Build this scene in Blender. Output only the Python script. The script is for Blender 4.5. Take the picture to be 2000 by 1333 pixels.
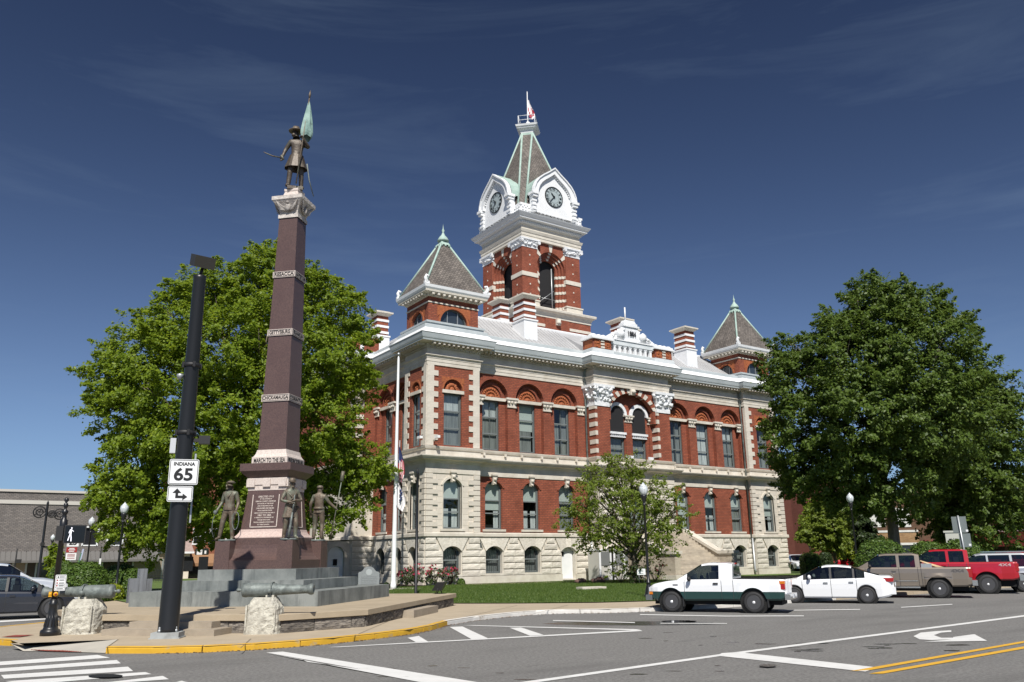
import bpy, math, random
import numpy as np
from mathutils import Vector, Matrix
random.seed(11)
R = math.radians
for _o in list(bpy.data.objects): bpy.data.objects.remove(_o)
scene = bpy.context.scene
COL = scene.collection

# ------------------------------------------------------------------ camera
CAMH = 1.8
FPX = 1591.1
_p, _r, _y = R(14.917), R(-0.7895), R(34.314)
def _cam(w):
    cp, sp, cr, sr = math.cos(_p), math.sin(_p), math.cos(_r), math.sin(_r)
    cy, sy = math.cos(_y), math.sin(_y)
    w = (cy*w[0] - sy*w[1], sy*w[0] + cy*w[1], w[2])
    c = (w[0], -(w[2]*cp - w[1]*sp), w[1]*cp + w[2]*sp)
    return (cr*c[0] - sr*c[1], sr*c[0] + cr*c[1], c[2])
_ax = [_cam((1, 0, 0)), _cam((0, 1, 0)), _cam((0, 0, 1))]
_row = [Vector([_ax[j][i] for j in range(3)]) for i in range(3)]     # right, down, forward
cam_d = bpy.data.cameras.new('camera'); cam = bpy.data.objects.new('camera', cam_d); COL.objects.link(cam)
cam_d.sensor_width = 36; cam_d.lens = FPX/2000*36; cam_d.clip_start = .1; cam_d.clip_end = 3000
M = Matrix((_row[0], -_row[1], -_row[2])).transposed().to_4x4(); M.translation = (0, 0, CAMH)
cam.matrix_world = M
scene.camera = cam
def _ray(x, y): return _row[0]*((x-1000)/FPX) + _row[1]*((y-666.5)/FPX) + _row[2]
def G(x, y, z=0.0):          # survey mark: a point of the photograph laid on the level z
    d = _ray(x, y); t = (z-CAMH)/d.z
    return Vector((d.x*t, d.y*t, z))
def AT(x, y, dist):          # the same, at a horizontal distance
    d = _ray(x, y); t = dist/math.hypot(d.x, d.y)
    return Vector((d.x*t, d.y*t, CAMH+d.z*t))

# ------------------------------------------------------------------ sky, sun, exposure
SUN_EL, SUN_AZ = 49.0, 210.0          # azimuth clockwise from +Y
world = bpy.data.worlds.new('World'); scene.world = world; world.use_nodes = True
wn = world.node_tree; wn.nodes.clear()
def N(t, **k):
    n = wn.nodes.new(t)
    for a, b in k.items(): setattr(n, a, b)
    return n
sky = N('ShaderNodeTexSky', sky_type='NISHITA', sun_disc=False, sun_elevation=R(SUN_EL), sun_rotation=R(SUN_AZ),
        altitude=800, air_density=1.0, dust_density=0.35, ozone_density=3.0)
# the deep, polarised look of the photographed sky: the same response curve over the whole dome
def VM(op, c=None):
    n = N('ShaderNodeVectorMath', operation=op)
    if c is not None: n.inputs[1].default_value = c
    return n
sq_v = VM('MULTIPLY'); num = VM("MULTIPLY", (.345, .197, .122)); den_ = VM('MULTIPLY', (.125, .0373, .009)); one = VM('ADD', (1, 1, 1)); dv = VM('DIVIDE')
tc = N('ShaderNodeTexCoord'); mp = N('ShaderNodeMapping'); mp.inputs['Scale'].default_value = (1.2, 1.2, 9.0); mp.inputs['Rotation'].default_value = (R(14), R(-10), R(20))
cn = N('ShaderNodeTexNoise'); cn.inputs['Scale'].default_value = 1.7; cn.inputs['Detail'].default_value = 7; cn.inputs['Roughness'].default_value = .6; cn.inputs['Distortion'].default_value = .6
cr_ = N('ShaderNodeMapRange'); cr_.inputs[1].default_value = .5; cr_.inputs[2].default_value = .85; cr_.inputs[4].default_value = .16
mx = N('ShaderNodeMix', data_type='RGBA'); mx.inputs[7].default_value = (2.2, 3.0, 4.0, 1)
bg = N('ShaderNodeBackground'); bg.inputs[1].default_value = 0.1
wo = N('ShaderNodeOutputWorld')
L = wn.links.new
L(sky.outputs[0], sq_v.inputs[0]); L(sky.outputs[0], sq_v.inputs[1]); L(sq_v.outputs[0], num.inputs[0]); L(sq_v.outputs[0], den_.inputs[0]); L(den_.outputs[0], one.inputs[0]); L(num.outputs[0], dv.inputs[0]); L(one.outputs[0], dv.inputs[1]); L(dv.outputs[0], mx.inputs[6])
L(tc.outputs['Generated'], mp.inputs[0]); L(mp.outputs[0], cn.inputs['Vector']); L(cn.outputs[0], cr_.inputs[0]); L(cr_.outputs[0], mx.inputs[0])
L(mx.outputs[2], bg.inputs[0]); L(bg.outputs[0], wo.inputs[0])
sd = bpy.data.lights.new('sun', 'SUN'); sun = bpy.data.objects.new('sun', sd); COL.objects.link(sun)
sd.energy = 4.4; sd.angle = R(.53); sd.color = (1.0, .955, .88)
_s = Vector((math.sin(R(SUN_AZ))*math.cos(R(SUN_EL)), math.cos(R(SUN_AZ))*math.cos(R(SUN_EL)), math.sin(R(SUN_EL))))
sun.rotation_euler = _s.to_track_quat('Z', 'Y').to_euler(); sun.location = (0, -20, 60)
vs = scene.view_settings
scene.display_settings.display_device = 'sRGB'
vs.view_transform = 'Standard'; vs.look = 'None'; vs.gamma = 1; vs.use_curve_mapping = False; vs.exposure = 0.45
scene.cycles.max_bounces = 8; scene.cycles.transparent_max_bounces = 12; scene.cycles.use_denoising = True

# ------------------------------------------------------------------ mesh collecting helper
class MB:
    def __init__(s): s.v = []; s.f = []; s.m = []; s.s = []
    def add(s, pts, mi=0, sm=False):
        b = len(s.v); s.v += [tuple(p) for p in pts]; s.f.append(tuple(range(b, b+len(pts)))); s.m.append(mi); s.s.append(sm)
    def mesh(s, vs, fs, mi=0, sm=False):
        b = len(s.v); s.v += [tuple(p) for p in vs]
        for f in fs: s.f.append(tuple(b+i for i in f)); s.m.append(mi); s.s.append(sm)
    def box(s, x0, x1, y0, y1, z0, z1, mi=0):
        s.mesh([(x0,y0,z0),(x1,y0,z0),(x1,y1,z0),(x0,y1,z0),(x0,y0,z1),(x1,y0,z1),(x1,y1,z1),(x0,y1,z1)],
               [(0,3,2,1),(4,5,6,7),(0,1,5,4),(1,2,6,5),(2,3,7,6),(3,0,4,7)], mi)
    def frust(s, cx, cy, z0, z1, a0, b0, a1, b1, mi=0):
        s.mesh([(cx-a0,cy-b0,z0),(cx+a0,cy-b0,z0),(cx+a0,cy+b0,z0),(cx-a0,cy+b0,z0),(cx-a1,cy-b1,z1),(cx+a1,cy-b1,z1),(cx+a1,cy+b1,z1),(cx-a1,cy+b1,z1)],
               [(0,3,2,1),(4,5,6,7),(0,1,5,4),(1,2,6,5),(2,3,7,6),(3,0,4,7)], mi)
    def tube(s, pts, rad, n=8, mi=0, cap=True):
        pts = [Vector(p) for p in pts]
        if not hasattr(rad, '__len__'): rad = [rad]*len(pts)
        b = len(s.v); up = None
        for i, p in enumerate(pts):
            d = (pts[min(i+1, len(pts)-1)] - pts[max(i-1, 0)]).normalized()
            if up is None: up = d.orthogonal().normalized()
            up = (up - d*up.dot(d)); up = up.normalized() if up.length > 1e-6 else d.orthogonal().normalized()
            w = d.cross(up)
            for k in range(n):
                a = 2*math.pi*k/n; s.v.append(tuple(p + (up*math.cos(a) + w*math.sin(a))*rad[i]))
        for i in range(len(pts)-1):
            for k in range(n):
                k2 = (k+1) % n
                s.f.append((b+i*n+k, b+i*n+k2, b+(i+1)*n+k2, b+(i+1)*n+k)); s.m.append(mi); s.s.append(True)
        if cap:
            s.f.append(tuple(b+k for k in range(n))[::-1]); s.m.append(mi); s.s.append(False)
            e = b+(len(pts)-1)*n; s.f.append(tuple(e+k for k in range(n))); s.m.append(mi); s.s.append(False)
    def lathe(s, prof, n=16, c=(0,0,0), mi=0, sm=True, axis='z', cap=True):
        b = len(s.v)
        for r, z in prof:
            for k in range(n):
                a = 2*math.pi*k/n; x, y = r*math.cos(a), r*math.sin(a)
                p = (x, y, z) if axis == 'z' else ((z, x, y) if axis == 'x' else (y, z, x))
                s.v.append((c[0]+p[0], c[1]+p[1], c[2]+p[2]))
        for i in range(len(prof)-1):
            for k in range(n):
                k2 = (k+1) % n
                s.f.append((b+i*n+k, b+i*n+k2, b+(i+1)*n+k2, b+(i+1)*n+k)); s.m.append(mi); s.s.append(sm)
        for i, rev in ((0, True), (len(prof)-1, False)):
            if cap and prof[i][0] > 1e-4:
                t = tuple(b+i*n+k for k in range(n)); s.f.append(t[::-1] if rev else t); s.m.append(mi); s.s.append(False)
    def sweep(s, path, prof, closed=True, mis=None, cap=False):
        # path: plan points, outward to the right of travel; prof: (out, z) pairs
        n = len(path); P = [Vector((p[0], p[1])) for p in path]; offs = []
        for i in range(n):
            a = P[i]-P[i-1] if (closed or i > 0) else P[1]-P[0]
            c = P[(i+1) % n]-P[i] if (closed or i < n-1) else a
            if not closed and i == 0: a = c
            n1 = Vector((a.y, -a.x)).normalized(); n2 = Vector((c.y, -c.x)).normalized()
            m = (n1+n2); m = m/ max(m.dot(n1), .15) if m.length > 1e-6 else n1
            offs.append(m)
        b = len(s.v); k = len(prof)
        for i in range(n):
            for o, z in prof: s.v.append((P[i].x+offs[i].x*o, P[i].y+offs[i].y*o, z))
        for i in range(n if closed else n-1):
            j = (i+1) % n
            for q in range(k-1):
                s.f.append((b+i*k+q, b+j*k+q, b+j*k+q+1, b+i*k+q+1)); s.m.append(mis[q] if mis else 0); s.s.append(False)
        if cap and not closed:
            s.f.append(tuple(b+q for q in range(k))); s.m.append(mis[0] if mis else 0); s.s.append(False)
            s.f.append(tuple(b+(n-1)*k+q for q in range(k))[::-1]); s.m.append(mis[0] if mis else 0); s.s.append(False)
    def prism(s, pts, z0, z1, mi=0, top=True, mside=None):
        n = len(pts); lo = [(p[0], p[1], z0) for p in pts]; hi = [(p[0], p[1], z1) for p in pts]
        if top: s.add(hi, mi)
        s.add(lo[::-1], mi)
        for i in range(n): s.add([lo[i], lo[(i+1) % n], hi[(i+1) % n], hi[i]], mi if mside is None else mside)
    def blob(s, c, r, seed=0, amp=.25, nu=8, nv=6, mi=0, sc=(1,1,1)):
        rn = random.Random(seed); b = len(s.v)
        for i in range(nv+1):
            t = math.pi*i/nv
            for k in range(nu):
                a = 2*math.pi*k/nu; q = r*(1 + amp*(rn.random()-.5)*2*(1 if 0 < i < nv else 0))
                s.v.append((c[0]+q*math.sin(t)*math.cos(a)*sc[0], c[1]+q*math.sin(t)*math.sin(a)*sc[1], c[2]+q*math.cos(t)*sc[2]))
        for i in range(nv):
            for k in range(nu):
                k2 = (k+1) % nu; s.f.append((b+i*nu+k, b+(i+1)*nu+k, b+(i+1)*nu+k2, b+i*nu+k2)); s.m.append(mi); s.s.append(True)
    def shift(s, o): s.v = [(x-o[0], y-o[1], z-o[2]) for x, y, z in s.v]; return s
    def data(s, name, mats, uv=True):
        me = bpy.data.meshes.new(name); me.from_pydata(s.v, [], s.f)
        for m in (mats if isinstance(mats, (list, tuple)) else [mats]): me.materials.append(m)
        me.polygons.foreach_set('material_index', s.m); me.polygons.foreach_set('use_smooth', s.s)
        me.update()
        if uv and len(s.f):
            np_ = len(me.polygons); nl = len(me.loops)
            nor = np.empty(np_*3, 'f'); me.polygons.foreach_get('normal', nor); nor = np.abs(nor.reshape(-1, 3))
            tot = np.empty(np_, 'i'); me.polygons.foreach_get('loop_total', tot)
            vi = np.empty(nl, 'i'); me.loops.foreach_get('vertex_index', vi)
            co = np.array(s.v, 'f')[vi]; ln = np.repeat(nor, tot, axis=0)
            u = np.where(ln[:, 0] > ln[:, 1], co[:, 1], co[:, 0]); v = co[:, 2].copy()
            flat = ln[:, 2] > .8; v[flat] = co[flat, 1]; u[flat] = co[flat, 0]
            me.uv_layers.new(name='UVMap').data.foreach_set('uv', np.stack([u, v], 1).astype('f').ravel())
        return me
    def build(s, name, mats, parent=None, org=None, sharp=None, loc=None):
        if org is not None: s.shift(org)
        me = s.data(name, mats)
        if sharp is not None: me.shade_smooth(); me.set_sharp_from_angle(angle=R(sharp))
        return link(name, me, parent, loc)

def link(name, me, parent=None, loc=None):
    o = bpy.data.objects.new(name, me); COL.objects.link(o)
    if parent is not None: o.parent = parent
    if loc is not None: o.location = loc
    return o
def tag(o, label=None, cat=None, group=None, kind=None):
    for k, v in (('label', label), ('category', cat), ('group', group), ('kind', kind)):
        if v: o[k] = v
    return o
def thing(name, label, cat, loc=(0,0,0), rz=0, group=None):
    o = bpy.data.objects.new(name, None); COL.objects.link(o); o.location = loc; o.rotation_euler = (0, 0, rz)
    o.empty_display_size = .3
    return tag(o, label, cat, group)
_kids = {}
def copy_tree(o, parent=None):
    c = o.copy(); COL.objects.link(c)
    if parent is not None: c.parent = parent
    for k in [q for q in bpy.data.objects if q.parent == o and q != c]: copy_tree(k, c)
    return c

# ------------------------------------------------------------------ materials
def mat(name, col, rough=.8, col2=None, nscale=3.0, detail=6, bump=0, bscale=None, metal=0, spec=.5, coord='Object', stretch=None, contrast=(.35,.65), extra=None, coat=0):
    m = bpy.data.materials.new(name); m.use_nodes = True; nt = m.node_tree; bs = nt.nodes['Principled BSDF']
    bs.inputs['Roughness'].default_value = rough; bs.inputs['Metallic'].default_value = metal
    bs.inputs['Specular IOR Level'].default_value = spec; bs.inputs['Coat Weight'].default_value = coat
    bs.inputs['Base Color'].default_value = (*col, 1)
    if col2 is None and not bump: return m
    tc = nt.nodes.new('ShaderNodeTexCoord'); mp = nt.nodes.new('ShaderNodeMapping')
    nt.links.new(tc.outputs[coord], mp.inputs[0])
    if stretch: mp.inputs['Scale'].default_value = stretch
    if col2 is not None:
        n = nt.nodes.new('ShaderNodeTexNoise'); n.inputs['Scale'].default_value = nscale; n.inputs['Detail'].default_value = detail; n.inputs['Roughness'].default_value = .62
        mr = nt.nodes.new('ShaderNodeMapRange'); mr.inputs[1].default_value, mr.inputs[2].default_value = contrast
        mx = nt.nodes.new('ShaderNodeMix'); mx.data_type = 'RGBA'; mx.inputs[6].default_value = (*col, 1); mx.inputs[7].default_value = (*col2, 1)
        nt.links.new(mp.outputs[0], n.inputs['Vector']); nt.links.new(n.outputs[0], mr.inputs[0]); nt.links.new(mr.outputs[0], mx.inputs[0])
        nt.links.new(mx.outputs[2], bs.inputs['Base Color'])
    if bump:
        n2 = nt.nodes.new('ShaderNodeTexNoise'); n2.inputs['Scale'].default_value = bscale or nscale*6; n2.inputs['Detail'].default_value = 5
        bp = nt.nodes.new('ShaderNodeBump'); bp.inputs['Strength'].default_value = bump; bp.inputs['Distance'].default_value = .03
        nt.links.new(mp.outputs[0], n2.inputs['Vector']); nt.links.new(n2.outputs[0], bp.inputs['Height']); nt.links.new(bp.outputs[0], bs.inputs['Normal'])
    return m
def second(m, col3, nscale, contrast=(.5,.7), coord='Object', stretch=None, strength=1.0):
    # one more layer of wear or colour over a material's base colour
    nt = m.node_tree; bs = nt.nodes['Principled BSDF']
    tc = nt.nodes.new('ShaderNodeTexCoord'); mp = nt.nodes.new('ShaderNodeMapping'); nt.links.new(tc.outputs[coord], mp.inputs[0])
    if stretch: mp.inputs['Scale'].default_value = stretch
    n = nt.nodes.new('ShaderNodeTexNoise'); n.inputs['Scale'].default_value = nscale; n.inputs['Detail'].default_value = 8; n.inputs['Roughness'].default_value = .65
    mr = nt.nodes.new('ShaderNodeMapRange'); mr.inputs[1].default_value, mr.inputs[2].default_value = contrast; mr.inputs[4].default_value = strength
    mx = nt.nodes.new('ShaderNodeMix'); mx.data_type = 'RGBA'; mx.inputs[7].default_value = (*col3, 1)
    src = bs.inputs['Base Color']
    if src.is_linked: nt.links.new(src.links[0].from_socket, mx.inputs[6])
    else: mx.inputs[6].default_value = src.default_value
    nt.links.new(mp.outputs[0], n.inputs['Vector']); nt.links.new(n.outputs[0], mr.inputs[0]); nt.links.new(mr.outputs[0], mx.inputs[0]); nt.links.new(mx.outputs[2], src)
    return m
def tint_random(m, amt=.15):
    # each object of the kind a little lighter or darker, as quarried pieces are
    nt = m.node_tree; bs = nt.nodes['Principled BSDF']; oi = nt.nodes.new('ShaderNodeObjectInfo')
    mr = nt.nodes.new('ShaderNodeMapRange'); mr.inputs[3].default_value = 1-amt; mr.inputs[4].default_value = 1+amt
    h = nt.nodes.new('ShaderNodeHueSaturation'); src = bs.inputs['Base Color']
    if src.is_linked: nt.links.new(src.links[0].from_socket, h.inputs['Color'])
    else: h.inputs['Color'].default_value = src.default_value
    nt.links.new(oi.outputs['Random'], mr.inputs[0]); nt.links.new(mr.outputs[0], h.inputs['Value']); nt.links.new(h.outputs[0], src)
    return m
def brickmat(name, c1, c2, mortar, w=.22, hgt=.078, msize=.012, rough=.85, noise=.25, off=.5):
    m = bpy.data.materials.new(name); m.use_nodes = True; nt = m.node_tree; bs = nt.nodes['Principled BSDF']; bs.inputs['Roughness'].default_value = rough
    bs.inputs['Specular IOR Level'].default_value = .25
    tc = nt.nodes.new('ShaderNodeTexCoord'); b = nt.nodes.new('ShaderNodeTexBrick'); b.offset = off
    for k, v in (('Color1', (*c1, 1)), ('Color2', (*c2, 1)), ('Mortar', (*mortar, 1)), ('Scale', 1.0), ('Mortar Size', msize), ('Brick Width', w), ('Row Height', hgt), ('Bias', 0.0), ('Mortar Smooth', .3)): b.inputs[k].default_value = v
    n = nt.nodes.new('ShaderNodeTexNoise'); n.inputs['Scale'].default_value = .9; n.inputs['Detail'].default_value = 8; n.inputs['Roughness'].default_value = .7
    mr = nt.nodes.new('ShaderNodeMapRange'); mr.inputs[1].default_value = .3; mr.inputs[2].default_value = .7; mr.inputs[3].default_value = 1-noise; mr.inputs[4].default_value = 1+noise
    h = nt.nodes.new('ShaderNodeHueSaturation'); bp = nt.nodes.new('ShaderNodeBump'); bp.inputs['Strength'].default_value = .5; bp.inputs['Distance'].default_value = .01; bp.invert = True
    nt.links.new(tc.outputs['UV'], b.inputs['Vector']); nt.links.new(tc.outputs['Object'], n.inputs['Vector'])
    nt.links.new(n.outputs[0], mr.inputs[0]); nt.links.new(mr.outputs[0], h.inputs['Value']); nt.links.new(b.outputs['Color'], h.inputs['Color'])
    nt.links.new(h.outputs[0], bs.inputs['Base Color']); nt.links.new(b.outputs['Fac'], bp.inputs['Height']); nt.links.new(bp.outputs[0], bs.inputs['Normal'])
    return m
def glassmat(name, tint=(.55,.6,.6), refl=.1, rough=.02):
    m = bpy.data.materials.new(name); m.use_nodes = True; nt = m.node_tree; nt.nodes.clear()
    o = nt.nodes.new('ShaderNodeOutputMaterial'); t = nt.nodes.new('ShaderNodeBsdfTransparent'); t.inputs[0].default_value = (*tint, 1)
    g = nt.nodes.new('ShaderNodeBsdfGlossy'); g.inputs['Roughness'].default_value = rough; g.inputs[0].default_value = (.95,.97,1,1)
    lw = nt.nodes.new('ShaderNodeLayerWeight'); lw.inputs[0].default_value = .5
    fr = nt.nodes.new('ShaderNodeMath'); fr.operation = 'POWER'; fr.inputs[1].default_value = 4.5; nt.links.new(lw.outputs['Facing'], fr.inputs[0])
    ad = nt.nodes.new('ShaderNodeMath'); ad.operation = 'ADD'; ad.use_clamp = True; ad.inputs[1].default_value = refl
    mx = nt.nodes.new('ShaderNodeMixShader')
    nt.links.new(fr.outputs[0], ad.inputs[0]); nt.links.new(ad.outputs[0], mx.inputs[0]); nt.links.new(t.outputs[0], mx.inputs[1]); nt.links.new(g.outputs[0], mx.inputs[2]); nt.links.new(mx.outputs[0], o.inputs[0])
    return m
def leafmat(name, c1, c2, trans=.35):
    m = bpy.data.materials.new(name); m.use_nodes = True; nt = m.node_tree; nt.nodes.clear()
    o = nt.nodes.new('ShaderNodeOutputMaterial'); at = nt.nodes.new('ShaderNodeAttribute'); at.attribute_name = 'tint'
    mx = nt.nodes.new('ShaderNodeMix'); mx.data_type = 'RGBA'; mx.inputs[6].default_value = (*c1, 1); mx.inputs[7].default_value = (*c2, 1)
    d = nt.nodes.new('ShaderNodeBsdfPrincipled'); d.inputs['Roughness'].default_value = .5; d.inputs['Specular IOR Level'].default_value = .35
    t = nt.nodes.new('ShaderNodeBsdfTranslucent'); h = nt.nodes.new('ShaderNodeHueSaturation'); h.inputs['Hue'].default_value = .485; h.inputs['Value'].default_value = 1.5
    ms = nt.nodes.new('ShaderNodeMixShader'); ms.inputs[0].default_value = trans
    nt.links.new(at.outputs['Fac'], mx.inputs[0]); nt.links.new(mx.outputs[2], d.inputs['Base Color']); nt.links.new(mx.outputs[2], h.inputs['Color']); nt.links.new(h.outputs[0], t.inputs[0])
    nt.links.new(d.outputs[0], ms.inputs[1]); nt.links.new(t.outputs[0], ms.inputs[2]); nt.links.new(ms.outputs[0], o.inputs[0])
    return m

BRICK = brickmat('brick_red', (.315,.092,.05), (.235,.064,.036), (.135,.055,.04), w=.30, hgt=.125, msize=.02, noise=.24)
BRICKD = brickmat('brick_pilaster', (.305,.088,.048), (.23,.062,.035), (.135,.055,.04), w=.30, hgt=.125, msize=.02, noise=.22)
STONE = second(mat('limestone', (.62,.58,.51), .85, (.50,.455,.385), 1.3, bump=.25, bscale=14), (.34,.31,.27), .5, (.56,.8), strength=.55)
STONEB = second(tint_random(mat('limestone_rock_face', (.68,.64,.565), .9, (.56,.52,.45), 4.5, bump=.9, bscale=9), .10), (.3,.27,.23), .8, (.55,.8), strength=.5)
QUOIN = tint_random(mat('limestone_quoin', (.62,.575,.50), .85, (.52,.475,.41), 2.2, bump=.25, bscale=14), .07)
STONED = mat('limestone_joint', (.22,.19,.16), .95)
STONES = second(mat('limestone_stair', (.50,.44,.35), .9, (.36,.31,.25), 1.6, bump=.4, bscale=12), (.2,.18,.15), 1.1, (.5,.75), stretch=(.3,1,2.5), strength=.7)
CREAM = mat('cream_stone', (.64,.60,.52), .8, (.55,.51,.44), 2.0, bump=.15, bscale=14)
GREYP = mat('grey_cornice_paint', (.46,.50,.51), .5, (.38,.42,.435), .8, detail=4)
WHITE = mat('white_paint', (.80,.81,.82), .5, (.72,.735,.745), .9)
WHITED = mat('white_carved_paint', (.78,.79,.80), .6, (.62,.64,.66), 3.5, bump=.8, bscale=6)
TERRA = mat('terracotta', (.38,.115,.038), .8, (.24,.065,.025), 9, bump=.8, bscale=16)
SLATE = brickmat('slate_shingles', (.20,.175,.155), (.125,.11,.10), (.055,.05,.045), w=.24, hgt=.17, msize=.02, rough=.75, noise=.35)
COPPER = mat('verdigris_copper', (.38,.49,.44), .65, (.29,.41,.36), 2.5)
ROOFM = mat('grey_metal_roof', (.43,.43,.435), .55, (.36,.36,.365), .7)
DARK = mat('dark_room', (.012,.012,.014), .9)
FRAME = mat('window_frame_paint', (.085,.10,.10), .5)
FRAMEL = mat('window_frame_stop', (.17,.19,.19), .5)
GLASS = glassmat('window_glass', (.72,.76,.75), .07)
CLOTH = mat('curtain_cloth', (.80,.81,.80), .9, (.42,.44,.46), 2.2, stretch=(9,9,.25))
CLOTHD = mat('grey_curtain', (.36,.37,.36), .9, (.17,.175,.175), 2.0, stretch=(8,8,.25))
SHADE = mat('roller_shade', (.62,.66,.63), .9)
PIPE = mat('patina_pipe', (.25,.29,.27), .6, (.12,.13,.13), 2)
BLACK = mat('black_paint', (.012,.013,.015), .38)
BLACKM = mat('black_matt', (.015,.015,.016), .6)
GRANR = mat('red_granite', (.125,.078,.068), .34, (.078,.05,.046), 26, detail=3, spec=.5)
second(GRANR, (.06,.035,.033), .7, (.5,.8), strength=.6)
GRANP = mat('pink_granite', (.55,.43,.385), .7, (.42,.32,.29), 18, detail=3)
GRANW = mat('pale_granite', (.62,.55,.50), .75, (.48,.41,.37), 20, detail=3)
GRANG = mat('grey_granite', (.26,.275,.285), .7, (.19,.2,.21), 24, detail=3)
CONCM = second(mat('weathered_concrete', (.235,.25,.24), .85, (.145,.16,.155), 1.3, detail=8, bump=.2, bscale=30, contrast=(.38,.62)), (.075,.085,.085), 1.6, (.5,.72), stretch=(2.6,2.6,.35), strength=.8)
TERR = mat('tan_paving', (.40,.33,.235), .9, (.33,.27,.19), 1.2, bump=.2, bscale=40)
WALLST = tint_random(second(mat('rock_face_wall_stone', (.22,.195,.165), .95, (.10,.09,.08), 7, bump=1.0, bscale=10), (.035,.03,.03), 3.5, (.5,.68)), .3)
BOULD = second(mat('boulder_stone', (.56,.54,.46), .95, (.36,.34,.29), 9, detail=10, bump=.8, bscale=26), (.10,.09,.075), 7, (.60,.72), strength=.8)
BRONZE = second(mat('bronze_statue', (.085,.063,.045), .55, (.165,.13,.095), 4.5, metal=.25, bump=.4, bscale=18), (.19,.27,.21), 3.2, (.48,.72), stretch=(1,1,.5), strength=.75)
VERDI = second(mat('bronze_patina', (.185,.21,.20), .6, (.10,.115,.11), 4, metal=.2, bump=.3, bscale=14), (.27,.31,.295), 5, (.5,.75))
ASPH = second(second(second(mat('asphalt', (.235,.23,.22), .88, (.105,.102,.098), 17, detail=12, bump=.5, bscale=60, contrast=(.32,.68)), (.10,.097,.093), .3, (.5,.70), stretch=(.4,1.6,1), strength=.6), (.27,.265,.25), 1.1, (.55,.8), stretch=(.5,1.4,1), strength=.4), (.075,.073,.07), 2.2, (.60,.72), stretch=(.35,1.8,1), strength=.6)
SIDEW = second(mat('sidewalk_concrete', (.42,.35,.255), .92, (.37,.305,.22), 1.5, bump=.25, bscale=50), (.33,.28,.21), .4, (.5,.75), strength=.5)
SIDEL = mat('light_concrete', (.46,.43,.37), .92, (.40,.38,.33), 2)
REDMAT = mat('tactile_red', (.26,.055,.038), .85, (.21,.05,.035), 5)
KYEL = second(mat('yellow_kerb_paint', (.62,.36,.025), .8, (.55,.31,.02), 3), (.34,.29,.21), 2.4, (.56,.66), strength=.9)
KWHT = second(mat('white_kerb_paint', (.66,.645,.61), .85, (.58,.56,.52), 3), (.36,.31,.25), 2.2, (.58,.7), strength=.8)
MWHT = second(mat('road_paint_white', (.68,.68,.665), .8, (.60,.60,.585), 2.5), (.28,.275,.265), 6, (.6,.75), strength=.7)
MYEL = second(mat('road_paint_yellow', (.66,.37,.03), .8, (.58,.33,.03), 3), (.26,.2,.1), 5, (.6,.78), strength=.6)
WET = mat('wet_asphalt', (.03,.03,.03), .25, (.05,.05,.05), 4)
LITTER = mat('dry_leaf_litter', (.19,.11,.05), .9, (.09,.055,.03), 30)
GRASS = second(second(mat('lawn_grass', (.105,.16,.032), .95, (.07,.12,.022), 9, detail=8, bump=.6, bscale=60), (.115,.15,.035), .5, (.5,.75), strength=.5), (.03,.055,.01), 3, (.55,.8), strength=.6)
SOIL = mat('bed_soil', (.07,.045,.03), .95, (.04,.025,.018), 8)
BARK = mat('tree_bark', (.13,.105,.08), .95, (.055,.045,.035), 6, bump=1, bscale=12, stretch=(1,1,.3))
SIGNW = mat('sign_white', (.75,.76,.76), .4)
SIGNB = mat('sign_black', (.01,.01,.01), .5)
SIGNR = mat('sign_red', (.30,.02,.02), .5)
GALV = mat('galvanised', (.42,.44,.45), .45, metal=.6)
ALU = mat('sign_back', (.22,.25,.24), .5, metal=.5)
CHROME = mat('chrome', (.75,.76,.78), .12, metal=1)
RUB = mat('tyre_rubber', (.022,.022,.023), .75)
UNDER = mat('underbody', (.008,.008,.008), .9)
CGLASS = glassmat('car_glass', (.33,.38,.37), .09, .01)
SEAT = mat('car_seat', (.10,.095,.09), .9)
LAMPG = glassmat('lamp_globe', (.9,.92,.92), .12, .1)
LAMPW = mat('lamp_globe_frost', (.46,.50,.52), .18, (.60,.64,.66), 9, spec=.7)
print('setup ok')
# ================================================================== GROUND, STREETS, SQUARE
def struct(name, mb, m, parent=None, **k):
    o = mb.build(name, m, parent, **k); 
    if parent is None: o['kind'] = 'structure'
    return o
g = MB(); g.add([(-900,-600,-.06),(1200,-600,-.06),(1200,1400,-.06),(-900,1400,-.06)], 0); struct('ground', g, SOIL)
g = MB(); g.add([(-220,-60,0),(320,-60,0),(320,200,0),(-220,200,0)], 0); road = struct('road', g, ASPH)
kpx = [(20,1262),(45,1273),(100,1273),(150,1275),(205,1277),(300,1277),(400,1275),(500,1270),(580,1264),(650,1258),(730,1249),(800,1240),(845,1231),(874,1222),(930,1213),(1000,1205),(1050,1201),(1100,1199),(1190,1198),(1270,1195)]
kp = [G(x, y, 0).to_2d() for x, y in kpx]
KL = kp[0]
left = [Vector((4.6, 96)), Vector((4.6, 31.5)), Vector((3.6, 29.8)), Vector((1.6, 28.2)), Vector((.6, 26.4)), Vector((.7, 24.6))]
kend = kp[-1]
right = [Vector((kend.x+2.5, 20.9)), Vector((30, 21.1)), Vector((60, 22.2)), Vector((92, 23.4)), Vector((96, 27)), Vector((96, 96))]
outline = left + kp + right
TOPZ = .13
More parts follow.
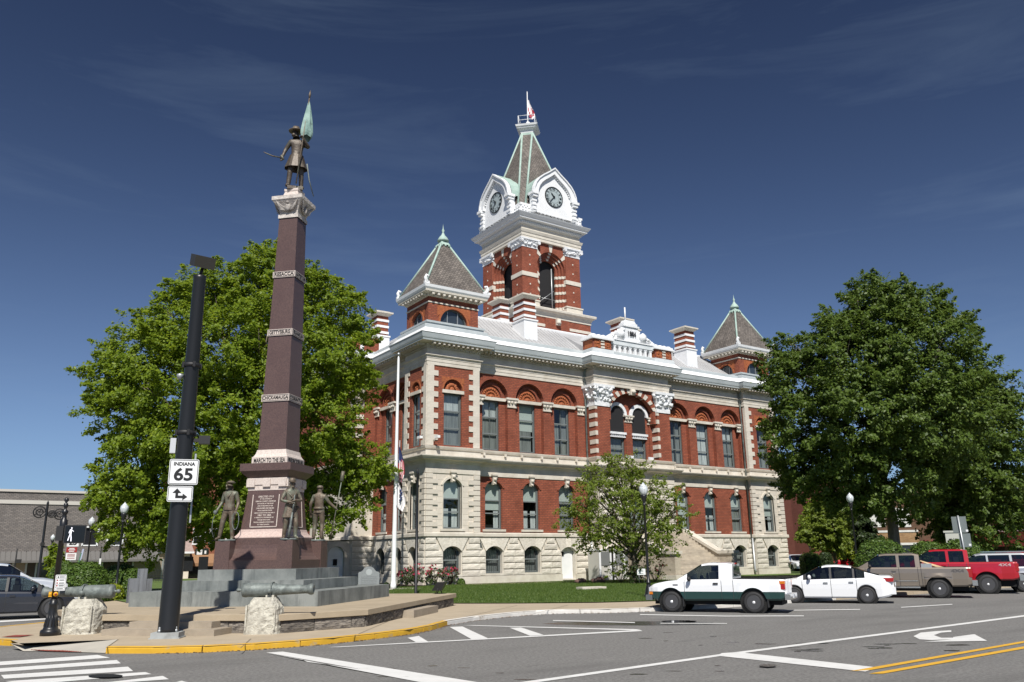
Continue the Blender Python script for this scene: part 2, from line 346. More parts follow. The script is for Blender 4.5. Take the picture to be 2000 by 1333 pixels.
# the pavement slab of the square
g = MB(); n = len(outline)
from mathutils.geometry import tessellate_polygon
def poly(mb, pts, z, mi=0):
    tri = tessellate_polygon([[Vector((p[0], p[1], 0)) for p in pts]])
    b = len(mb.v); mb.v += [(p[0], p[1], z) for p in pts]
    for t in tri:
        a, b2, c = [Vector(pts[i][:2]) for i in t]
        if (b2-a).cross(c-a) < 0: t = t[::-1]
        mb.f.append(tuple(b+i for i in t)); mb.m.append(mi); mb.s.append(False)
slab_edge = left + kp[:2] + [G(20,1257,.13).to_2d(), G(231,1249,.13).to_2d()] + kp[4:] + right
poly(g, slab_edge, TOPZ-.004)
pave = struct('pavement', g, SIDEW)
# kerb stones, cut every couple of metres
def inset(P, i, d):
    a = P[max(i-1, 0)]; b = P[min(i+1, len(P)-1)]; t = (b-a).normalized(); return P[i]+Vector((-t.y, t.x))*d
def kerb_run(P, m, step, z=TOPZ, jz=None):
    acc = [0]
    for a, b in zip(P, P[1:]): acc.append(acc[-1]+(b-a).length)
    def at(s):
        s = max(0, min(s, acc[-1]))
        for i in range(len(P)-1):
            if s <= acc[i+1]+1e-6:
                t = (s-acc[i])/max(acc[i+1]-acc[i], 1e-6); p = P[i].lerp(P[i+1], t)
                d = (P[min(i+2, len(P)-1)]-P[max(i-1, 0)]).normalized(); return p, Vector((-d.y, d.x))
        return P[-1], Vector((0, 1))
    nseg = max(1, round(acc[-1]/step))
    for k in range(nseg):
        s0, s1 = acc[-1]*k/nseg+.012, acc[-1]*(k+1)/nseg-.012; mb = MB(); q = 4; rows = []
        for j in range(q+1):
            p, nn = at(s0+(s1-s0)*j/q)
            zz = z if jz is None else jz(p)
            jit = random.uniform(-.006, .006)
            rows.append([(p.x, p.y, -.05), (p.x, p.y, max(zz-.03, .005)), (p.x+nn.x*.03, p.y+nn.y*.03, zz+.004+jit), (p.x+nn.x*.16, p.y+nn.y*.16, zz+.004), (p.x+nn.x*.16, p.y+nn.y*.16, -.05)])
        for a, b in zip(rows, rows[1:]):
            for c in range(4): mb.add([a[c], b[c], b[c+1], a[c+1]], 0)
        mb.add(rows[0][::-1], 0); mb.add(rows[-1], 0)
        mb.build('kerb_stone', m, pave)
ramp = kp[1:5]
iw = 13                                   # where the yellow paint ends
kerb_run(kp[4:iw+1], KYEL, 1.9); kerb_run(kp[iw:]+[right[0], Vector((30,21.1))], KWHT, 2.1); 
kerb_run(left+[kp[0]], KYEL, 2.4); kerb_run([Vector((30,21.1)), right[2], right[3]], SIDEW, 3.0)
# crossing ramp and its red tactile mat
bk0, bk1 = G(20,1257,.13).to_2d(), G(231,1249,.13).to_2d()
rq = [Vector((*p, .012)) for p in kp[1:5]]+[Vector((*bk1, .1275)), Vector((*bk0, .1275))]
g = MB(); g.add([rq[0], rq[1], rq[5]], 0); g.add([rq[1], rq[4], rq[5]], 0); g.add([rq[1], rq[2], rq[4]], 0); g.add([rq[2], rq[3], rq[4]], 0); g.build('crossing_ramp', SIDEL, pave)
def rampz(p):
    a, b = kp[1], kp[4]; t = (b-a).normalized(); nn = Vector((-t.y, t.x)); d = (p-a).dot(nn); D = ((bk0+bk1)/2-a).dot(nn); return .012+.1155*max(0, min(d/D, 1))
g = MB(); q = []
for px_ in ((56,1269.5),(124,1271),(164,1262.5),(98,1261)):
    z = .03
    for _ in range(6): p = G(*px_, z); z = rampz(p.to_2d())+.007
    q.append(Vector((p.x, p.y, z)))
g.add(q, 0); g.build('tactile_mat', REDMAT, pave)
g = MB()                                                    # truncated domes
for i in range(9):
    for k in range(9):
        u, v = (i+.5)/9, (k+.5)/9; p = (q[0]*(1-u)+q[1]*u)*(1-v)+(q[3]*(1-u)+q[2]*u)*v; g.lathe([(.02,0),(.012,.008),(0,.008)], 6, tuple(p))
g.build('tactile_dome', REDMAT, pave)['kind'] = 'stuff'
g = MB(); q = [G(*p, .145) for p in ((2,1244),(30,1240.5),(67,1240),(38,1244))]; g.add(q, 0); g.build('tactile_mat', REDMAT, pave)
# pavement joints
jm = mat('joint_dirt', (.14,.115,.085), .95)
def strip(pts, w, z, m, name, parent):
    g = MB()
    for a, b in zip(pts, pts[1:]):
        a, b = Vector(a[:2]), Vector(b[:2]); t = (b-a).normalized(); nn = Vector((-t.y, t.x))*w/2
        g.add([(*(a-nn), z), (*(b-nn), z), (*(b+nn), z), (*(a+nn), z)], 0)
    return g.build(name, m, parent)
for px in (((905,1206),(1010,1183)), ((1040,1200),(1110,1182)), ((905,1196),(965,1196)), ((231,1249),(207,1266)), ((690,1243),(760,1213)), ((470,1266),(490,1248)), ((960,1190),(1260,1184))):
    strip([G(*p, .13) for p in px], .02, .131, jm, 'pavement_joint', pave)
# lawn, bed along the wall, path at the right
lz = .16
lawn_pts = [(15.9,29.6),(16.9,28.3),(18.4,26.7),(20.6,24.9),(23.3,23.9),(30,23.7),(60,24.6),(93,25.8),(93,93),(7.0,93),(7.0,36.5),(9.0,35.2),(13.2,32.3)]
g = MB(); poly(g, lawn_pts, lz); lawn = struct('lawn', g, GRASS)
g = MB(); poly(g, [(26.2,47.9),(34.5,47.0),(34.5,48.2),(26.2,48.3)], lz+.03); poly(g, [(37.0,44.6),(43,43.6),(43,47),(37,46.2)], lz+.03); poly(g, [(24.6,48.0),(26.2,48.0),(26.2,57),(24.6,57)], lz+.03); g.build('planting_bed', SOIL, lawn)
g = MB(); poly(g, [(28.5,46.6),(41.5,44.6),(41.5,45.6),(28.5,47.7)], lz+.025); g.build('foot_path', SIDEW, lawn)
g = MB(); poly(g, [(49.2,40.5),(75,38.5),(75,40.2),(49.2,42.1)], lz+.02); g.build('foot_path', SIDEW, lawn)
rng = np.random.default_rng(4)
def blades(name, pts, h, w, m, seed, parent=None):
    n = len(pts); r = np.random.default_rng(seed); a = r.random(n)*6.283; hh = h*(.6+.8*r.random(n)); ww = w*(.7+.6*r.random(n)); lean = (r.random((n, 2))-.5)*h*.9
    v = np.zeros((n, 3, 3), 'f'); dx, dy = np.cos(a)*ww, np.sin(a)*ww
    v[:, 0, :2] = pts[:, :2]+np.stack([dx, dy], 1); v[:, 1, :2] = pts[:, :2]-np.stack([dx, dy], 1); v[:, 2, :2] = pts[:, :2]+lean
    v[:, 0, 2] = v[:, 1, 2] = pts[:, 2]; v[:, 2, 2] = pts[:, 2]+hh
    me = bpy.data.meshes.new(name); me.vertices.add(n*3); me.vertices.foreach_set('co', v.ravel()); me.loops.add(n*3); me.loops.foreach_set('vertex_index', np.arange(n*3, dtype='i'))
    me.polygons.add(n); me.polygons.foreach_set('loop_start', np.arange(n, dtype='i')*3); me.update(calc_edges=True)
    t = me.attributes.new('tint', 'FLOAT', 'FACE'); t.data.foreach_set('value', r.random(n).astype('f'))
    me.materials.append(m); o = link(name, me, parent); o['kind'] = 'stuff'; return o
BLADE = leafmat('grass_blade', (.05,.10,.016), (.12,.17,.035), .3)
pts = np.stack([rng.uniform(15, 50, 160000), rng.uniform(23.5, 48, 160000), np.full(160000, lz)], 1)
P0 = [(15.9,29.6),(16.9,28.3),(18.4,26.7),(20.6,24.9),(23.3,23.9),(50,24.3),(50,47),(24,47.5),(14,32.5)]
def inside(p, P):
    x, y = p[:, 0], p[:, 1]; r = np.zeros(len(p), bool); j = len(P)-1
    for i in range(len(P)):
        xi, yi = P[i]; xj, yj = P[j]
        with np.errstate(divide='ignore', invalid='ignore'): c = ((yi > y) != (yj > y)) & (x < (xj-xi)*(y-yi)/(yj-yi)+xi)
        r ^= c; j = i
    return r
pts = pts[inside(pts, P0)]
blades('grass', pts, .07, .012, BLADE, 5)
# leaf litter along the gutter
r2 = random.Random(2); lt = MB()
for i in range(len(kp)-1):
    if i < 5: continue
    a, b = kp[i], kp[i+1]; t = (b-a).normalized(); nn = Vector((t.y, -t.x))
    for k in range(int((b-a).length*34)):
        p = a+(b-a)*r2.random()+nn*abs(r2.gauss(0, .07)); an = r2.random()*6.28; s = r2.uniform(.012, .035)
        lt.add([(p.x+s*math.cos(an+q*1.57), p.y+s*math.sin(an+q*1.57), .006+r2.random()*.014) for q in range(4)], 0)
lt.build('leaf_litter', LITTER)['kind'] = 'stuff'

# ---- painted markings (thin sheets, 4 mm proud)
_mz = [0]
def mark(px, m, name, z=.004): 
    _mz[0] += 1; z = .004+.00035*_mz[0]
    g = MB(); g.add([G(x, y, z) for x, y in px], 0); return g.build(name, m, road)
mark([(520,1275),(552,1273),(935,1333),(862,1335)], MWHT, 'stop_line')
mark([(590,1288.5),(600,1293),(940,1340),(860,1340),(520,1276)], MWHT, 'stop_line', .003)
for p in ([(-4,1293),(-4,1300),(215,1285),(190,1279.5)], [(-4,1306),(-4,1313),(236,1296),(228,1289.5)], [(2,1319),(8,1326),(260,1311),(250,1302.5)], [(10,1331),(60,1337),(296,1317),(284,1313)], [(150,1340),(330,1327),(318,1320.5)], [(290,1345),(370,1334),(355,1330)]): mark(p, MWHT, 'crosswalk_stripe')
for p in ([(-4,1226),(-4,1230),(95,1223),(100,1220)], [(-4,1213),(-4,1216),(110,1209),(112,1207)]): mark(p, MWHT, 'crosswalk_stripe')
# long lane line
mark([(965,1340),(1000,1340),(1420,1280),(1410,1277.5)], MWHT, 'lane_line'); mark([(1410,1277.5),(1420,1280),(2010,1203.5),(2010,1200.5)], MWHT, 'lane_line')
mark([(1410,1276),(1440,1274),(1715,1304),(1690,1312),(1400,1281)], MWHT, 'stop_line')
mark([(1660,1311),(1700,1309),(2010,1254),(2010,1250.5)], MYEL, 'centre_line'); mark([(1697,1316),(1725,1316),(2010,1265.5),(2010,1261)], MYEL, 'centre_line')
# turn arrow
mark([(1784,1243),(1798,1236),(1830,1233),(1858,1231.5),(1858,1234.5),(1838,1236),(1824,1241),(1838,1246),(1870,1246),(1862,1249),(1820,1250.5),(1796,1249)], MWHT, 'turn_arrow')
mark([(1862,1244.5),(1903,1239),(1928,1252),(1805,1254),(1860,1249)], MWHT, 'turn_arrow', .005)
# bay hatching beside the kerb
mark([(640,1264.5),(660,1264.5),(1255,1233),(1250,1230.5)], MWHT, 'bay_line'); mark([(905,1222),(925,1221.5),(1250,1229.5),(1240,1231.5)], MWHT, 'bay_line', .005)
for p in ([(796,1246),(818,1242.5),(836,1253.5),(812,1254.5)], [(878,1225),(903,1224),(953,1247),(922,1249.5)], [(995,1226.5),(1018,1226),(1062,1240.5),(1035,1242)]): mark(p, MWHT, 'bay_hatch', .006)
for p in ([(1080,1211.5),(1240,1215.5),(1240,1217),(1080,1213)], [(1250,1200),(1420,1203),(1420,1204.5),(1250,1201.5)], [(1420,1203),(1570,1202.5),(1570,1204),(1420,1204.5)], [(1520,1192),(1680,1190),(1680,1191.3),(1520,1193.3)], [(1760,1186),(1860,1180),(1860,1181.3),(1760,1187.3)], [(1290,1217),(1420,1217.5),(1420,1218.7),(1290,1218.2)]): mark(p, MWHT, 'bay_line')
# puddle and its damp margin, manhole, tar patches
def patch(cx, cy, rx, ry, m, name, z, seed, n=26, jag=.25):
    r = random.Random(seed); g = MB(); g.add([G(cx+rx*math.cos(6.283*k/n)*(1+jag*(r.random()-.5)), cy-ry*math.sin(6.283*k/n)*(1+jag*(r.random()-.5)), z) for k in range(n)], 0); return g.build(name, m, road)
patch(1240, 1218, 165, 4.2, WET, 'damp_patch', .003, 3); patch(1325, 1214, 34, 2.4, mat('puddle_water', (.008,.009,.01), .03, spec=.9), 'puddle', .0245, 5)
patch(206, 1320, 34, 3.4, BLACKM, 'manhole_cover', .026, 1, jag=0); patch(1500, 1300, 18, 2.5, WET, 'oil_stain', .0255, 8)
def patchrow():
    r = random.Random(21)
    for k in range(18): patch(r.uniform(1480, 1980), r.uniform(1256, 1276), r.uniform(6, 26), r.uniform(.5, 1.3), WET, 'tar_spot', .002+.00003*k, k, 10, .6)
    for k in range(10): patch(r.uniform(700, 1500), r.uniform(1295, 1328), r.uniform(5, 20), r.uniform(.5, 1.2), WET, 'tar_spot', .0026+.00003*k, k+50, 10, .6)
    for k in range(6): patch(r.uniform(1080, 1500), r.uniform(1226, 1262), r.uniform(5, 14), r.uniform(.4, .9), WET, 'tar_spot', .0031+.00003*k, k+90, 10, .6)
patchrow()

# ================================================================== COURTHOUSE
BZ = 0.2                                   # level of the ground at its foot
ROOT = Vector((44.33, 62.0, 0.0))
court = thing('courthouse', 'red brick courthouse with stone basement, corner turrets and central clock tower', 'courthouse', (ROOT.x, ROOT.y, BZ))
def CP(name, mb, mats, parent=None, sharp=None, kind=None, label=None):
    o = mb.build(name, mats, parent or court, org=ROOT, sharp=sharp); tag(o, label=label, kind=kind); return o
def cinst(name, me, u, z, plane, axis, d=0.0, sc=None, parent=None):
    # axis 'F': front wall (plane = Y); axis 'L': left wall (plane = X, u = -Y)
    o = link(name, me, parent or court)
    p = Vector((u, plane+d, z)) if axis == 'F' else Vector((plane+d, -u, z))
    o.location = p-ROOT; o.rotation_euler = (0, 0, 0 if axis == 'F' else -math.pi/2)
    if sc: o.scale = sc
    return o
def FW(Y): return lambda u, z, d=0: (u, Y+d, z)
def LW(X): return lambda u, z, d=0: (X+d, -u, z)
def arc(a, b, zs, rise, n=12):
    c = (a+b)/2; w = (b-a)/2
    if rise <= 0: return [(a, zs), (b, zs)]
    if abs(rise-w) < 1e-3: return [(c-w*math.cos(math.pi*i/n), zs+w*math.sin(math.pi*i/n)) for i in range(n+1)]
    r = (w*w+rise*rise)/(2*rise); t = math.asin(min(1, w/r)); t = t if rise < w else math.pi-t
    return [(c+r*math.sin(-t+2*t*i/n), zs+rise-r+r*math.cos(-t+2*t*i/n)) for i in range(n+1)]
def wall(mb, W, u0, u1, z0, z1, ops=(), d=0.0, dep=.2, mi=0, mr=None):
    mr = mi if mr is None else mr; cur = u0
    q = lambda a, b, c, e, k=mi: mb.add([W(*a), W(*b), W(*c), W(*e)], k)
    for a, b, zb, zs, rise in sorted(ops):
        if a > cur: q((cur, z0, d), (a, z0, d), (a, z1, d), (cur, z1, d))
        if zb > z0: q((a, z0, d), (b, z0, d), (b, zb, d), (a, zb, d)); q((a, zb, d), (b, zb, d), (b, zb, d+dep), (a, zb, d+dep), mr)
        cv = arc(a, b, zs, rise)
        for (ua, za), (ub, zc) in zip(cv, cv[1:]):
            q((ua, za, d), (ub, zc, d), (ub, z1, d), (ua, z1, d)); q((ua, za, d), (ua, za, d+dep), (ub, zc, d+dep), (ub, zc, d), mr)
        q((a, zb, d), (a, zb, d+dep), (a, zs, d+dep), (a, zs, d), mr); q((b, zb, d), (b, zs, d), (b, zs, d+dep), (b, zb, d+dep), mr)
        cur = b
    if cur < u1: q((cur, z0, d), (u1, z0, d), (u1, z1, d), (cur, z1, d))
def ring(mb, W, inner, outer, d0, d1, mi):
    # a moulding between two curves with as many points
    for i in range(len(inner)-1):
        a, b, c, e = inner[i], inner[i+1], outer[i+1], outer[i]
        mb.add([W(*a, d0), W(*b, d0), W(*c, d0), W(*e, d0)], mi); mb.add([W(*e, d0), W(*c, d0), W(*c, d1), W(*e, d1)], mi); mb.add([W(*a, d0), W(*a, d1), W(*b, d1), W(*b, d0)], mi)
def boxF(mb, W, u0, u1, z0, z1, d0, d1, mi=0):
    p = [W(u, z, d) for d in (d0, d1) for u, z in ((u0, z0), (u1, z0), (u1, z1), (u0, z1))]
    mb.mesh(p, [(0,1,2,3), (7,6,5,4), (0,4,5,1), (1,5,6,2), (2,6,7,3), (3,7,4,0)], mi)

# ---- windows: frame (> pane, blind), one mesh per kind, copied
_wcache = {}
def wmeshes(w, h, rise, rails, mull):
    key = (w, h, rise, tuple(rails), mull)
    if key in _wcache: return _wcache[key]
    def outline(i):
        cv = arc(-w/2+i, w/2-i, h-rise-(0 if rise else i), max(rise-i*.3, 0) if rise else 0, 10)
        return [(-w/2+i, i), (w/2-i, i)] + cv[::-1]
    W = lambda u, z, d=0: (u, d, z)
    fb = MB(); o0, o1, o2 = outline(0), outline(.075), outline(.12); n = len(o0)
    for i in range(n):
        j = (i+1) % n
        fb.add([W(*o0[i], 0), W(*o0[j], 0), W(*o1[j], 0), W(*o1[i], 0)], 0); fb.add([W(*o1[i], 0), W(*o1[j], 0), W(*o1[j], .05), W(*o1[i], .05)], 0)
        fb.add([W(*o1[i], .05), W(*o1[j], .05), W(*o2[j], .05), W(*o2[i], .05)], 1); fb.add([W(*o2[i], .05), W(*o2[j], .05), W(*o2[j], .13), W(*o2[i], .13)], 1)
    for r in rails: boxF(fb, W, -w/2+.11, w/2-.11, r-.04, r+.04, .03, .12, 1)
    if mull: boxF(fb, W, -.02, .02, .1, h-rise-.1, .05, .12, 0)
    # the dark room behind
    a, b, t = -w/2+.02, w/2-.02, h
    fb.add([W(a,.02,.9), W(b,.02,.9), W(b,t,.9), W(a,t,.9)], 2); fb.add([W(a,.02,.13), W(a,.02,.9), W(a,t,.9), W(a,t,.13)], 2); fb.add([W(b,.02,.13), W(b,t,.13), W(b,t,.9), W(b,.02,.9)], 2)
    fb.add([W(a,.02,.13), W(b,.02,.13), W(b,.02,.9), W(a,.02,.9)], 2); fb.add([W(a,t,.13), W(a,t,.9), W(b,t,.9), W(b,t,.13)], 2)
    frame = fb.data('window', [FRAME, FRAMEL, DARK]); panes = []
    zs = [.12]+list(rails)+[None]
    for k in range(len(rails)+1):
        pb = MB(); z0 = zs[k]
        if zs[k+1] is None:
            pts = [(-w/2+.11, z0), (w/2-.11, z0)] + [p for p in outline(.11)[2:]]
            pb.add([W(*p, .085) for p in pts], 0)
        else: pb.add([W(-w/2+.11, z0, .085), W(w/2-.11, z0, .085), W(w/2-.11, zs[k+1], .085), W(-w/2+.11, zs[k+1], .085)], 0)
        panes.append(pb.data('pane', GLASS))
    _wcache[key] = (frame, panes); return frame, panes
def cloth(w, z0, z1, m, folds=11, amp=.035, u0=None, u1=None, d=.2):
    mb = MB(); u0 = -w/2+.08 if u0 is None else u0; u1 = w/2-.08 if u1 is None else u1; n = folds*2
    for i in range(n):
        a, b = u0+(u1-u0)*i/n, u0+(u1-u0)*(i+1)/n; da, db = d+amp*(i % 2), d+amp*((i+1) % 2)
        mb.add([(a, da, z0), (b, db, z0), (b, db, z1), (a, da, z1)], 0)
    return mb.data('curtain', m)
_cl = {}
def clothc(*a, **k):
    key = (a[0], a[1], a[2], a[3].name, tuple(k.items()))
    if key not in _cl: _cl[key] = cloth(*a, **k)
    return _cl[key]
def window(uc, zb, w, h, rise, rails, plane, axis, d, blinds=(), mull=False):
    fr, panes = wmeshes(w, h, rise, rails, mull)
    o = cinst('window', fr, uc, zb, plane, axis, d)
    for p in panes: link('pane', p, o)
    for z0, z1, m, kw in blinds:
        kw = dict(kw); nm = kw.pop('name', 'curtain'); link(nm, clothc(w, z0, z1, m, **kw), o)
    return o
def curtains(i, h):
    # what hangs in each upper window
    k = i % 4; f = lambda **q: tuple(q.items())
    if k == 0: return ((.1, h-.1, CLOTHD, f(u0=.0, u1=.62)), (.1, h-1.2, CLOTHD, f(u0=-.62, u1=-.1, folds=7)))
    if k == 1: return ((.1, h-.1, CLOTH, f(u0=-.62, u1=-.03)), (.1, h-.1, CLOTH, f(u0=.02, u1=.62)))
    if k == 2: return ((.1, h-1.2, CLOTHD, f(u0=-.62, u1=.62)), (h-1.15, h-.1, CLOTH, f(u0=-.62, u1=.62)))
    return ((h*.45, h-.1, SHADE, f(folds=1, amp=0., name='blind')), (.1, h*.5, CLOTHD, f(u0=-.62, u1=.5)))

# ---- rock-faced blocks: four shapes, scaled
def rock(seed):
    rn = random.Random(seed); mb = MB(); nx, nz = 5, 3; g = {}
    for i in range(nx+1):
        for k in range(nz+1):
            e = i in (0, nx) or k in (0, nz)
            g[i, k] = len(mb.v); mb.v.append((i/nx-.5, -.085 if e else -.092-rn.random()*.024, k/nz if not (0 < k < nz) else k/nz+rn.uniform(-.05, .05)))
    for i in range(nx):
        for k in range(nz): mb.f.append((g[i,k], g[i+1,k], g[i+1,k+1], g[i,k+1])); mb.m.append(0); mb.s.append(False)
    for a, b in ((((-.5),0), ((.5),0)), (((.5),0), ((.5),1)), (((.5),1), ((-.5),1)), (((-.5),1), ((-.5),0))):
        mb.add([(a[0], .1, a[1]), (b[0], .1, b[1]), (b[0], -.085, b[1]), (a[0], -.085, a[1])], 0)
    return mb.data('stone_block', STONEB)
ROCK = [rock(i) for i in range(5)]
_nblock = [0]
def blocks(plane, axis, spans, z0, h, rn):
    for a, b in spans:
        if b-a < .08: continue
        n = max(1, round((b-a)/1.15)); cuts = [a]+[a+(b-a)*(k+rn.uniform(-.17, .17))/n for k in range(1, n)]+[b]
        for u0, u1 in zip(cuts, cuts[1:]):
            _nblock[0] += 1
            cinst('stone_block', ROCK[rn.randrange(5)], (u0+u1)/2, z0+.03, plane, axis, 0, (u1-u0-.022, 1.0, h-.07))
def rustic(plane, axis, u0, u1, ops, rn, z0=.45, z1=3.03, rows=6):
    h = (z1-z0)/rows
    for r in range(rows):
        za = z0+r*h; mid = za+h/2; spans = []; cur = u0
        for c, hw, zb, zs in ops:
            ext = hw+.06
            if mid < zb-.02: continue
            if mid > zs: ext = hw+.10+(za+h-zs)*.5
            spans.append((cur, c-ext)); cur = c+ext
        spans.append((cur, u1)); blocks(plane, axis, spans, za, h, rn)
def voussoirs(plane, axis, c, hw, zs, rise, ztop):
    W = (FW if axis == 'F' else LW)(plane); cv = arc(c-hw-.02, c+hw+.02, zs, rise, 12)
    tops = [c-hw-.56, c-hw*.38, c+hw*.38, c+hw+.56]
    for k in range(3):
        pts = [(tops[k]+.012, ztop)] + [p for p in cv[k*4:k*4+5]] + [(tops[k+1]-.012, ztop)]
        mb = MB(); n = len(pts); mb.add([W(u, z, -.09) for u, z in pts[::-1]][::-1], 0)
        for i in range(n):
            j = (i+1) % n; mb.add([W(*pts[j], -.09), W(*pts[i], -.09), W(*pts[i], .1), W(*pts[j], .1)], 0)
        CP('voussoir', mb, STONEB)

YP, YR, YB = 48.5, 49.0, 47.85            # pavilion, recess and centre-bay fronts
XP, XR, XB = 26.0, 26.5, 24.8             # the same on the left side
rn = random.Random(5)
ASHLAR = brickmat('ashlar', (.60,.55,.475), (.56,.51,.44), (.36,.33,.28), w=1.0, hgt=.375, msize=.012, noise=.1)
# window and bay centres
FREC = [31.7, 34.95, 38.2]; FREC2 = [50.45, 53.7, 56.95]
segs = [  # axis, plane, u0, u1, kind, centres, window width
    ('F', YP, 26.0, 30.2, 'pav', [28.05], 1.45), ('F', YR, 30.2, 40.35, 'rec', FREC, 1.45), ('F', YR, 48.31, 58.46, 'rec', FREC2, 1.45), ('F', YP, 58.46, 62.66, 'pav', [60.6], 1.45),
    ('L', XP, -51.75, -48.5, 'pav', [-50.1], 1.2), ('L', XR, -57.8, -51.75, 'rec', [-56.1, -53.35], 1.3)]
widx = 0
for axis, plane, u0, u1, kind, cs, ww in segs:
    W = (FW if axis == 'F' else LW)(plane)
    stone = MB(); brick = MB(); ash = MB(); pil = MB(); terr = MB(); hood = MB(); sill = MB()
    bw = ww-.08
    bops = [(c-bw/2, c+bw/2, .6, 2.08, .34) for c in cs]
    door = None
    if axis == 'F' and plane == YR and u0 < 40:      # the white basement door in the third bay
        door = 38.2; bops[2] = (38.2-.62, 38.2+.62, .05, 2.0, .34)
    wall(stone, W, u0, u1, 0, 3.05, bops, 0, .34, 0, 0)
    base_sp = [(u0, u1)] if door is None else [(u0, door-.66), (door+.66, u1)]
    for a, b in base_sp: q = MB(); boxF(q, W, a, b, -.3, .44, -.12, .05, 0); CP('base_course', q, STONE)
    rustic(plane, axis, u0, u1, [(c, bw/2, .05 if c == door else .6, 2.08) for c in cs], rn)
    for c in cs:
        voussoirs(plane, axis, c, bw/2, bops[cs.index(c)][3], .34, 3.0)
        if c == door: continue
        q = MB(); boxF(q, W, c-bw/2-.06, c+bw/2+.06, .46, .6, -.1, .2, 0); CP('window_sill', q, STONE)
        o = window(c, .6, bw, 1.8, .32, [.92], plane, axis, .30, ((.1, 1.6, CLOTHD, (('folds', 9), ('d', .3), ('name', 'blind'))),))
        gb = MB()                                                   # security bars
        for k in range(9): gb.tube([(-bw/2+.1+k*(bw-.2)/8, .04, .06), (-bw/2+.1+k*(bw-.2)/8, .04, 1.5+.26*math.cos((k-4)/4*1.3))], .012, 4)
        gb.build('window_bars', FRAME, o)
    # first floor
    ops = [(c-ww/2, c+ww/2, 3.54, 6.42, .46) for c in cs]
    tgt = ash if kind == 'pav' else brick
    wall(tgt, W, u0, u1, 3.3, 7.22, ops, 0, .28, 0)
    for c in cs:
        widx += 1
        f = lambda **q: tuple(q.items())
        bl = [((2.0, 3.2, SHADE, f(folds=1, amp=0., d=.16, name='blind')), (1.35, 1.95, SHADE, f(folds=1, amp=0., d=.17, name='blind')), (.1, 1.3, CLOTH, f(u0=.2, u1=.6))),
              ((2.05, 3.2, SHADE, f(folds=1, amp=0., d=.16, name='blind')), (.1, 1.35, CLOTH, f(u0=-.6, u1=-.1)), (.1, 1.35, CLOTH, f(u0=.15, u1=.6))),
              ((2.1, 3.2, SHADE, f(folds=1, amp=0., d=.16, name='blind')), (.1, 2.0, CLOTHD, f(folds=5)))][widx % 3]
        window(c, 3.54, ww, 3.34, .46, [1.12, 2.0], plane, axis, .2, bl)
        q = MB(); boxF(q, W, c-ww/2-.22, c+ww/2+.22, 3.40, 3.55, -.10, .2, 0); CP('window_sill', q, STONE)
        inn, out = arc(c-ww/2-.02, c+ww/2+.02, 6.42, .47, 12), arc(c-ww/2-.17, c+ww/2+.17, 6.42, .62, 12)
        q = MB(); ring(q, W, inn, out, -.07, .02, 0); CP('arch_hood', q, STONE if kind == 'pav' else BRICKD)
        kb = MB()                                                   # carved keystone
        kb.mesh([W(c-.13,6.62,-.14), W(c+.13,6.62,-.14), W(c+.2,7.25,-.22), W(c-.2,7.25,-.22), W(c-.13,6.62,.05), W(c+.13,6.62,.05), W(c+.2,7.25,.05), W(c-.2,7.25,.05)], [(0,1,2,3),(4,7,6,5),(0,4,5,1),(1,5,6,2),(2,6,7,3),(3,7,4,0)], 0)
        boxF(kb, W, c-.26, c+.26, 7.25, 7.38, -.28, .05, 0); kb.blob(W(c, 6.98, -.2), .12, 3, .2, 7, 5); kb.blob(W(c, 6.72, -.17), .1, 4, .3, 7, 5)
        CP('keystone', kb, STONE)
        if kind == 'pav':
            for s in (-1, 1): q = MB(); boxF(q, W, c+s*(ww/2+.03)-.03, c+s*(ww/2+.03)+.03, 3.55, 6.42, -.05, .1, 0); CP('window_architrave', q, STONE)
    # second floor
    if kind == 'pav':
        op2 = [(c-ww/2-.0, c+ww/2+.0, 9.1, 12.74, 0) for c in cs]
        wall(brick, W, u0, u1, 9.0, 12.95, op2, 0, .22, 0)
        r = ww/2+.03
        wall(brick, W, u0, u1, 12.95, 14.65, [(c-r, c+r, 12.95, 13.0, r) for c in cs], 0, .26, 0)
        for c in cs:
            cv = arc(c-r, c+r, 13.0, r, 14)
            brick.add([W(c-r, 12.95, .26), W(c+r, 12.95, .26), W(c+r, 13.0+r, .26), W(c-r, 13.0+r, .26)], 0)
            ring(terr, W, cv, arc(c-r-.13, c+r+.13, 13.0, r+.13, 14), -.05, .02, 0)
            for s in (-1, 1): terr.add([W(c+s*(r+.16), 13.0+r+.13, -.02), W(c+s*.2, 13.0+r+.13, -.02), W(c+s*(r*.72), 13.0+r*.84, -.02), W(c+s*(r+.16), 13.1+r*.45, -.02)][::-s], 0)
            for k in range(9):                                      # shell fan
                a = math.pi*(k+.5)/9; terr.blob(W(c-math.cos(a)*r*.52, 13.0+math.sin(a)*r*.5, .2), .17, k, .2, 6, 4)
            terr.blob(W(c, 13.05, .2), .22, 3, .1, 8, 4)
            q = MB(); boxF(q, W, c-ww/2-.14, c+ww/2+.14, 12.74, 12.97, -.09, .22, 0); CP('lintel', q, STONE)
    else:
        r = 1.27
        wall(pil, W, u0, u1, 9.0, 14.65, [(c-r, c+r, 9.0, 12.98, r) for c in cs], 0, .34, 0)
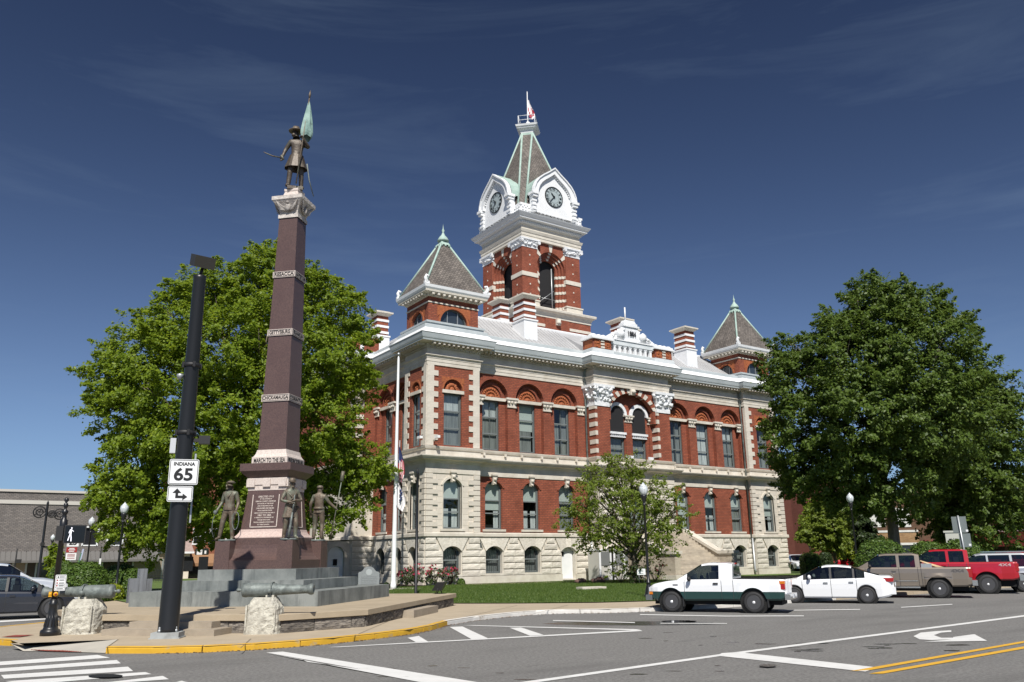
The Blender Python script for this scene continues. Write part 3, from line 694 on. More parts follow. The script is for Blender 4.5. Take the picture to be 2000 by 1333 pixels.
        for c in cs:
            W2 = (FW if axis == 'F' else LW)(plane+.34)
            wall(brick, W2, c-r, c+r, 9.0, 14.3, [(c-ww/2, c+ww/2, 9.1, 12.74, 0)], 0, .2, 0)
            ring(pil, W, arc(c-r, c+r, 12.98, r, 16), arc(c-r-.16, c+r+.16, 12.98, r+.16, 16), -.07, .02, 0)
            rr = .86
            ring(pil, W2, arc(c-rr, c+rr, 13.0, rr, 14), arc(c-rr-.15, c+rr+.15, 13.0, rr+.15, 14), -.12, .0, 0)
            terr.add([W2(u, z, -.03) for u, z in arc(c-.78, c+.78, 12.97, .78, 16)][::-1], 0)
            for k in range(11):
                a = math.pi*(k+.5)/11
                for q, s in ((.62, .085), (.38, .07)): terr.blob(W2(c-math.cos(a)*q, 12.99+math.sin(a)*q, -.05), s, k, .25, 6, 4)
            terr.blob(W2(c, 13.02, -.05), .17, 9, .1, 8, 4)
            q = MB(); boxF(q, W, c-r+.0, c+r-.0, 12.74, 12.97, .16, .36, 0); CP('lintel', q, STONE)
        # pilaster capitals between the arches
        marks = [(a+b)/2 for a, b in zip(cs, cs[1:])] + [cs[0]-1.62, cs[-1]+1.62]
        for mpos in marks:
            hw = .36 if mpos in marks[:-2] else .3
            if mpos-hw < u0: mpos = u0+hw
            if mpos+hw > u1: mpos = u1-hw
            kb = MB(); boxF(kb, W, mpos-hw-.03, mpos+hw+.03, 12.28, 12.38, -.08, .02, 0); boxF(kb, W, mpos-hw, mpos+hw, 12.38, 12.8, -.06, .02, 0)
            kb.mesh([W(mpos-hw-.02,12.55,-.06), W(mpos+hw+.02,12.55,-.06), W(mpos+hw+.13,12.85,-.17), W(mpos-hw-.13,12.85,-.17)], [(0,1,2,3)], 0)
            boxF(kb, W, mpos-hw-.15, mpos+hw+.15, 12.85, 12.99, -.2, .02, 0)
            for s in (-1, 0, 1): kb.blob(W(mpos+s*hw*.8, 12.66, -.1), .11, 5+s, .35, 6, 4)
            CP('capital', kb, STONE)
    for nm, mb_, m_ in (('basement_wall', stone, STONE), ('brick_wall', brick, BRICK), ('ashlar_wall', ash, ASHLAR), ('pilaster_wall', pil, BRICKD)):
        if mb_.f: CP(nm, mb_, m_)
    CP('terracotta_ornament', terr, TERRA, kind='stuff')
    # what hangs in the upper windows
    for c in cs:
        widx += 1
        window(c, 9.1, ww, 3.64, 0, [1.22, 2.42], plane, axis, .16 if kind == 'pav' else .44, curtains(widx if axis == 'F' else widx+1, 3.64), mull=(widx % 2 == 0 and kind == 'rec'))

# ---- quoins, alternately long and short round each pavilion corner
qb = MB(); qb.box(-.5, .5, -.06, .2, 0, 1, 0); QM = qb.data('quoin', QUOIN)
def quoins(plane, axis, u, sgn, z0, z1, n, phase, l1, l2, proud=0):
    h = (z1-z0)/n
    for i in range(n):
        w = l1 if (i+phase) % 2 else l2
        cinst('quoin', QM, u+sgn*w/2-sgn*.004, z0+i*h+proud*.012, plane, axis, proud*-.03, (w, 1.0, h-proud*.045))
for z0, z1, n, l1, l2, pr in ((3.32, 7.2, 11, .88, .5, 1), (9.04, 14.62, 15, .86, .52, 0)):
    quoins(YP, 'F', 26.0, 1, z0, z1, n, 0, l1, l2, pr); quoins(YP, 'F', 30.2, -1, z0, z1, n, 0, l1, l2, pr)
    quoins(YP, 'F', 58.46, 1, z0, z1, n, 0, l1, l2, pr); quoins(YP, 'F', 62.66, -1, z0, z1, n, 0, l1, l2, pr)
    quoins(XP, 'L', -48.5, -1, z0, z1, n, 1, l1*.8, l2*.8, pr); quoins(XP, 'L', -51.75, 1, z0, z1, n, 1, l1*.8, l2*.8, pr)

# ---- the rest of the shell: returns, back and far sides
def plain(mb, a, b, z0, z1, mi=0):
    mb.add([(a[0], a[1], z0), (b[0], b[1], z0), (b[0], b[1], z1), (a[0], a[1], z1)], mi)
for (a, b) in (((30.2,48.5),(30.2,49)), ((58.46,49),(58.46,48.5)), ((26.5,51.75),(26,51.75)), ((62.66,48.5),(62.66,75.5)), ((62.66,75.5),(26,75.5)), ((26,75.5),(26,66.2))):
    for z0_, z1_, m_ in ((-.2, 3.05, STONE), (3.3, 7.22, BRICK), (9.0, 14.65, BRICK)): q = MB(); plain(q, a, b, z0_, z1_); CP('return_wall', q, m_)
for a, b in (((40.35,49),(40.35,47.85)), ((48.31,47.85),(48.31,49))):
    for z0_, z1_, m_ in ((-.2, 7.3, STONE), (9.0, 14.65, BRICKD)): q = MB(); plain(q, a, b, z0_, z1_); CP('return_wall', q, m_)
# left centre bay: its front-facing return and its face
for a, b, z0_, z1_, m_ in (((24.8,66.2),(24.8,57.8),-.2,7.3,STONE), ((24.8,57.8),(26.5,57.8),-.2,7.3,STONE), ((24.8,66.2),(24.8,57.8),9,14.65,BRICKD), ((24.8,57.8),(26.5,57.8),9,14.65,BRICKD), ((26,66.2),(24.8,66.2),-.2,7.3,STONE), ((26,66.2),(24.8,66.2),9,14.65,BRICKD)):
    q = MB(); plain(q, a, b, z0_, z1_); CP('return_wall', q, m_)
blocks_rn = random.Random(8)
for r in range(6): blocks(57.8, 'F', [(24.9, 26.45)], .45+r*.43, .43, blocks_rn)
bb = MB(); bb.box(-.5, .5, -.05, .2, 0, 1, 0); BM = bb.data('band_stone', QUOIN)
for i in range(7):
    cinst('band_stone', BM, 25.15, 9.2+i*.72, 57.8, 'F', 0, (.72, 1, .34)); cinst('band_stone', BM, -58.2, 9.2+i*.72, 24.8, 'L', 0, (.8, 1, .34))
kb = MB(); kb.mesh([(24.78,57.78,12.9),(25.5,57.78,12.9),(25.5,58.6,12.9),(24.78,58.6,12.9),(24.6,57.55,14.5),(25.55,57.55,14.5),(25.55,58.6,14.5),(24.6,58.6,14.5)], [(0,1,5,4),(1,2,6,5),(2,3,7,6),(3,0,4,7),(4,5,6,7)], 0)
for k in range(10): kb.blob((24.62+rn.uniform(0,.9), 57.62, 13.4+rn.random()*.9), .16, k, .3, 6, 4)
CP('capital', kb, STONE)
# left entrance stair block with its arched basement door
lb = MB(); wall(lb, FW(57.85), 19.5, 24.8, -.2, 2.95, [(23.12, 24.42, .3, 1.95, .65)], 0, .3, 0)
lb.add([(19.5,57.85,2.95),(24.8,57.85,3.05),(24.8,66,3.05),(19.5,66,2.95)], 0); lb.add([(19.5,66,-.2),(19.5,57.85,-.2),(19.5,57.85,2.95),(19.5,66,2.95)], 0)
CP('stair_block', lb, STONE)
db = MB(); db.add([(u, 58.1, z) for u, z in [(23.14,.3),(24.4,.3)]+arc(23.14, 24.4, 1.95, .63, 12)[::-1]], 0); db.box(23.62, 23.92, 58.03, 58.09, 1.25, 1.7, 1); db.box(23.2, 24.34, 58.03, 58.09, 1.93, 2.0, 0)
CP('basement_door', db, [WHITE, DARK], label='white arched door under the side stair')
# white basement door in the front recess
db = MB(); db.add([(u, YR+.3, z) for u, z in [(37.6,.05),(38.8,.05)]+arc(37.6, 38.8, 2.0, .33, 12)[::-1]], 0); db.box(37.66, 38.74, YR+.26, YR+.3, .1, 1.9, 0); db.box(37.7, 37.95, YR+.22, YR+.26, 1.7, 2.0, 1)
CP('basement_door', db, [WHITE, DARK], label='white boarded door in the front basement')


# ---- bands and cornices that run round the whole plan
PLAN = [(24.8,66.2),(24.8,57.8),(26.5,57.8),(26.5,51.75),(26,51.75),(26,48.5),(30.2,48.5),(30.2,49),(40.35,49),(40.35,47.85),(48.31,47.85),(48.31,49),(58.46,49),(58.46,48.5),(62.66,48.5),(62.66,75.5),(26,75.5),(26,66.2)]
b = MB(); b.sweep(PLAN, [(-.05,3.0),(.14,3.02),(.17,3.06),(.17,3.24),(.14,3.31),(-.05,3.33)]); CP('water_table', b, STONE)
b = MB(); b.sweep(PLAN, [(0,7.18),(.05,7.2),(.05,7.5),(.03,7.52),(.03,7.86),(.10,7.9),(.14,8.0),(.50,8.1),(.50,8.16),(.57,8.18),(.63,8.27),(.63,8.33),(.10,8.38),(.08,8.75),(.16,8.8),(.20,8.9),(.22,8.98),(-.05,9.04)]); CP('belt_course', b, STONE)
b = MB(); b.sweep(PLAN, [(-.02,14.6),(.06,14.62),(.06,14.84),(.085,14.86),(.085,15.07),(.11,15.09),(.12,15.2),(.22,15.28),(.22,15.33),(.04,15.36),(.04,15.86),(.12,15.93),(.12,16.1),(.78,16.14)]); CP('architrave', b, STONE)
b = MB(); b.sweep(PLAN, [(.78,16.14),(.80,16.26),(.84,16.30),(.86,16.36),(.92,16.62),(.96,16.68),(.86,16.72),(.50,17.12),(.48,17.36),(.40,17.42),(-.5,17.46)], mis=[0,1,0,0,0,1,1,0,0,0]); CP('cornice_gutter', b, [GREYP, WHITE])
mod = MB(); den = MB()
vis = list(zip(PLAN, PLAN[1:]))[:14]
for a, c in vis:
    a, c = Vector(a), Vector(c); t = (c-a); ln = t.length; t.normalize(); nrm = Vector((t.y, -t.x))
    def bx(mb, s0, s1, o0, o1, z0, z1):
        p = [a+t*s0+nrm*o0, a+t*s1+nrm*o0, a+t*s1+nrm*o1, a+t*s0+nrm*o1]
        mb.mesh([(q.x, q.y, z) for z in (z0, z1) for q in p], [(0,1,2,3),(4,7,6,5),(0,4,5,1),(1,5,6,2),(2,6,7,3),(3,7,4,0)], 0)
    n = max(1, int(ln/.36))
    for i in range(n): s = (i+.5)*ln/n; bx(mod, s-.08, s+.08, .1, .70, 15.97, 16.135)
    n = int(ln/.15)
    for i in range(n): s = (i+.5)*ln/max(n, 1); bx(den, s-.045, s+.045, .03, .15, 15.82, 15.92)
CP('modillion', mod, STONE, kind='stuff'); CP('dentil', den, STONE, kind='stuff')
# small corbels under the second-floor sill course
cb = MB()
for c in FREC+FREC2:
    for s in (-.9, .9): cb.box(c+s-.07, c+s+.07, YR-.26, YR, 8.62, 8.82, 0)
CP('sill_corbel', cb, STONE, kind='stuff')

# ================================================================== centre bay
w1 = MB(); W = FW(YB)
wall(w1, W, 40.35, 48.31, -.2, 7.22, [(43.35, 45.31, 3.3, 6.2, .7)], 0, .5, 0)
CP('entrance_wall', w1, STONE)
for r in range(9): blocks(YB, 'F', [(40.37, 43.1-(.0 if r < 7 else 0)), (45.56, 48.29)], 3.33+r*.425, .425, rn)
window(44.33, 3.35, 1.94, 3.5, .68, [2.5], YB, 'F', .4, ((.1, 2.4, CLOTHD, (('folds', 4),)),))
# second floor: two great piers, arch between, windows behind
pb = MB()
for x0, x1 in ((40.352, 41.75), (46.91, 48.308)): q = MB(); q.box(x0, x1, YB, 49.4, 9.0, 12.95, 0); CP('great_pier', q, BRICK)
wall(pb, FW(YB+.14), 41.75, 46.91, 12.0, 14.65, [(42.05, 46.61, 12.0, 13.05, 1.25)], 0, .42, 0)
wall(pb, FW(48.6), 41.75, 46.91, 9.0, 14.65, [(42.42, 43.92, 9.1, 10.75, 0), (44.74, 46.24, 9.1, 10.75, 0)], 0, .2, 0)
CP('pier_wall', pb, BRICK)
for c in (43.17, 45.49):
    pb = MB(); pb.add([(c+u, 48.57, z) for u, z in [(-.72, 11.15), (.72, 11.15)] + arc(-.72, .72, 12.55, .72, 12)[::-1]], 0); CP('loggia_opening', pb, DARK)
for c in (43.17, 45.49):
    pb = MB(); ring(pb, FW(48.6), arc(c-.74, c+.74, 12.55, .74, 14), arc(c-1.0, c+1.0, 12.55, 1.0, 14), -.16, .0, 0); CP('loggia_arch', pb, WHITED)
    pb = MB(); boxF(pb, FW(48.6), c-.85, c+.85, 10.98, 11.16, -.18, .0, 0); CP('loggia_sill', pb, WHITED); pb = MB(); boxF(pb, FW(48.6), c-.8, c+.8, 10.75, 10.84, -.1, .0, 0); CP('loggia_sill', pb, WHITED)
    pb = MB()
    for k in range(8): boxF(pb, FW(48.6), c-.7+k*.19, c-.62+k*.19, 10.83, 10.99, -.12, .0, 0)
    CP('loggia_dentil', pb, WHITED, kind='stuff')
    window(c, 9.1, 1.5, 1.65, 0, [.8], 48.6, 'F', .12, ((.1, 1.55, CLOTHD, (('folds', 8),)),))
for u0_, u1_ in ((43.95, 44.71), (41.75, 42.3), (46.36, 46.9)): pb = MB(); boxF(pb, FW(48.6), u0_, u1_, 9.0, 9.35, -.12, .0, 0); CP('pilaster_base', pb, WHITED)
for u0_, u1_ in ((43.98, 44.68), (41.77, 42.1), (46.56, 46.9)): pb = MB(); boxF(pb, FW(48.6), u0_, u1_, 9.35, 12.0, -.1, .0, 0); CP('loggia_pilaster', pb, BRICKD)
for c, hw in ((44.33, .38), (41.98, .24), (46.68, .24)):
    kb = MB(); W = FW(48.5)
    boxF(kb, W, c-hw, c+hw, 12.0, 12.12, -.06, .1, 0); kb.mesh([W(c-hw*.9,12.12,-.02), W(c+hw*.9,12.12,-.02), W(c+hw*1.25,12.45,-.16), W(c-hw*1.25,12.45,-.16), W(c+hw*1.25,12.45,.1), W(c-hw*1.25,12.45,.1)], [(0,1,2,3),(3,2,4,5)], 0)
    boxF(kb, W, c-hw*1.3, c+hw*1.3, 12.45, 12.56, -.2, .1, 0)
    for s in (-.7, 0, .7): kb.blob(W(c+s*hw, 12.3, -.1), .12, 3+int(s*10), .3, 6, 4)
    CP('capital', kb, STONE)
# arch of alternating stones
W = FW(YB+.14); inn = arc(42.05, 46.61, 13.05, 1.25, 19); out = arc(41.7, 46.96, 13.05, 1.72, 19)
for i in range(19):
    if i % 2: continue
    vb = MB(); pts = [inn[i], inn[i+1], (out[i+1][0], min(out[i+1][1], 14.6)), (out[i][0], min(out[i][1], 14.6))]
    vb.add([W(*p, -.05) for p in pts], 0)
    for k in range(4): l = (k+1) % 4; vb.add([W(*pts[l], -.05), W(*pts[k], -.05), W(*pts[k], .43), W(*pts[l], .43)], 0)
    CP('voussoir', vb, QUOIN)
kb = MB(); boxF(kb, FW(YB), 44.08, 44.58, 14.15, 14.62, -.08, .2, 0); kb.blob((44.33, YB-.1, 14.4), .2, 5, .3, 8, 6); CP('keystone', kb, STONE)
# banded returns of the piers
for i in range(6):
    for x in (40.352, 46.91):
        cinst('band_stone', BM, -(YB+.35), 9.3+i*.68, x, 'L', 0, (.72, 1, .34))
# pier capitals
for x0, x1 in ((40.352, 41.75), (46.91, 48.308)):
    kb = MB(); c = (x0+x1)/2; hw = (x1-x0)/2
    kb.box(c-hw-.06, c+hw+.06, YB-.06, 49.0, 12.95, 13.3, 0)
    kb.mesh([(c-hw,YB,13.3),(c+hw,YB,13.3),(c+hw,49,13.3),(c-hw,49,13.3),(c-hw-.3,YB-.32,14.4),(c+hw+.3,YB-.32,14.4),(c+hw+.3,49,14.4),(c-hw-.3,49,14.4)], [(0,1,5,4),(1,2,6,5),(3,0,4,7),(4,5,6,7)], 0)
    kb.box(c-hw-.36, c+hw+.36, YB-.38, 49.0, 14.4, 14.62, 0)
    r2 = random.Random(int(x0))
    for k in range(46):
        z = 13.4+r2.random()*.95; o = (z-13.3)*.28+.02
        if r2.random() < .68: p = (c+r2.uniform(-hw-.2, hw+.2), YB-o, z)
        else: p = (c-hw-o, YB+r2.uniform(-.2, .8), z)
        kb.blob(p, r2.uniform(.08, .17), k, .35, 6, 4)
    CP('capital', kb, WHITED)
# parapet with the date stone
PALEP = mat('pale_parapet_paint', (.66,.69,.70), .5, (.56,.60,.615), 1.5)
pp = MB(); pp.box(40.0, 48.66, YB-.45, YB+.9, 16.95, 17.35, 0); CP('parapet', pp, PALEP)
for x0, x1 in ((40.0, 42.0), (46.66, 48.66)):
    pp = MB(); pp.box(x0-.08, x1+.08, YB-.55, YB+.9, 16.9, 17.42, 0); CP('pier_base', pp, PALEP)
pp = MB(); pp.box(42.0, 46.66, YB-.35, YB+.6, 18.05, 18.42, 0); CP('parapet_rail', pp, PALEP)
for x0, x1 in ((40.0, 42.0), (46.66, 48.66)):
    pw = MB(); pw.box(x0-.14, x1+.14, YB-.6, YB+.95, 18.2, 18.34, 0); pw.box(x0-.05, x1+.05, YB-.5, YB+.9, 18.33, 18.5, 0)
    for k in range(4): pw.blob((x0+.25+k*.5, YB-.1, 18.52), .24, k, .12, 8, 5, sc=(1.2, 1.6, .6))
    CP('pier_cap', pw, WHITE)
pw = MB(); pw.box(41.9, 46.76, YB-.42, YB+.7, 18.42, 18.5, 0); CP('parapet_coping', pw, WHITE)
pw = MB(); pw.box(42.0, 46.66, YB-.2, YB+.0, 17.36, 17.45, 0); CP('parapet_rail', pw, WHITE)
for k in range(8): pw = MB(); pw.box(42.3+k*.56, 42.52+k*.56, YB-.28, YB-.02, 17.4, 17.98, 0); pw.box(42.24+k*.56, 42.58+k*.56, YB-.3, YB-.02, 17.92, 18.06, 0); CP('baluster', pw, WHITE)
for x0, x1 in ((40.06, 41.94), (46.72, 48.6)):
    pk = MB(); pk.box(x0, x1, YB-.42, YB+.85, 17.42, 18.2, 0)
    pk.box(x0+.12, x0+.75, YB-.45, YB-.40, 17.5, 18.12, 1); pk.box(x1-.75, x1-.12, YB-.45, YB-.40, 17.5, 18.12, 1)
    for z in (17.5, 17.75, 18.0): pk.box((x0+x1)/2-.18, (x0+x1)/2+.18, YB-.5, YB-.4, z, z+.14, 2)
    pk.box(x0-.03, x0, YB-.3, YB+.6, 17.5, 18.12, 1)
    for k in range(12): pk.blob((x0+.2+rn.random()*.5, YB-.45, 17.55+rn.random()*.5), .07, k, .3, 5, 3, 1); pk.blob((x1-.2-rn.random()*.5, YB-.45, 17.55+rn.random()*.5), .07, k, .3, 5, 3, 1)
    CP('parapet_pier', pk, [BRICK, TERRA, CREAM])
cp = MB(); cp.frust(44.33, YB+.1, 18.5, 19.75, 1.0, .35, .78, .3, 0); cp.box(43.45, 45.21, YB-.3, YB+.5, 19.75, 19.9, 0); cp.box(43.6, 45.06, YB-.22, YB+.42, 19.9, 20.1, 0); cp.frust(44.33, YB+.1, 20.1, 20.35, .62, .3, .5, .25, 0)
r2 = random.Random(3)
for s in (-1, 1):
    for k in range(60):
        t = r2.random(); x = 44.33+s*(.75+t*1.7); z = 18.5+(1-t)**.9*1.15*r2.random()
        cp.blob((x, YB+r2.uniform(-.25, .2), z), r2.uniform(.1, .22), k, .35, 6, 5)
    cp.blob((44.33+s*1.2, YB-.2, 18.95), .42, 4, .15, 9, 7)
CP('date_stone', cp, WHITED)
tb = MB(); tb.tube([(44.05, YB+.1, 20.3), (44.05, YB+.1, 21.5)], .06, 8); CP('vent_pipe', tb, WHITE)

# ================================================================== front stair
n = 17
for i in range(n):
    z1 = 3.3-i*(3.1/n); y1 = YB-.9-i*.29
    st = MB(); st.box(40.9+2.0, 48.2, y1-.29-.03, y1+.02 if i else YB, -.2, z1, 0); CP('stair_step', st, STONES)
for x0, x1 in ((48.2, 48.75), (42.35, 42.9)):
    ck = MB()
    prof = [(YB, -.2), (YB, 3.55), (47.1, 3.45), (43.6, 1.75), (42.3, 1.75), (42.3, -.2)]
    L_, H_ = [(x0, y, z) for y, z in prof], [(x1, y, z) for y, z in prof]
    ck.add(L_, 0); ck.add(H_[::-1], 0)
    for i in range(6): j = (i+1) % 6; ck.add([L_[j], L_[i], H_[i], H_[j]], 0)
    CP('stair_cheek', ck, STONES)
for x0, x1 in ((48.1, 48.85), (42.25, 43.0)):
    cc = MB(); a = [(YB+.05, 3.48), (47.1, 3.4), (43.58, 1.72), (42.15, 1.72)]
    for (ya, za), (yb, zb) in zip(a, a[1:]):
        cc.mesh([(x0,ya,za),(x1,ya,za),(x1,yb,zb),(x0,yb,zb),(x0,ya,za+.22),(x1,ya,za+.22),(x1,yb,zb+.22),(x0,yb,zb+.22)], [(0,1,2,3),(4,7,6,5),(0,4,5,1),(1,5,6,2),(2,6,7,3),(3,7,4,0)], 0)
    cc.box(x0+.06, x1-.06, 42.28, 43.5, 1.6, 1.72, 0); cc.box(x0-.02, x1+.02, 42.15, 43.55, -.2, .3, 0)
    CP('stair_coping', cc, STONE)
# small glazed metal porch beside the stair
an = MB(); an.box(39.15, 41.9, 46.6, 47.9, -.1, 2.05, 0); an.box(39.1, 41.95, 46.55, 47.9, 2.05, 2.15, 1)
po = CP('porch', an, [mat('porch_panel', (.50,.49,.45), .6), WHITE])
for x in (39.15, 40.15, 40.5, 41.45):
    q = MB(); q.box(x-.05, x+.1, 46.56, 46.62, -.1, 2.05, 0); o = q.build('porch_post', WHITE, po, org=ROOT)
for x0, x1 in ((39.25, 40.1), (40.6, 41.4), (41.5, 41.88)):
    q = MB(); q.box(x0, x1, 46.57, 46.6, 1.0, 1.95, 0); q.build('porch_window', mat('porch_glass', (.17,.18,.18), .12), po, org=ROOT)
q = MB(); q.box(40.26, 40.42, 46.55, 46.6, 0, 1.95, 0); q.build('porch_door', BLACKM, po, org=ROOT)

# ================================================================== roofs
rf = MB(); zt = 20.2
o_ = [(26.9,49.5),(61.8,49.5),(61.8,74.8),(26.9,74.8)]; i_ = [(30.4,53.1),(58.3,53.1),(58.3,71.2),(30.4,71.2)]
for k in range(4): l = (k+1) % 4; rf.add([(*o_[k],17.42),(*o_[l],17.42),(*i_[l],zt),(*i_[k],zt)], 0)
rf.add([(*p, zt) for p in i_], 0)
x0, x1 = 41.0, 47.66
rf.add([(x0,48.3,17.3),(x1,48.3,17.3),(x1,52.6,19.8),(x0,52.6,19.8)], 0); rf.add([(x0,48.3,17.3),(x0,52.6,19.8),(x0,49.5,17.25)], 0)
CP('metal_roof', rf, ROOFM)
seam = MB()
for k in range(70):
    x = 30.6+k*.4
    if 40.9 < x < 47.7 or x > 58.2: continue
    seam.mesh([(x-.012,49.55,17.47),(x+.012,49.55,17.47),(x+.012,53.08,20.2),(x-.012,53.08,20.2),(x,49.55,17.515),(x,53.08,20.245)], [(0,4,5,3),(4,1,2,5)], 0)
CP('roof_seam', seam, ROOFM, kind='stuff')
rr = MB(); rr.sweep([(30.4,71.2),(30.4,53.1),(58.3,53.1),(58.3,71.2)][::1], [(.12,19.95),(.16,20.22),(.02,20.32),(-.2,20.32)], closed=False); CP('ridge_flashing', rr, WHITE)

def chimney(x, y, w, d, z0, z1, slope=True, bands=3):
    c = MB(); zb = z1-2.15
    c.box(x, x+w, y, y+d, z0, zb, 2); c.box(x-.06, x+w+.06, y-.06, y+d+.06, zb-.06, zb+.06, 2)
    c.box(x+.1, x+w-.1, y+.1, y+d-.1, zb, z1-.2, 0)
    for k in range(bands): c.box(x+.05, x+w-.05, y+.05, y+d-.05, zb+.22+k*.52, zb+.42+k*.52, 1)
    c.frust(x+w/2, y+d/2, z1-.4, z1-.18, w/2-.1, d/2-.1, w/2+.2, d/2+.2, 3); c.box(x-.22, x+w+.22, y-.22, y+d+.22, z1-.18, z1-.06, 3); c.box(x+.02, x+w-.02, y+.02, y+d-.02, z1-.06, z1+.04, 3)
    CP('chimney', c, [BRICK, WHITE, WHITE, CREAM])
chimney(35.75, 50.66, 1.3, 1.65, 17.5, 22.1); chimney(35.7, 54.0, 1.0, 1.4, 19.5, 22.6)
chimney(53.7, 50.5, 1.3, 1.6, 17.5, 22.0); chimney(48.1, 53.0, 1.3, 1.6, 19.5, 22.6); chimney(51.0, 55.2, 1.3, 1.5, 19.5, 22.6)
chimney(27.6, 60.5, 1.2, 1.4, 16.9, 21.9)
pk = MB(); pk.box(24.7, 26.6, 57.75, 59.5, 16.9, 18.6, 0); pk.box(24.6, 26.7, 57.65, 59.6, 18.6, 18.85, 1); pk.box(25.0, 25.3, 57.7, 57.76, 17.3, 18.4, 1); CP('parapet_pier', pk, [BRICK, WHITE])

# ---- corner turrets
SHN = MB()
def turret(x0, flip=False):
    x1 = x0+4.2; y0, y1 = 48.62, 51.95; cx, cy = (x0+x1)/2, (y0+y1)/2
    pb = MB(); pb.box(x0-.22, x1+.22, y0-.34, y1+.3, 16.85, 17.58, 0); o = CP('turret_parapet', pb, GREYP)
    pw = MB(); pw.box(x0-.3, x1+.3, y0-.42, y1+.36, 17.58, 17.72, 0)
    for k in range(24): pw.box(x0-.2+k*.19, x0-.08+k*.19, y0-.5, y0-.34, 16.9, 17.05+.07*(k % 2), 1)
    pw.box(x0-.3, x0+.15, y0-.5, y0-.34, 16.9, 17.3, 1); pw.box(x1-.15, x1+.3, y0-.5, y0-.34, 16.9, 17.3, 1); pw.box(x0-.25, x1+.25, y0-.62, y0-.34, 16.72, 16.95, 1)
    pw.build('parapet_coping', [GREYP, WHITE], o, org=ROOT)
    tb = MB(); WF = FW(y0); WL = LW(x0+.05); r = 1.12
    wall(tb, WF, x0+.05, x1-.05, 17.5, 19.65, [(cx-r, cx+r, 17.5, 17.8, r)], 0, .25, 0); wall(tb, WL, -y1, -y0, 17.5, 19.65, [(-cy-.9, -cy+.9, 17.5, 17.85, .95)], 0, .25, 0)
    plain(tb, (x1-.05, y0), (x1-.05, y1), 17.5, 19.65); plain(tb, (x1-.05, y1), (x0+.05, y1), 17.5, 19.65)
    tu = CP('turret_wall', tb, BRICK)
    sb = MB(); sb.sweep([(x0+.05,y1),(x0+.05,y0),(x1-.05,y0),(x1-.05,y1)], [(0,19.15),(.05,19.16),(.05,19.25),(0,19.26)]); sb.build('string_course', CREAM, tu, org=ROOT)
    q = MB(); ring(q, WF, arc(cx-r, cx+r, 17.8, r, 16), arc(cx-r-.16, cx+r+.16, 17.8, r+.16, 16), -.06, .05, 0); q.build('terracotta_arch', TERRA, tu, org=ROOT); q = MB(); ring(q, WL, arc(-cy-.9, -cy+.9, 17.85, .95, 16), arc(-cy-1.05, -cy+1.05, 17.85, 1.1, 16), -.06, .05, 0); q.build('terracotta_arch', TERRA, tu, org=ROOT); tr = MB()
    for s in (-1, 1): tr.add([WF(cx+s*(r+.25), 19.06, -.025), WF(cx+s*.35, 19.06, -.025), WF(cx+s*r*.8, 18.62, -.025), WF(cx+s*(r+.25), 18.2, -.025)][::-s], 0)
    for s in (-1, 1): tr.add([WL(-cy+s*1.15, 19.06, -.025), WL(-cy+s*.35, 19.06, -.025), WL(-cy+s*.72, 18.6, -.025), WL(-cy+s*1.15, 18.2, -.025)][::-s], 0)
    tr.build('terracotta_spandrel', TERRA, tu, org=ROOT)['kind'] = 'stuff'
    for Wd, c, rr_ in ((WF, cx, r), (WL, -cy, .9)):
        wb = MB(); wb.add([Wd(u, z, .24) for u, z in [(c-rr_, 17.6), (c+rr_, 17.6)]+arc(c-rr_, c+rr_, 17.8, rr_, 14)[::-1]], 1)
        for u in (-.38, .38): boxF(wb, Wd, c+u*rr_-.025, c+u*rr_+.025, 17.6, 17.8+rr_*.9, .17, .23, 0)
        ring(wb, Wd, arc(c-rr_+.09, c+rr_-.09, 17.8, rr_-.09, 14), arc(c-rr_, c+rr_, 17.8, rr_, 14), .16, .24, 2)
        wb.build('lunette_window', [GALV, mat('lunette_glass', (.03,.04,.05), .08, spec=.9), FRAME], tu, org=ROOT)
    ev = MB(); path = [(x0+.05,y1),(x0+.05,y0),(x1-.05,y0),(x1-.05,y1)]
    ev.sweep(path, [(0,19.6),(.1,19.63),(.12,19.78),(.5,19.84),(.52,19.98),(.6,20.1),(.64,20.3),(.56,20.33),(.0,20.42)], mis=[1,1,1,1,0,0,0,0]); CP('turret_eave', ev, [WHITE, CREAM], tu)
    md = MB()
    for k in range(10): md.box(x0+.1+k*.44, x0+.28+k*.44, y0-.46, y0, 19.66, 19.84, 0)
    for k in range(8): md.box(x0-.42, x0+.05, y0+.1+k*.42, y0+.28+k*.42, 19.66, 19.84, 0)
    md.build('eave_bracket', CREAM, tu, org=ROOT)['kind'] = 'stuff'
    rb = MB(); e = .42; base = [(x0-e, y0-e, 20.36), (x1+e, y0-e, 20.36), (x1+e, y1+e, 20.36), (x0-e, y1+e, 20.36)]; zt = 24.75; t = .12
    top = [(cx-t, cy-t, zt), (cx+t, cy-t, zt), (cx+t, cy+t, zt), (cx-t, cy+t, zt)]
    for k in range(4): l = (k+1) % 4; rb.add([base[k], base[l], top[l], top[k]], 0)
    ro = CP('turret_roof', rb, SLATE, tu)
    hp = MB()
    for k in range(4): hp.tube([base[k], top[k]], .085, 6)
    hp.frust(cx, cy, 24.35, 24.75, .42, .42, .2, .2); hp.lathe([(.0,26.15),(.04,25.75),(.12,25.6),(.06,25.45),(.16,25.2),(.30,25.05),(.42,24.85),(.45,24.72),(.25,24.68)][::-1], 10, (cx, cy, 0))
    for s in (-.3, 0, .3):
        for p in ((cx+s, cy-.4, 24.3), (cx-.4, cy+s, 24.3)): hp.blob(p, .09, 1, .1, 6, 4, sc=(1, 1, 1.6))
    CP('copper_finial', hp, COPPER, tu)
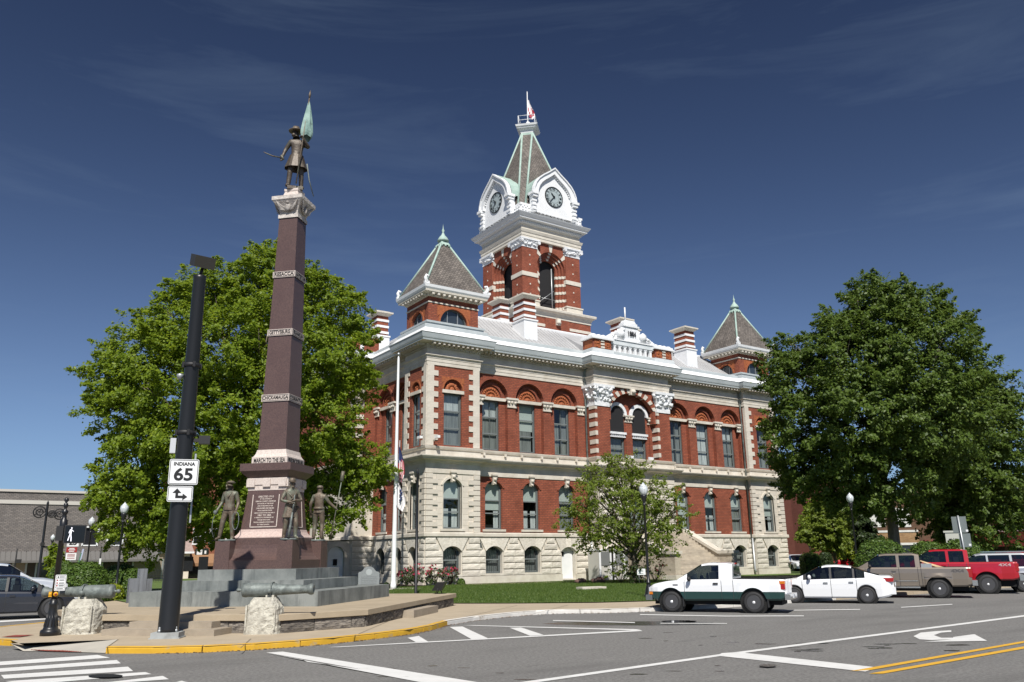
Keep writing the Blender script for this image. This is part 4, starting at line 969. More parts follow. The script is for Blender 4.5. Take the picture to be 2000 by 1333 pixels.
    for px, py in ((x0-.5, y0-.5), (x1+.5, y0-.5), (x0-.5, y1+.5)):
        ac = MB(); s = 1 if px < cx else -1
        ac.tube([(px+s*.3, py+.1, 20.35), (px+s*.1, py, 20.5), (px, py, 20.75), (px+s*.1, py, 20.95), (px+s*.24, py, 20.92), (px+s*.22, py, 20.8)], [.16,.15,.12,.1,.08,.06], 6); ac.box(px+s*.05-.12, px+s*.05+.25, py-.1, py+.12, 20.33, 20.5)
        CP('acroterion', ac, WHITE, tu)
turret(26.05); turret(58.41)
# downpipes
for x, y, zs in ((40.2, 48.9, (15.7, 3.0)), (58.3, 48.88, (15.7, 3.0)), (30.3, 48.9, (16, 14.9))):
    q = MB(); q.tube([(x+.0, y-.55, 16.25), (x, y-.1, zs[0]), (x, y-.1, zs[1])], .075, 8); CP('downpipe', q, PIPE)
    if zs[1] < 4: q = MB(); q.tube([(x, y-.2, 3.0), (x, y-.2, .4), (x, y-.3, .15)], .085, 8); CP('downpipe', q, GALV if x > 50 else WHITE)
for x, y, rzv in ((26.5, 48.2, 0), (25.6, 49.0, 0)):
    q = MB(); q.box(x-.1, x+.1, y-.55, y-.1, 9.45, 9.62, 0); q.tube([(x, y-.1, 9.5), (x+.1, y+.3, 9.3)], .03, 6); CP('security_camera', q, WHITE)
print('blocks', _nblock[0])
# ================================================================== CLOCK TOWER (parts of the courthouse)
TX, TY, TW = 44.33, 61.5, 3.41
tp = MB(); hw = 4.0
tp.box(TX-hw, TX+hw, TY-hw, TY+hw, 19.5, 23.2, 0)
for z in (21.0, 22.0): tp.box(TX-hw-.04, TX+hw+.04, TY-hw-.04, TY+hw+.04, z, z+.26, 1)
tp.box(TX-1.4, TX+1.4, TY-hw-.08, TY+hw, 19.5, 22.9, 0)
CP('tower_base', tp, [BRICK, CREAM])
sq = lambda h: [(TX-h,TY+h),(TX-h,TY-h),(TX+h,TY-h),(TX+h,TY+h)]
tb = MB(); tb.sweep(sq(hw), [(0,22.9),(.06,22.92),(.06,23.2),(.12,23.22),(.16,23.35),(.42,23.5),(.45,23.68),(.40,23.74),(-.6,23.86)]); CP('tower_ledge', tb, CREAM)
kb = MB(); boxF(kb, FW(TY-hw), TX-.22, TX+.22, 22.3, 22.95, -.3, .0, 0); kb.blob((TX, TY-hw-.28, 22.6), .24, 2, .3, 8, 6); CP('keystone', kb, CREAM)
# corner piers
pw = 1.72
for sx in (-1, 1):
    for sy in (-1, 1):
        x0 = TX+sx*TW-(pw if sx > 0 else 0); y0 = TY+sy*TW-(pw if sy > 0 else 0)
        p = MB(); p.box(x0, x0+pw, y0, y0+pw, 23.7, 29.8, 0)
        o = CP('belfry_pier', p, BRICK)
        s = MB(); s.box(x0-.06, x0+pw+.06, y0-.06, y0+pw+.06, 26.85, 27.25, 0); o2 = s.build('stone_band', CREAM, o, org=ROOT)
        s = MB(); s.box(x0-.1, x0+pw+.1, y0-.1, y0+pw+.1, 23.75, 24.55, 0); s.box(x0-.16, x0+pw+.16, y0-.16, y0+pw+.16, 24.5, 24.62, 0); s.build('pier_plinth', CREAM, o, org=ROOT)
        s = MB()
        for k in range(5):
            z = 25.1+k*.95
            if abs(z-27.1) < .3: continue
            s.box(x0+pw/2-.06, x0+pw/2+.06, y0-.03, y0+.05, z, z+.13, 0); s.box(x0-.03, x0+.05, y0+pw/2-.06, y0+pw/2+.06, z, z+.13, 0)
        s.build('inset_stone', CREAM, o, org=ROOT)['kind'] = 'stuff'
        s = MB()
        for k in (0,): s.box(x0+pw/2-.035, x0+pw/2+.035, y0-.012, y0+.05, 27.6, 29.3, 0); s.box(x0-.012, x0+.05, y0+pw/2-.035, y0+pw/2+.035, 27.6, 29.3, 0); s.box(x0+pw/2-.035, x0+pw/2+.035, y0-.012, y0+.05, 24.7, 26.9, 0); s.box(x0-.012, x0+.05, y0+pw/2-.035, y0+pw/2+.035, 24.7, 26.9, 0)
        s.build('pier_groove', BRICKD, o, org=ROOT)
        k = MB(); cx, cy = x0+pw/2, y0+pw/2; h0 = pw/2
        k.box(cx-h0-.04, cx+h0+.04, cy-h0-.04, cy+h0+.04, 29.7, 29.84, 0); k.frust(cx, cy, 29.84, 30.4, h0, h0, h0+.2, h0+.2, 0); k.box(cx-h0-.26, cx+h0+.26, cy-h0-.26, cy+h0+.26, 30.4, 30.56, 0)
        r2 = random.Random(sx*3+sy)
        for q in range(16):
            u = r2.uniform(-h0, h0); z = 29.95+r2.random()*.4
            k.blob((cx+u, cy-h0-.1, z), .11, q, .3, 6, 4); k.blob((cx-h0-.1, cy+u, z), .11, q+40, .3, 6, 4)
        for a in (-1, 1):
            k.lathe([(.0,-.1),(.17,-.1),(.17,.1),(0,.1)], 10, (cx+a*(h0+.12), cy-h0-.16, 30.27), 0, False, 'y'); k.lathe([(0,-.1),(.17,-.1),(.17,.1),(0,.1)], 10, (cx-h0-.16, cy+a*(h0+.12), 30.27), 0, False, 'x')
        CP('belfry_capital', k, WHITED, o)
# arches between: four stepped rings
bw = MB(); trim = MB()
for axis in 'FL':
    c = TX if axis == 'F' else -TY; pl = (TY-TW) if axis == 'F' else (TX-TW)
    u0, u1 = c-TW+pw, c+TW-pw; prev = None
    for k in range(4):
        Wk = (FW if axis == 'F' else LW)(pl+.12+k*.2); r = 1.66-k*.23
        lo, hi = (u0, u1)
        wall(bw, Wk, lo, hi, 23.7, 30.6, [(c-r, c+r, 23.7, 28.1, r)], 0, .2, 0)
        for s in (-1, 1):
            for q in range(5): boxF(trim, Wk, c+s*(r+.1)-.12, c+s*(r+.1)+.12, 24.3+q*.78, 24.56+q*.78, -.03, .18, 0)
        for a in (90, 42, 138):
            a = R(a); ca, sa = math.cos(a), math.sin(a); r1 = r; r0 = r+(.9 if k == 0 else .23); hwid = .13 if k else .16
            pts = [(c+ca*r1+sa*hwid*.8, 28.1+sa*r1-ca*hwid*.8), (c+ca*r0+sa*hwid*1.5, 28.1+sa*r0-ca*hwid*1.5), (c+ca*r0-sa*hwid*1.5, 28.1+sa*r0+ca*hwid*1.5), (c+ca*r1-sa*hwid*.8, 28.1+sa*r1+ca*hwid*.8)]
            trim.add([Wk(u, min(z, 30.5), -.03) for u, z in pts], 0); trim.add([Wk(*pts[0], -.03), Wk(*pts[3], -.03), Wk(*pts[3], .18), Wk(*pts[0], .18)], 0)
    boxF(bw, (FW if axis == 'F' else LW)(pl), c-1.7, c+1.7, 23.7, 23.95, .1, 1.0, 0)
CP('belfry_arch', bw, BRICK); CP('arch_stone', trim, CREAM, kind='stuff')
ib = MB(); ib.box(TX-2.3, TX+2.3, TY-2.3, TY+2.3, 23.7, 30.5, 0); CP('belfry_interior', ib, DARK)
lt = MB(); lt.tube([(TX+.55, TY-2.6, 23.9), (TX+.55, TY-2.6, 28.4)], .07, 6); lt.tube([(TX-.9, TY-2.6, 24.9), (TX+.8, TY-2.55, 26.2)], .03, 5); lt.tube([(TX-.7, TY-2.6, 25.3), (TX+.9, TY-2.6, 25.3)], .03, 5); CP('antenna_mast', lt, GALV)
# entablature, cornice, dentils
b = MB(); b.sweep(sq(TW), [(-.2,30.5),(.12,30.52),(.12,30.8),(.16,30.82),(.16,31.05),(.22,31.12),(.28,31.3),(.3,31.36),(.06,31.4),(.06,31.85),(.12,31.9),(.12,32.0)], mis=None); CP('tower_entablature', b, CREAM)
b = MB(); b.sweep(sq(TW), [(.12,31.95),(.2,32.02),(.2,32.25),(.62,32.32),(.64,32.45),(.72,32.5),(.86,32.72),(.9,32.8),(.8,32.84),(.1,32.95)], mis=[0,0,0,1,0,0,0,1,1]); CP('tower_cornice', b, [mat('cornice_grey_white', (.60,.62,.64), .5), WHITE])
b = MB()
for k in range(34):
    u = -TW-.1+k*.212; b.box(TX+u, TX+u+.1, TY-TW-.32, TY-TW-.18, 32.02, 32.2, 0); b.box(TX-TW-.32, TX-TW-.18, TY+u, TY+u+.1, 32.02, 32.2, 0)
CP('tower_dentil', b, WHITE, kind='stuff')
# parapet course with blocks and drops
h1 = 3.62; b = MB(); b.sweep(sq(h1), [(0,32.8),(.12,32.85),(.12,33.15),(.02,33.2),(.02,33.7),(.1,33.75),(.1,33.95),(.02,34.0),(-.3,34.1)])
for s in (-1, 1):
    for k in range(3):
        for z in (33.25, 33.55): b.box(TX+s*(2.75+k*.34)-.1, TX+s*(2.75+k*.34)+.1, TY-h1-.14, TY-h1+.05, z, z+.16, 0); b.box(TX-h1-.14, TX-h1+.05, TY+s*(2.75+k*.34)-.1, TY+s*(2.75+k*.34)+.1, z, z+.16, 0)
for k in range(7): b.box(TX-1.5+k*.45, TX-1.28+k*.45, TY-h1-.32, TY-h1, 33.25, 33.42, 0); b.box(TX-h1-.32, TX-h1, TY-1.5+k*.45, TY-1.28+k*.45, 33.25, 33.42, 0)
CP('tower_parapet', b, WHITE)
# spire roof with narrow corner faces
rb = MB(); zb, zt = 34.0, 43.7; w0, c0, t0 = 3.45, 2.95, .75
def corner(sx, sy): return (TX+sx*c0, TY+sy*w0, zb), (TX+sx*w0, TY+sy*c0, zb)
mid = {'S': (TX, TY-t0, zt), 'N': (TX, TY+t0, zt), 'W': (TX-t0, TY, zt), 'E': (TX+t0, TY, zt)}
sw_f, sw_l = corner(-1, -1); se_f, se_r = corner(1, -1); nw_b, nw_l = corner(-1, 1); ne_b, ne_r = corner(1, 1)
rb.add([sw_f, se_f, mid['S']], 0); rb.add([nw_l, sw_l, mid['W']], 0); rb.add([se_r, ne_r, mid['E']], 0); rb.add([ne_b, nw_b, mid['N']], 0)
for a, b2, t1, t2 in ((sw_l, sw_f, 'S', 'W'), (se_f, se_r, 'E', 'S'), (ne_r, ne_b, 'N', 'E'), (nw_b, nw_l, 'W', 'N')): rb.add([a, b2, mid[t1], mid[t2]], 0)
CP('spire_roof', rb, SLATE)
hp = MB()
for a, t in ((sw_l,'W'), (sw_f,'S'), (se_f,'S'), (se_r,'E'), (nw_l,'W'), (ne_r,'E'), (nw_b,'N'), (ne_b,'N')): hp.tube([a, mid[t]], .11, 6)
for z, s in ((43.55, .82), ): hp.sweep([mid['W'][:2], mid['S'][:2], mid['E'][:2], mid['N'][:2]], [(0,43.3),(.1,43.3),(.1,43.75),(0,43.75)])
CP('copper_hip', hp, COPPER)
dk = MB(); dpath = [(TX-.78,TY),(TX,TY-.78),(TX+.78,TY),(TX,TY+.78)]
dk.sweep(dpath, [(0,43.6),(.08,43.7),(.14,43.95),(.40,44.15),(.42,44.25),(.52,44.32),(.58,44.5),(.5,44.54),(-.5,44.56)]); CP('spire_deck', dk, WHITE)
rl = MB(); dd = 1.2; cs_ = [(TX-dd,TY),(TX,TY-dd),(TX+dd,TY),(TX,TY+dd)]
for i in range(4):
    a, b2 = cs_[i], cs_[(i+1) % 4]; rl.tube([(*a,44.5),(*a,45.6)], .04, 6)
    for z in (45.1, 45.58): rl.tube([(*a,z),(*b2,z)], .03, 6)
CP('deck_railing', rl, WHITE)
fp = MB(); fp.lathe([(.07,44.5),(.06,46.2),(.05,48.7),(.0,48.9)], 8, (TX, TY, 0)); fp.blob((TX, TY-.05, 45.0), .26, 2, .05, 10, 8); CP('spire_flagpole', fp, WHITE)
FLAGR = mat('flag_red', (.42,.03,.05), .8); FLAGW = mat('flag_white', (.75,.73,.74), .8); FLAGB = mat('flag_blue', (.03,.045,.14), .8)
def furled(mb, x, y, z1, z0, w, seed, cols):
    # a flag hanging limp: folded strips of cloth, stripes running down along the folds
    rn = random.Random(seed); n = 7; m = 12
    for i in range(n):
        for k in range(m):
            def P(a, t):
                u = a/n; s = t/m; ww = w*(.35+.65*math.sin(min(s*1.5, 1)*math.pi/2))*(1-.35*max(0, s-.7)/.3)
                return (x+u*ww, y+.12*w*math.sin(a*2.3+s*1.5), z1-(z1-z0)*s-u*w*.8*(1-.4*s))
            q = [P(i, k), P(i, k+1), P(i+1, k+1), P(i+1, k)]
            c = cols[0] if k < m*.42 and i > -1 and cols[0] is not None and (k+i*.3 < m*.42) else cols[1+((i+k//9) % 2)]
            mb.add(q, c, True)
fl = MB(); furled(fl, TX+.06, TY, 48.0, 46.1, .8, 2, [1, 0, 1]); CP('spire_flag', fl, [FLAGR, FLAGW, FLAGB])
# clock gables
CLK = mat('clock_dial', (.36,.42,.43), .4); CLKB = mat('clock_black', (.012,.014,.014), .5)
half = [(2.5,33.2),(2.5,35.05),(2.42,35.6),(2.2,36.15),(1.85,36.62),(1.35,37.05),(.7,37.5),(0,38.05)]
def numeral(s):
    c = bpy.data.curves.new('numeral', 'FONT'); c.body = s; c.size = .3; c.align_x = 'CENTER'; c.align_y = 'CENTER'; c.extrude = .004; c.offset = .008; c.materials.append(CLKB); return c
for axis in 'FL':
    c = TX if axis == 'F' else -TY; pl = (TY-4.0) if axis == 'F' else (TX-4.0); Wd = (FW if axis == 'F' else LW)(pl); q = 1.0
    gb = MB(); pts = [(c-a, z) for a, z in half] + [(c+a, z) for a, z in half[::-1][1:]]
    gb.add([Wd(u, z, .0) for u, z in pts][::-1], 0)
    inn = [(c+(u-c)*.80, 35.0+(z-35.0)*.83 if z > 35 else z) for u, z in pts]
    gb.add([Wd(u, z, -.02) for u, z in inn][::-1], 0)
    for a, b2 in zip(pts, pts[1:]): gb.add([Wd(*a, 0), Wd(*b2, 0), Wd(*b2, .5), Wd(*a, .5)], 0)
    gable = CP('clock_gable', gb, WHITE)
    rim = MB(); ring(rim, Wd, inn[1:-1], pts[1:-1], -.3, .0, 0); o2 = [(c+(u-c)*1.05, 35+(z-35)*1.05 if z > 35 else z) for u, z in pts]; ring(rim, Wd, pts[1:-1], o2[1:-1], -.42, .1, 0)
    for s in (-1, 1):
        boxF(rim, Wd, c+s*2.45-.34, c+s*2.45+.34, 34.85, 35.1, -.5, .35, 0); boxF(rim, Wd, c+s*2.42-.26, c+s*2.42+.26, 34.6, 34.85, -.4, .3, 0); boxF(rim, Wd, c+s*2.4-.2, c+s*2.4+.2, 33.2, 34.6, -.15, .3, 0)
        for k in range(3): boxF(rim, Wd, c+s*2.4-.26, c+s*2.4+.26, 33.35+k*.42, 33.55+k*.42, -.22, .0, 0)
    rim.build('gable_rim', WHITE, gable, org=ROOT)
    dn = MB(); mid_ = [(c+(u-c)*.78, 35.0+(z-35.0)*.80 if z > 35 else z) for u, z in pts]
    for (a, b2) in zip(mid_[2:-2], mid_[3:-2]):
        n = max(1, int(math.hypot(b2[0]-a[0], b2[1]-a[1])/.2))
        for k in range(n):
            t = (k+.5)/n; u, z = a[0]+(b2[0]-a[0])*t, a[1]+(b2[1]-a[1])*t; boxF(dn, Wd, u-.05, u+.05, z-.05, z+.05, -.16, -.0, 0)
    dn.build('gable_dentil', WHITE, gable, org=ROOT)['kind'] = 'stuff'
    cr = MB()
    for a, b2 in zip(o2[1:-1], o2[2:-1]):
        da = .2; dep = lambda z: .3+(z-34.0)/9.7*(w0-t0)+(4.0-w0)
        cr.add([Wd(*a, 0), Wd(*b2, 0), Wd(*b2, dep(b2[1])+.4), Wd(*a, dep(a[1])+.4)], 0)
    cr.build('dormer_roof', COPPER, gable, org=ROOT)
    zc = 35.2; r = 1.0
    ck = MB(); circ = [(c+r*math.cos(2*math.pi*k/32), zc+r*math.sin(2*math.pi*k/32)) for k in range(32)]
    ck.add([Wd(u, z, -.06) for u, z in circ], 0)
    for k in range(32):
        l = (k+1) % 32; f = lambda p, s: (c+(p[0]-c)*s, zc+(p[1]-zc)*s)
        ck.add([Wd(*f(circ[k], .97), -.1), Wd(*f(circ[l], .97), -.1), Wd(*f(circ[l], 1.06), -.1), Wd(*f(circ[k], 1.06), -.1)][::-1], 1); ck.add([Wd(*f(circ[k], 1.06), -.1), Wd(*f(circ[l], 1.06), -.1), Wd(*f(circ[l], 1.06), .0), Wd(*f(circ[k], 1.06), .0)], 1)
        ck.add([Wd(*f(circ[k], .60), -.066), Wd(*f(circ[l], .60), -.066), Wd(*f(circ[l], .62), -.066), Wd(*f(circ[k], .62), -.066)], 1)
    clock = CP('clock', ck, [CLK, CLKB], gable)
    for hour, s in enumerate(['XII','I','II','III','IIII','V','VI','VII','VIII','IX','X','XI']):
        a = hour*math.pi/6; o = bpy.data.objects.new('numeral', numeral(s)); COL.objects.link(o); o.parent = clock
        u, z = c+.79*math.sin(a), zc+.79*math.cos(a)
        o.location = Vector(Wd(u, z, -.072))-ROOT
        o.rotation_euler = (Matrix.Rotation(0 if axis == 'F' else -math.pi/2, 3, 'Z') @ Matrix.Rotation(math.pi/2, 3, 'X') @ Matrix.Rotation(-a, 3, 'Z')).to_euler()
    for ln, wd, ang in ((.78, .05, 222), (.55, .07, 318)):
        a = R(ang); hb = MB(); d_, n_ = (math.sin(a), math.cos(a)), (math.cos(a), -math.sin(a))
        hb.add([Wd(c+d_[0]*s+n_[0]*w, zc+d_[1]*s+n_[1]*w, -.12) for s, w in ((-.15, -wd), (-.15, wd), (ln*.8, wd*.8), (ln, 0), (ln*.8, -wd*.8))][::-1], 0); hb.build('clock_hand', CLKB, clock, org=ROOT)
# date
def text(name, body, size, m, loc, rot, parent=None, ext=.003, align='CENTER', sx=1.0, off=0.0):
    c = bpy.data.curves.new(name, 'FONT'); c.body = body; c.size = size; c.align_x = align; c.align_y = 'CENTER'; c.extrude = ext; c.offset = off; c.materials.append(m); c.resolution_u = 4
    o = bpy.data.objects.new(name, c); COL.objects.link(o); o.location = loc; o.rotation_euler = rot; o.scale = (sx, 1, 1)
    if parent is not None: o.parent = parent
    return o
text('lettering', '1884', .62, SIGNB, Vector((44.33, YB-.30, 19.15))-ROOT, (math.pi/2-.08, 0, 0), court, .02, sx=.75)
# ================================================================== TERRACE under the monument
MC = Vector((8.957, 27.154)); MTH = R(44.6)
me_, mq_ = Vector((math.cos(MTH), math.sin(MTH))), Vector((-math.sin(MTH), math.cos(MTH)))
def ML(f, r): p = MC - me_*f - mq_*r; return (p.x, p.y)       # f towards the street corner, r to the right
TZ = .56
tpts = [ML(6.3,-2.1), ML(6.3,3.5), ML(4.25,4.95), ML(-5.3,4.75), ML(-5.3,-4.9), ML(4.2,-4.3)]
terrace = thing('stone_terrace', 'low stone terrace with tan paving carrying the obelisk monument', 'terrace', (MC.x, MC.y, 0))
TO = Vector((MC.x, MC.y, 0))
def insetp(P, d):
    n = len(P); r = []
    for i in range(n):
        a, b, c = Vector(P[i-1]), Vector(P[i]), Vector(P[(i+1) % n]); n1 = Vector(((b-a).y, -(b-a).x)).normalized(); n2 = Vector(((c-b).y, -(c-b).x)).normalized(); m = (n1+n2); m /= m.dot(n1); r.append(tuple(b-m*d))
    return r
ccw = sum(a[0]*b[1]-b[0]*a[1] for a, b in zip(tpts, tpts[1:]+tpts[:1])) > 0
if not ccw: tpts = tpts[::-1]
g = MB(); poly(g, tpts, TZ); g.sweep(tpts, [(0,TZ-.15),(.02,TZ-.14),(.02,TZ-.01),(0,TZ)]); g.build('coping', TERR, terrace, org=TO)
inn = insetp(tpts, .13)
g = MB(); g.sweep(inn, [(0,-.05),(0,TZ-.14)]); g.build('wall_core', mat('dark_mortar', (.05,.045,.04), .95), terrace, org=TO)
g = MB(); g.sweep(insetp(tpts, .10), [(0,TZ-.22),(.03,TZ-.22),(.03,TZ-.19),(0,TZ-.19)]); g.build('conduit', GALV, terrace, org=TO)
rb_ = [rock(30+i) for i in range(4)]
WR = []
for i in range(4):
    m_ = rb_[i]; m_.materials.clear(); m_.materials.append(WALLST); m_.name = 'wall_stone'; WR.append(m_)
r2 = random.Random(9)
for i in range(len(inn)):
    a, b = Vector(inn[i]), Vector(inn[(i+1) % len(inn)]); ln = (b-a).length; t = (b-a).normalized(); ang = math.atan2(t.y, t.x)
    mid = (a+b)/2
    if mid.y > 31.5: continue                # hidden behind the monument
    for row, (z0, hh) in enumerate(((.10,.31),)):
        s = 0
        while s < ln-.05:
            w = min(r2.uniform(.5, 1.1), ln-s); p = a+t*(s+w/2)
            o = link('wall_stone', WR[r2.randrange(4)], terrace); o.location = (p.x-MC.x, p.y-MC.y, z0+.01); o.rotation_euler = (0, 0, ang); o.scale = (w-.02, 1, hh-.02); s += w
# steps up to it
def step(px0, px1, z0, z1, depth, name):
    a, b = G(*px0, z0).to_2d(), G(*px1, z0).to_2d(); t = (b-a).normalized(); nn = Vector((-t.y, t.x)); g = MB()
    g.prism([a, b, b+nn*depth, a+nn*depth], z0, z1, 0); return g.build(name, TERR2, terrace, org=TO)
TERR2 = second(mat('step_stone', (.36,.305,.235), .9, (.29,.245,.19), 2.5, bump=.3, bscale=30), (.16,.135,.105), 1.5, (.5,.75), strength=.5)
def stepL(f0, f1, r0, r1, z0, z1, name='step'):
    g = MB(); P = [ML(f0, r0), ML(f0, r1), ML(f1, r1), ML(f1, r0)]; P = P if sum(a[0]*b[1]-b[0]*a[1] for a, b in zip(P, P[1:]+P[:1])) > 0 else P[::-1]
    g.prism(P, z0, z1, 0); return g.build(name, TERR2, terrace, org=TO)
stepL(7.05, 6.25, -.72, 2.25, .12, .27); stepL(6.68, 6.25, -.25, 1.95, .27, .42)
stepL(1.1, -1.45, 4.85, 5.2, .12, .34)

# ================================================================== MONUMENT
mon = thing('soldiers_monument', 'tall brown granite obelisk on stepped base with battle names in pale bands', 'monument', (MC.x, MC.y, TZ), MTH)
# local frame: -x faces the street corner, -y faces right
def lofts(name, rings, m, parent=mon, cap=True, label=None):
    g = MB(); n = len(rings)
    for (h0, z0), (h1, z1) in zip(rings, rings[1:]):
        for a, b in (((-1,-1),(1,-1)), ((1,-1),(1,1)), ((1,1),(-1,1)), ((-1,1),(-1,-1))): g.add([(a[0]*h0,a[1]*h0,z0-TZ),(b[0]*h0,b[1]*h0,z0-TZ),(b[0]*h1,b[1]*h1,z1-TZ),(a[0]*h1,a[1]*h1,z1-TZ)], 0)
    if cap: h, z = rings[-1]; g.add([(-h,-h,z-TZ),(h,-h,z-TZ),(h,h,z-TZ),(-h,h,z-TZ)], 0)
    o = g.build(name, m, parent); tag(o, label=label); return o
def slabs(s, z0, z1, cuts):
    # each tier is laid from separate slabs
    for i in range(4):
        A = [-s]+[c*s for c in cuts]+[s]
        for a, b in zip(A, A[1:]):
            g = MB(); w = min(.75, s)
            lo, hi = a+(.0 if a == -s else .004), b-(w if b == s else .004)
            p = [(lo,-s),(hi,-s),(hi,-s+w),(lo,-s+w)]; c_, s_ = [(1,0),(0,1),(-1,0),(0,-1)][i]
            P = [(x*c_-y*s_, x*s_+y*c_) for x, y in p]; g.prism(P, z0-TZ, z1-TZ, 0); g.build('tier_slab', CONCM, mon)
slabs(2.97, .56, .97, (-.32, .35)); slabs(2.12, .97, 1.255, (.05,)); slabs(1.63, 1.255, 1.575, (-.1,))
g = MB()
for s, z in ((2.9, .955), (2.1, 1.24), (1.6, 1.56)): g.add([(-s,-s,z-TZ),(s,-s,z-TZ),(s,s,z-TZ),(-s,s,z-TZ)], 0)
g.build('tier_core', CONCM, mon)
lofts('plinth', [(1.30,1.575),(1.30,1.84),(1.24,1.86),(1.12,1.95),(1.04,2.06),(.985,2.2),(.97,2.31),(.97,2.33)], GRANR)
lofts('plinth_course', [(.94,2.33),(.94,2.53)], GRANR)
lofts('base_moulding', [(.93,2.53),(.93,2.56),(.86,2.62),(.80,2.72),(.78,2.80)], GRANP)
lofts('die', [(.77,2.80),(.66,4.06)], GRANR)
g = MB(); 
lofts('frieze', [(.67,4.04),(.67,4.2),(.70,4.22),(.70,4.44)], GRANW)
for i in range(4):
    for u in (-.55, 0, .55):
        g = MB(); c_, s_ = [(1,0),(0,1),(-1,0),(0,-1)][i]; P = [(u-.13,-.735),(u+.13,-.735),(u+.13,-.6),(u-.13,-.6)]; g.prism([(x*c_-y*s_, x*s_+y*c_) for x, y in P], 4.15-TZ, 4.40-TZ, 0); g.build('frieze_block', GRANW, mon)
lofts('cornice_slab', [(.68,4.44),(.74,4.50),(.80,4.56),(.87,4.64),(.89,4.66),(.89,4.90)], GRANR)
lofts('name_course', [(.63,4.90),(.63,5.13),(.60,5.15),(.55,5.24),(.515,5.38)], GRANW)
lofts('shaft', [(.495,5.38),(.35,13.72)], GRANR)
SH = lambda z: .495+(.35-.495)*(z-5.38)/(13.72-5.38)
names = [(7.13, .24, 'CHICKAMAUGA', 'CORINTH'), (9.43, .23, 'GETTYSBURG', 'FRANKLIN'), (11.56, .22, 'RESACCA', 'ANTIETAM')]
def band_text(body, h, z, hw, face, size):
    # front face looks along -x, right face along -y
    rot = (math.pi/2, 0, -math.pi/2) if face == 'f' else (math.pi/2, 0, 0)
    loc = (-hw-.006, 0, z-TZ) if face == 'f' else (0, -hw-.006, z-TZ)
    o = text('lettering', body, size, SIGNB, loc, rot, mon, .002, off=.004); return o
def fit(o, width):
    o.scale = (width/max(len(o.data.body)*o.data.size*.62, .01), 1, 1)
for z, hh, a, b in names:
    hw = SH(z)+.035; lofts('name_band', [(hw, z-hh/2), (hw, z+hh/2)], GRANW)
    fr = MB()
    for sgn in (0, 1):
        for u0, u1, za, zb in ((-hw+.03, hw-.03, z-hh/2+.02, z-hh/2+.035), (-hw+.03, hw-.03, z+hh/2-.035, z+hh/2-.02), (-hw+.03, -hw+.045, z-hh/2+.02, z+hh/2-.02), (hw-.045, hw-.03, z-hh/2+.02, z+hh/2-.02)):
            if sgn: fr.box(u0, u1, -hw-.004, -hw, za-TZ, zb-TZ, 0)
            else: fr.box(-hw-.004, -hw, u0, u1, za-TZ, zb-TZ, 0)
    fr.build('band_border', SIGNB, mon)
    fit(band_text(a, hh, z, hw, 'f', .17), hw*1.72); fit(band_text(b, hh, z, hw, 'r', .17), hw*1.72)
fit(band_text('MARCH TO THE SEA', .2, 5.01, .63, 'f', .2), 1.2); fit(band_text('FREDRICKSBURG', .2, 5.01, .63, 'r', .2), 1.2)
# inscription panel
tilt = math.atan2(.11, 1.26)
pn = MB()
def dief(z): return .77-(z-2.80)*.11/1.26
for u0, u1, za, zb in ((-.47,-.445,2.86,3.9), (.445,.47,2.86,3.9), (-.47,.47,2.86,2.885)):
    pn.mesh([(-dief(z)-o, u, z-TZ) for z in (za, zb) for o in (.0, .012) for u in (u0, u1)], [(0,1,5,4),(2,6,7,3),(0,4,6,2),(1,3,7,5),(4,5,7,6)], 0)
    pn.mesh([(u, -dief(z)-o, z-TZ) for z in (za, zb) for o in (.0, .012) for u in (u0, u1)], [(0,1,5,4),(2,6,7,3),(0,4,6,2),(1,3,7,5),(4,5,7,6)], 0)
pn.build('panel_border', GRANW, mon)
for i, (body, sz, w) in enumerate([('ERECTED 1912', .1, .62), ('BY THE CITIZENS OF', .06, .5), ('GIBSON COUNTY, INDIANA', .07, .76), ('IN HONOR OF THE VALOR', .06, .6), ('AND PATRIOTISM OF THE', .06, .6), ('2,700 SOLDIERS AND SAILORS', .07, .76), ('WHO ENLISTED FROM', .06, .52), ('GIBSON COUNTY IN THE CIVIL WAR OF', .06, .8), ('1861 TO 1865', .1, .6), ('A TRIBUTE TO THE MEMORY OF', .06, .74), ('THE 500 WHO GAVE', .06, .48), ('THE FULL MEASURE OF DEVOTION', .06, .78), ('TO THEIR COUNTRY.', .06, .46)]):
    z = 3.83-i*.074
    for face in 'f':
        o = text('lettering', body, sz*.82, GRANW, (-dief(z)-.006, 0, z-TZ), (math.pi/2-tilt, 0, -math.pi/2), mon, .002, off=.0015); fit(o, w)
# eagle capital
lofts('capital_block', [(.385,13.72),(.385,13.86),(.34,13.88),(.36,14.0),(.43,14.18),(.56,14.36),(.58,14.38),(.58,14.52)], mat('carved_capital', (.60,.555,.51), .8, (.40,.36,.33), 6, bump=.8, bscale=14))
g = MB(); r2 = random.Random(6)
for face in range(4):
    c_, s_ = [(1,0),(0,1),(-1,0),(0,-1)][face]
    def T(x, y, z): return (x*c_-y*s_, x*s_+y*c_, z-TZ)
    for s in (-1, 1):
        for k in range(7):
            t = k/6; g.tube([T(s*.06, -.42, 13.98+t*.05), T(s*(.2+.12*t), -.46-.05*t, 14.02+t*.22), T(s*(.26+.16*t), -.52-.04*t, 14.0+t*.34)], [.03,.028,.01], 5)
    g.blob(T(0, -.44, 14.08), .1, 3, .15, 7, 6, sc=(1,1,1.6)); g.blob(T(0, -.5, 14.27), .06, 4, .1, 6, 5)
g.build('carved_eagle', mat('carved_eagle_stone', (.22,.2,.185), .85, (.45,.42,.39), 8), mon)
lofts('statue_base', [(.33,14.52),(.33,14.62),(.29,14.66),(.25,14.8),(.27,14.84),(.27,14.92)], GRANW)
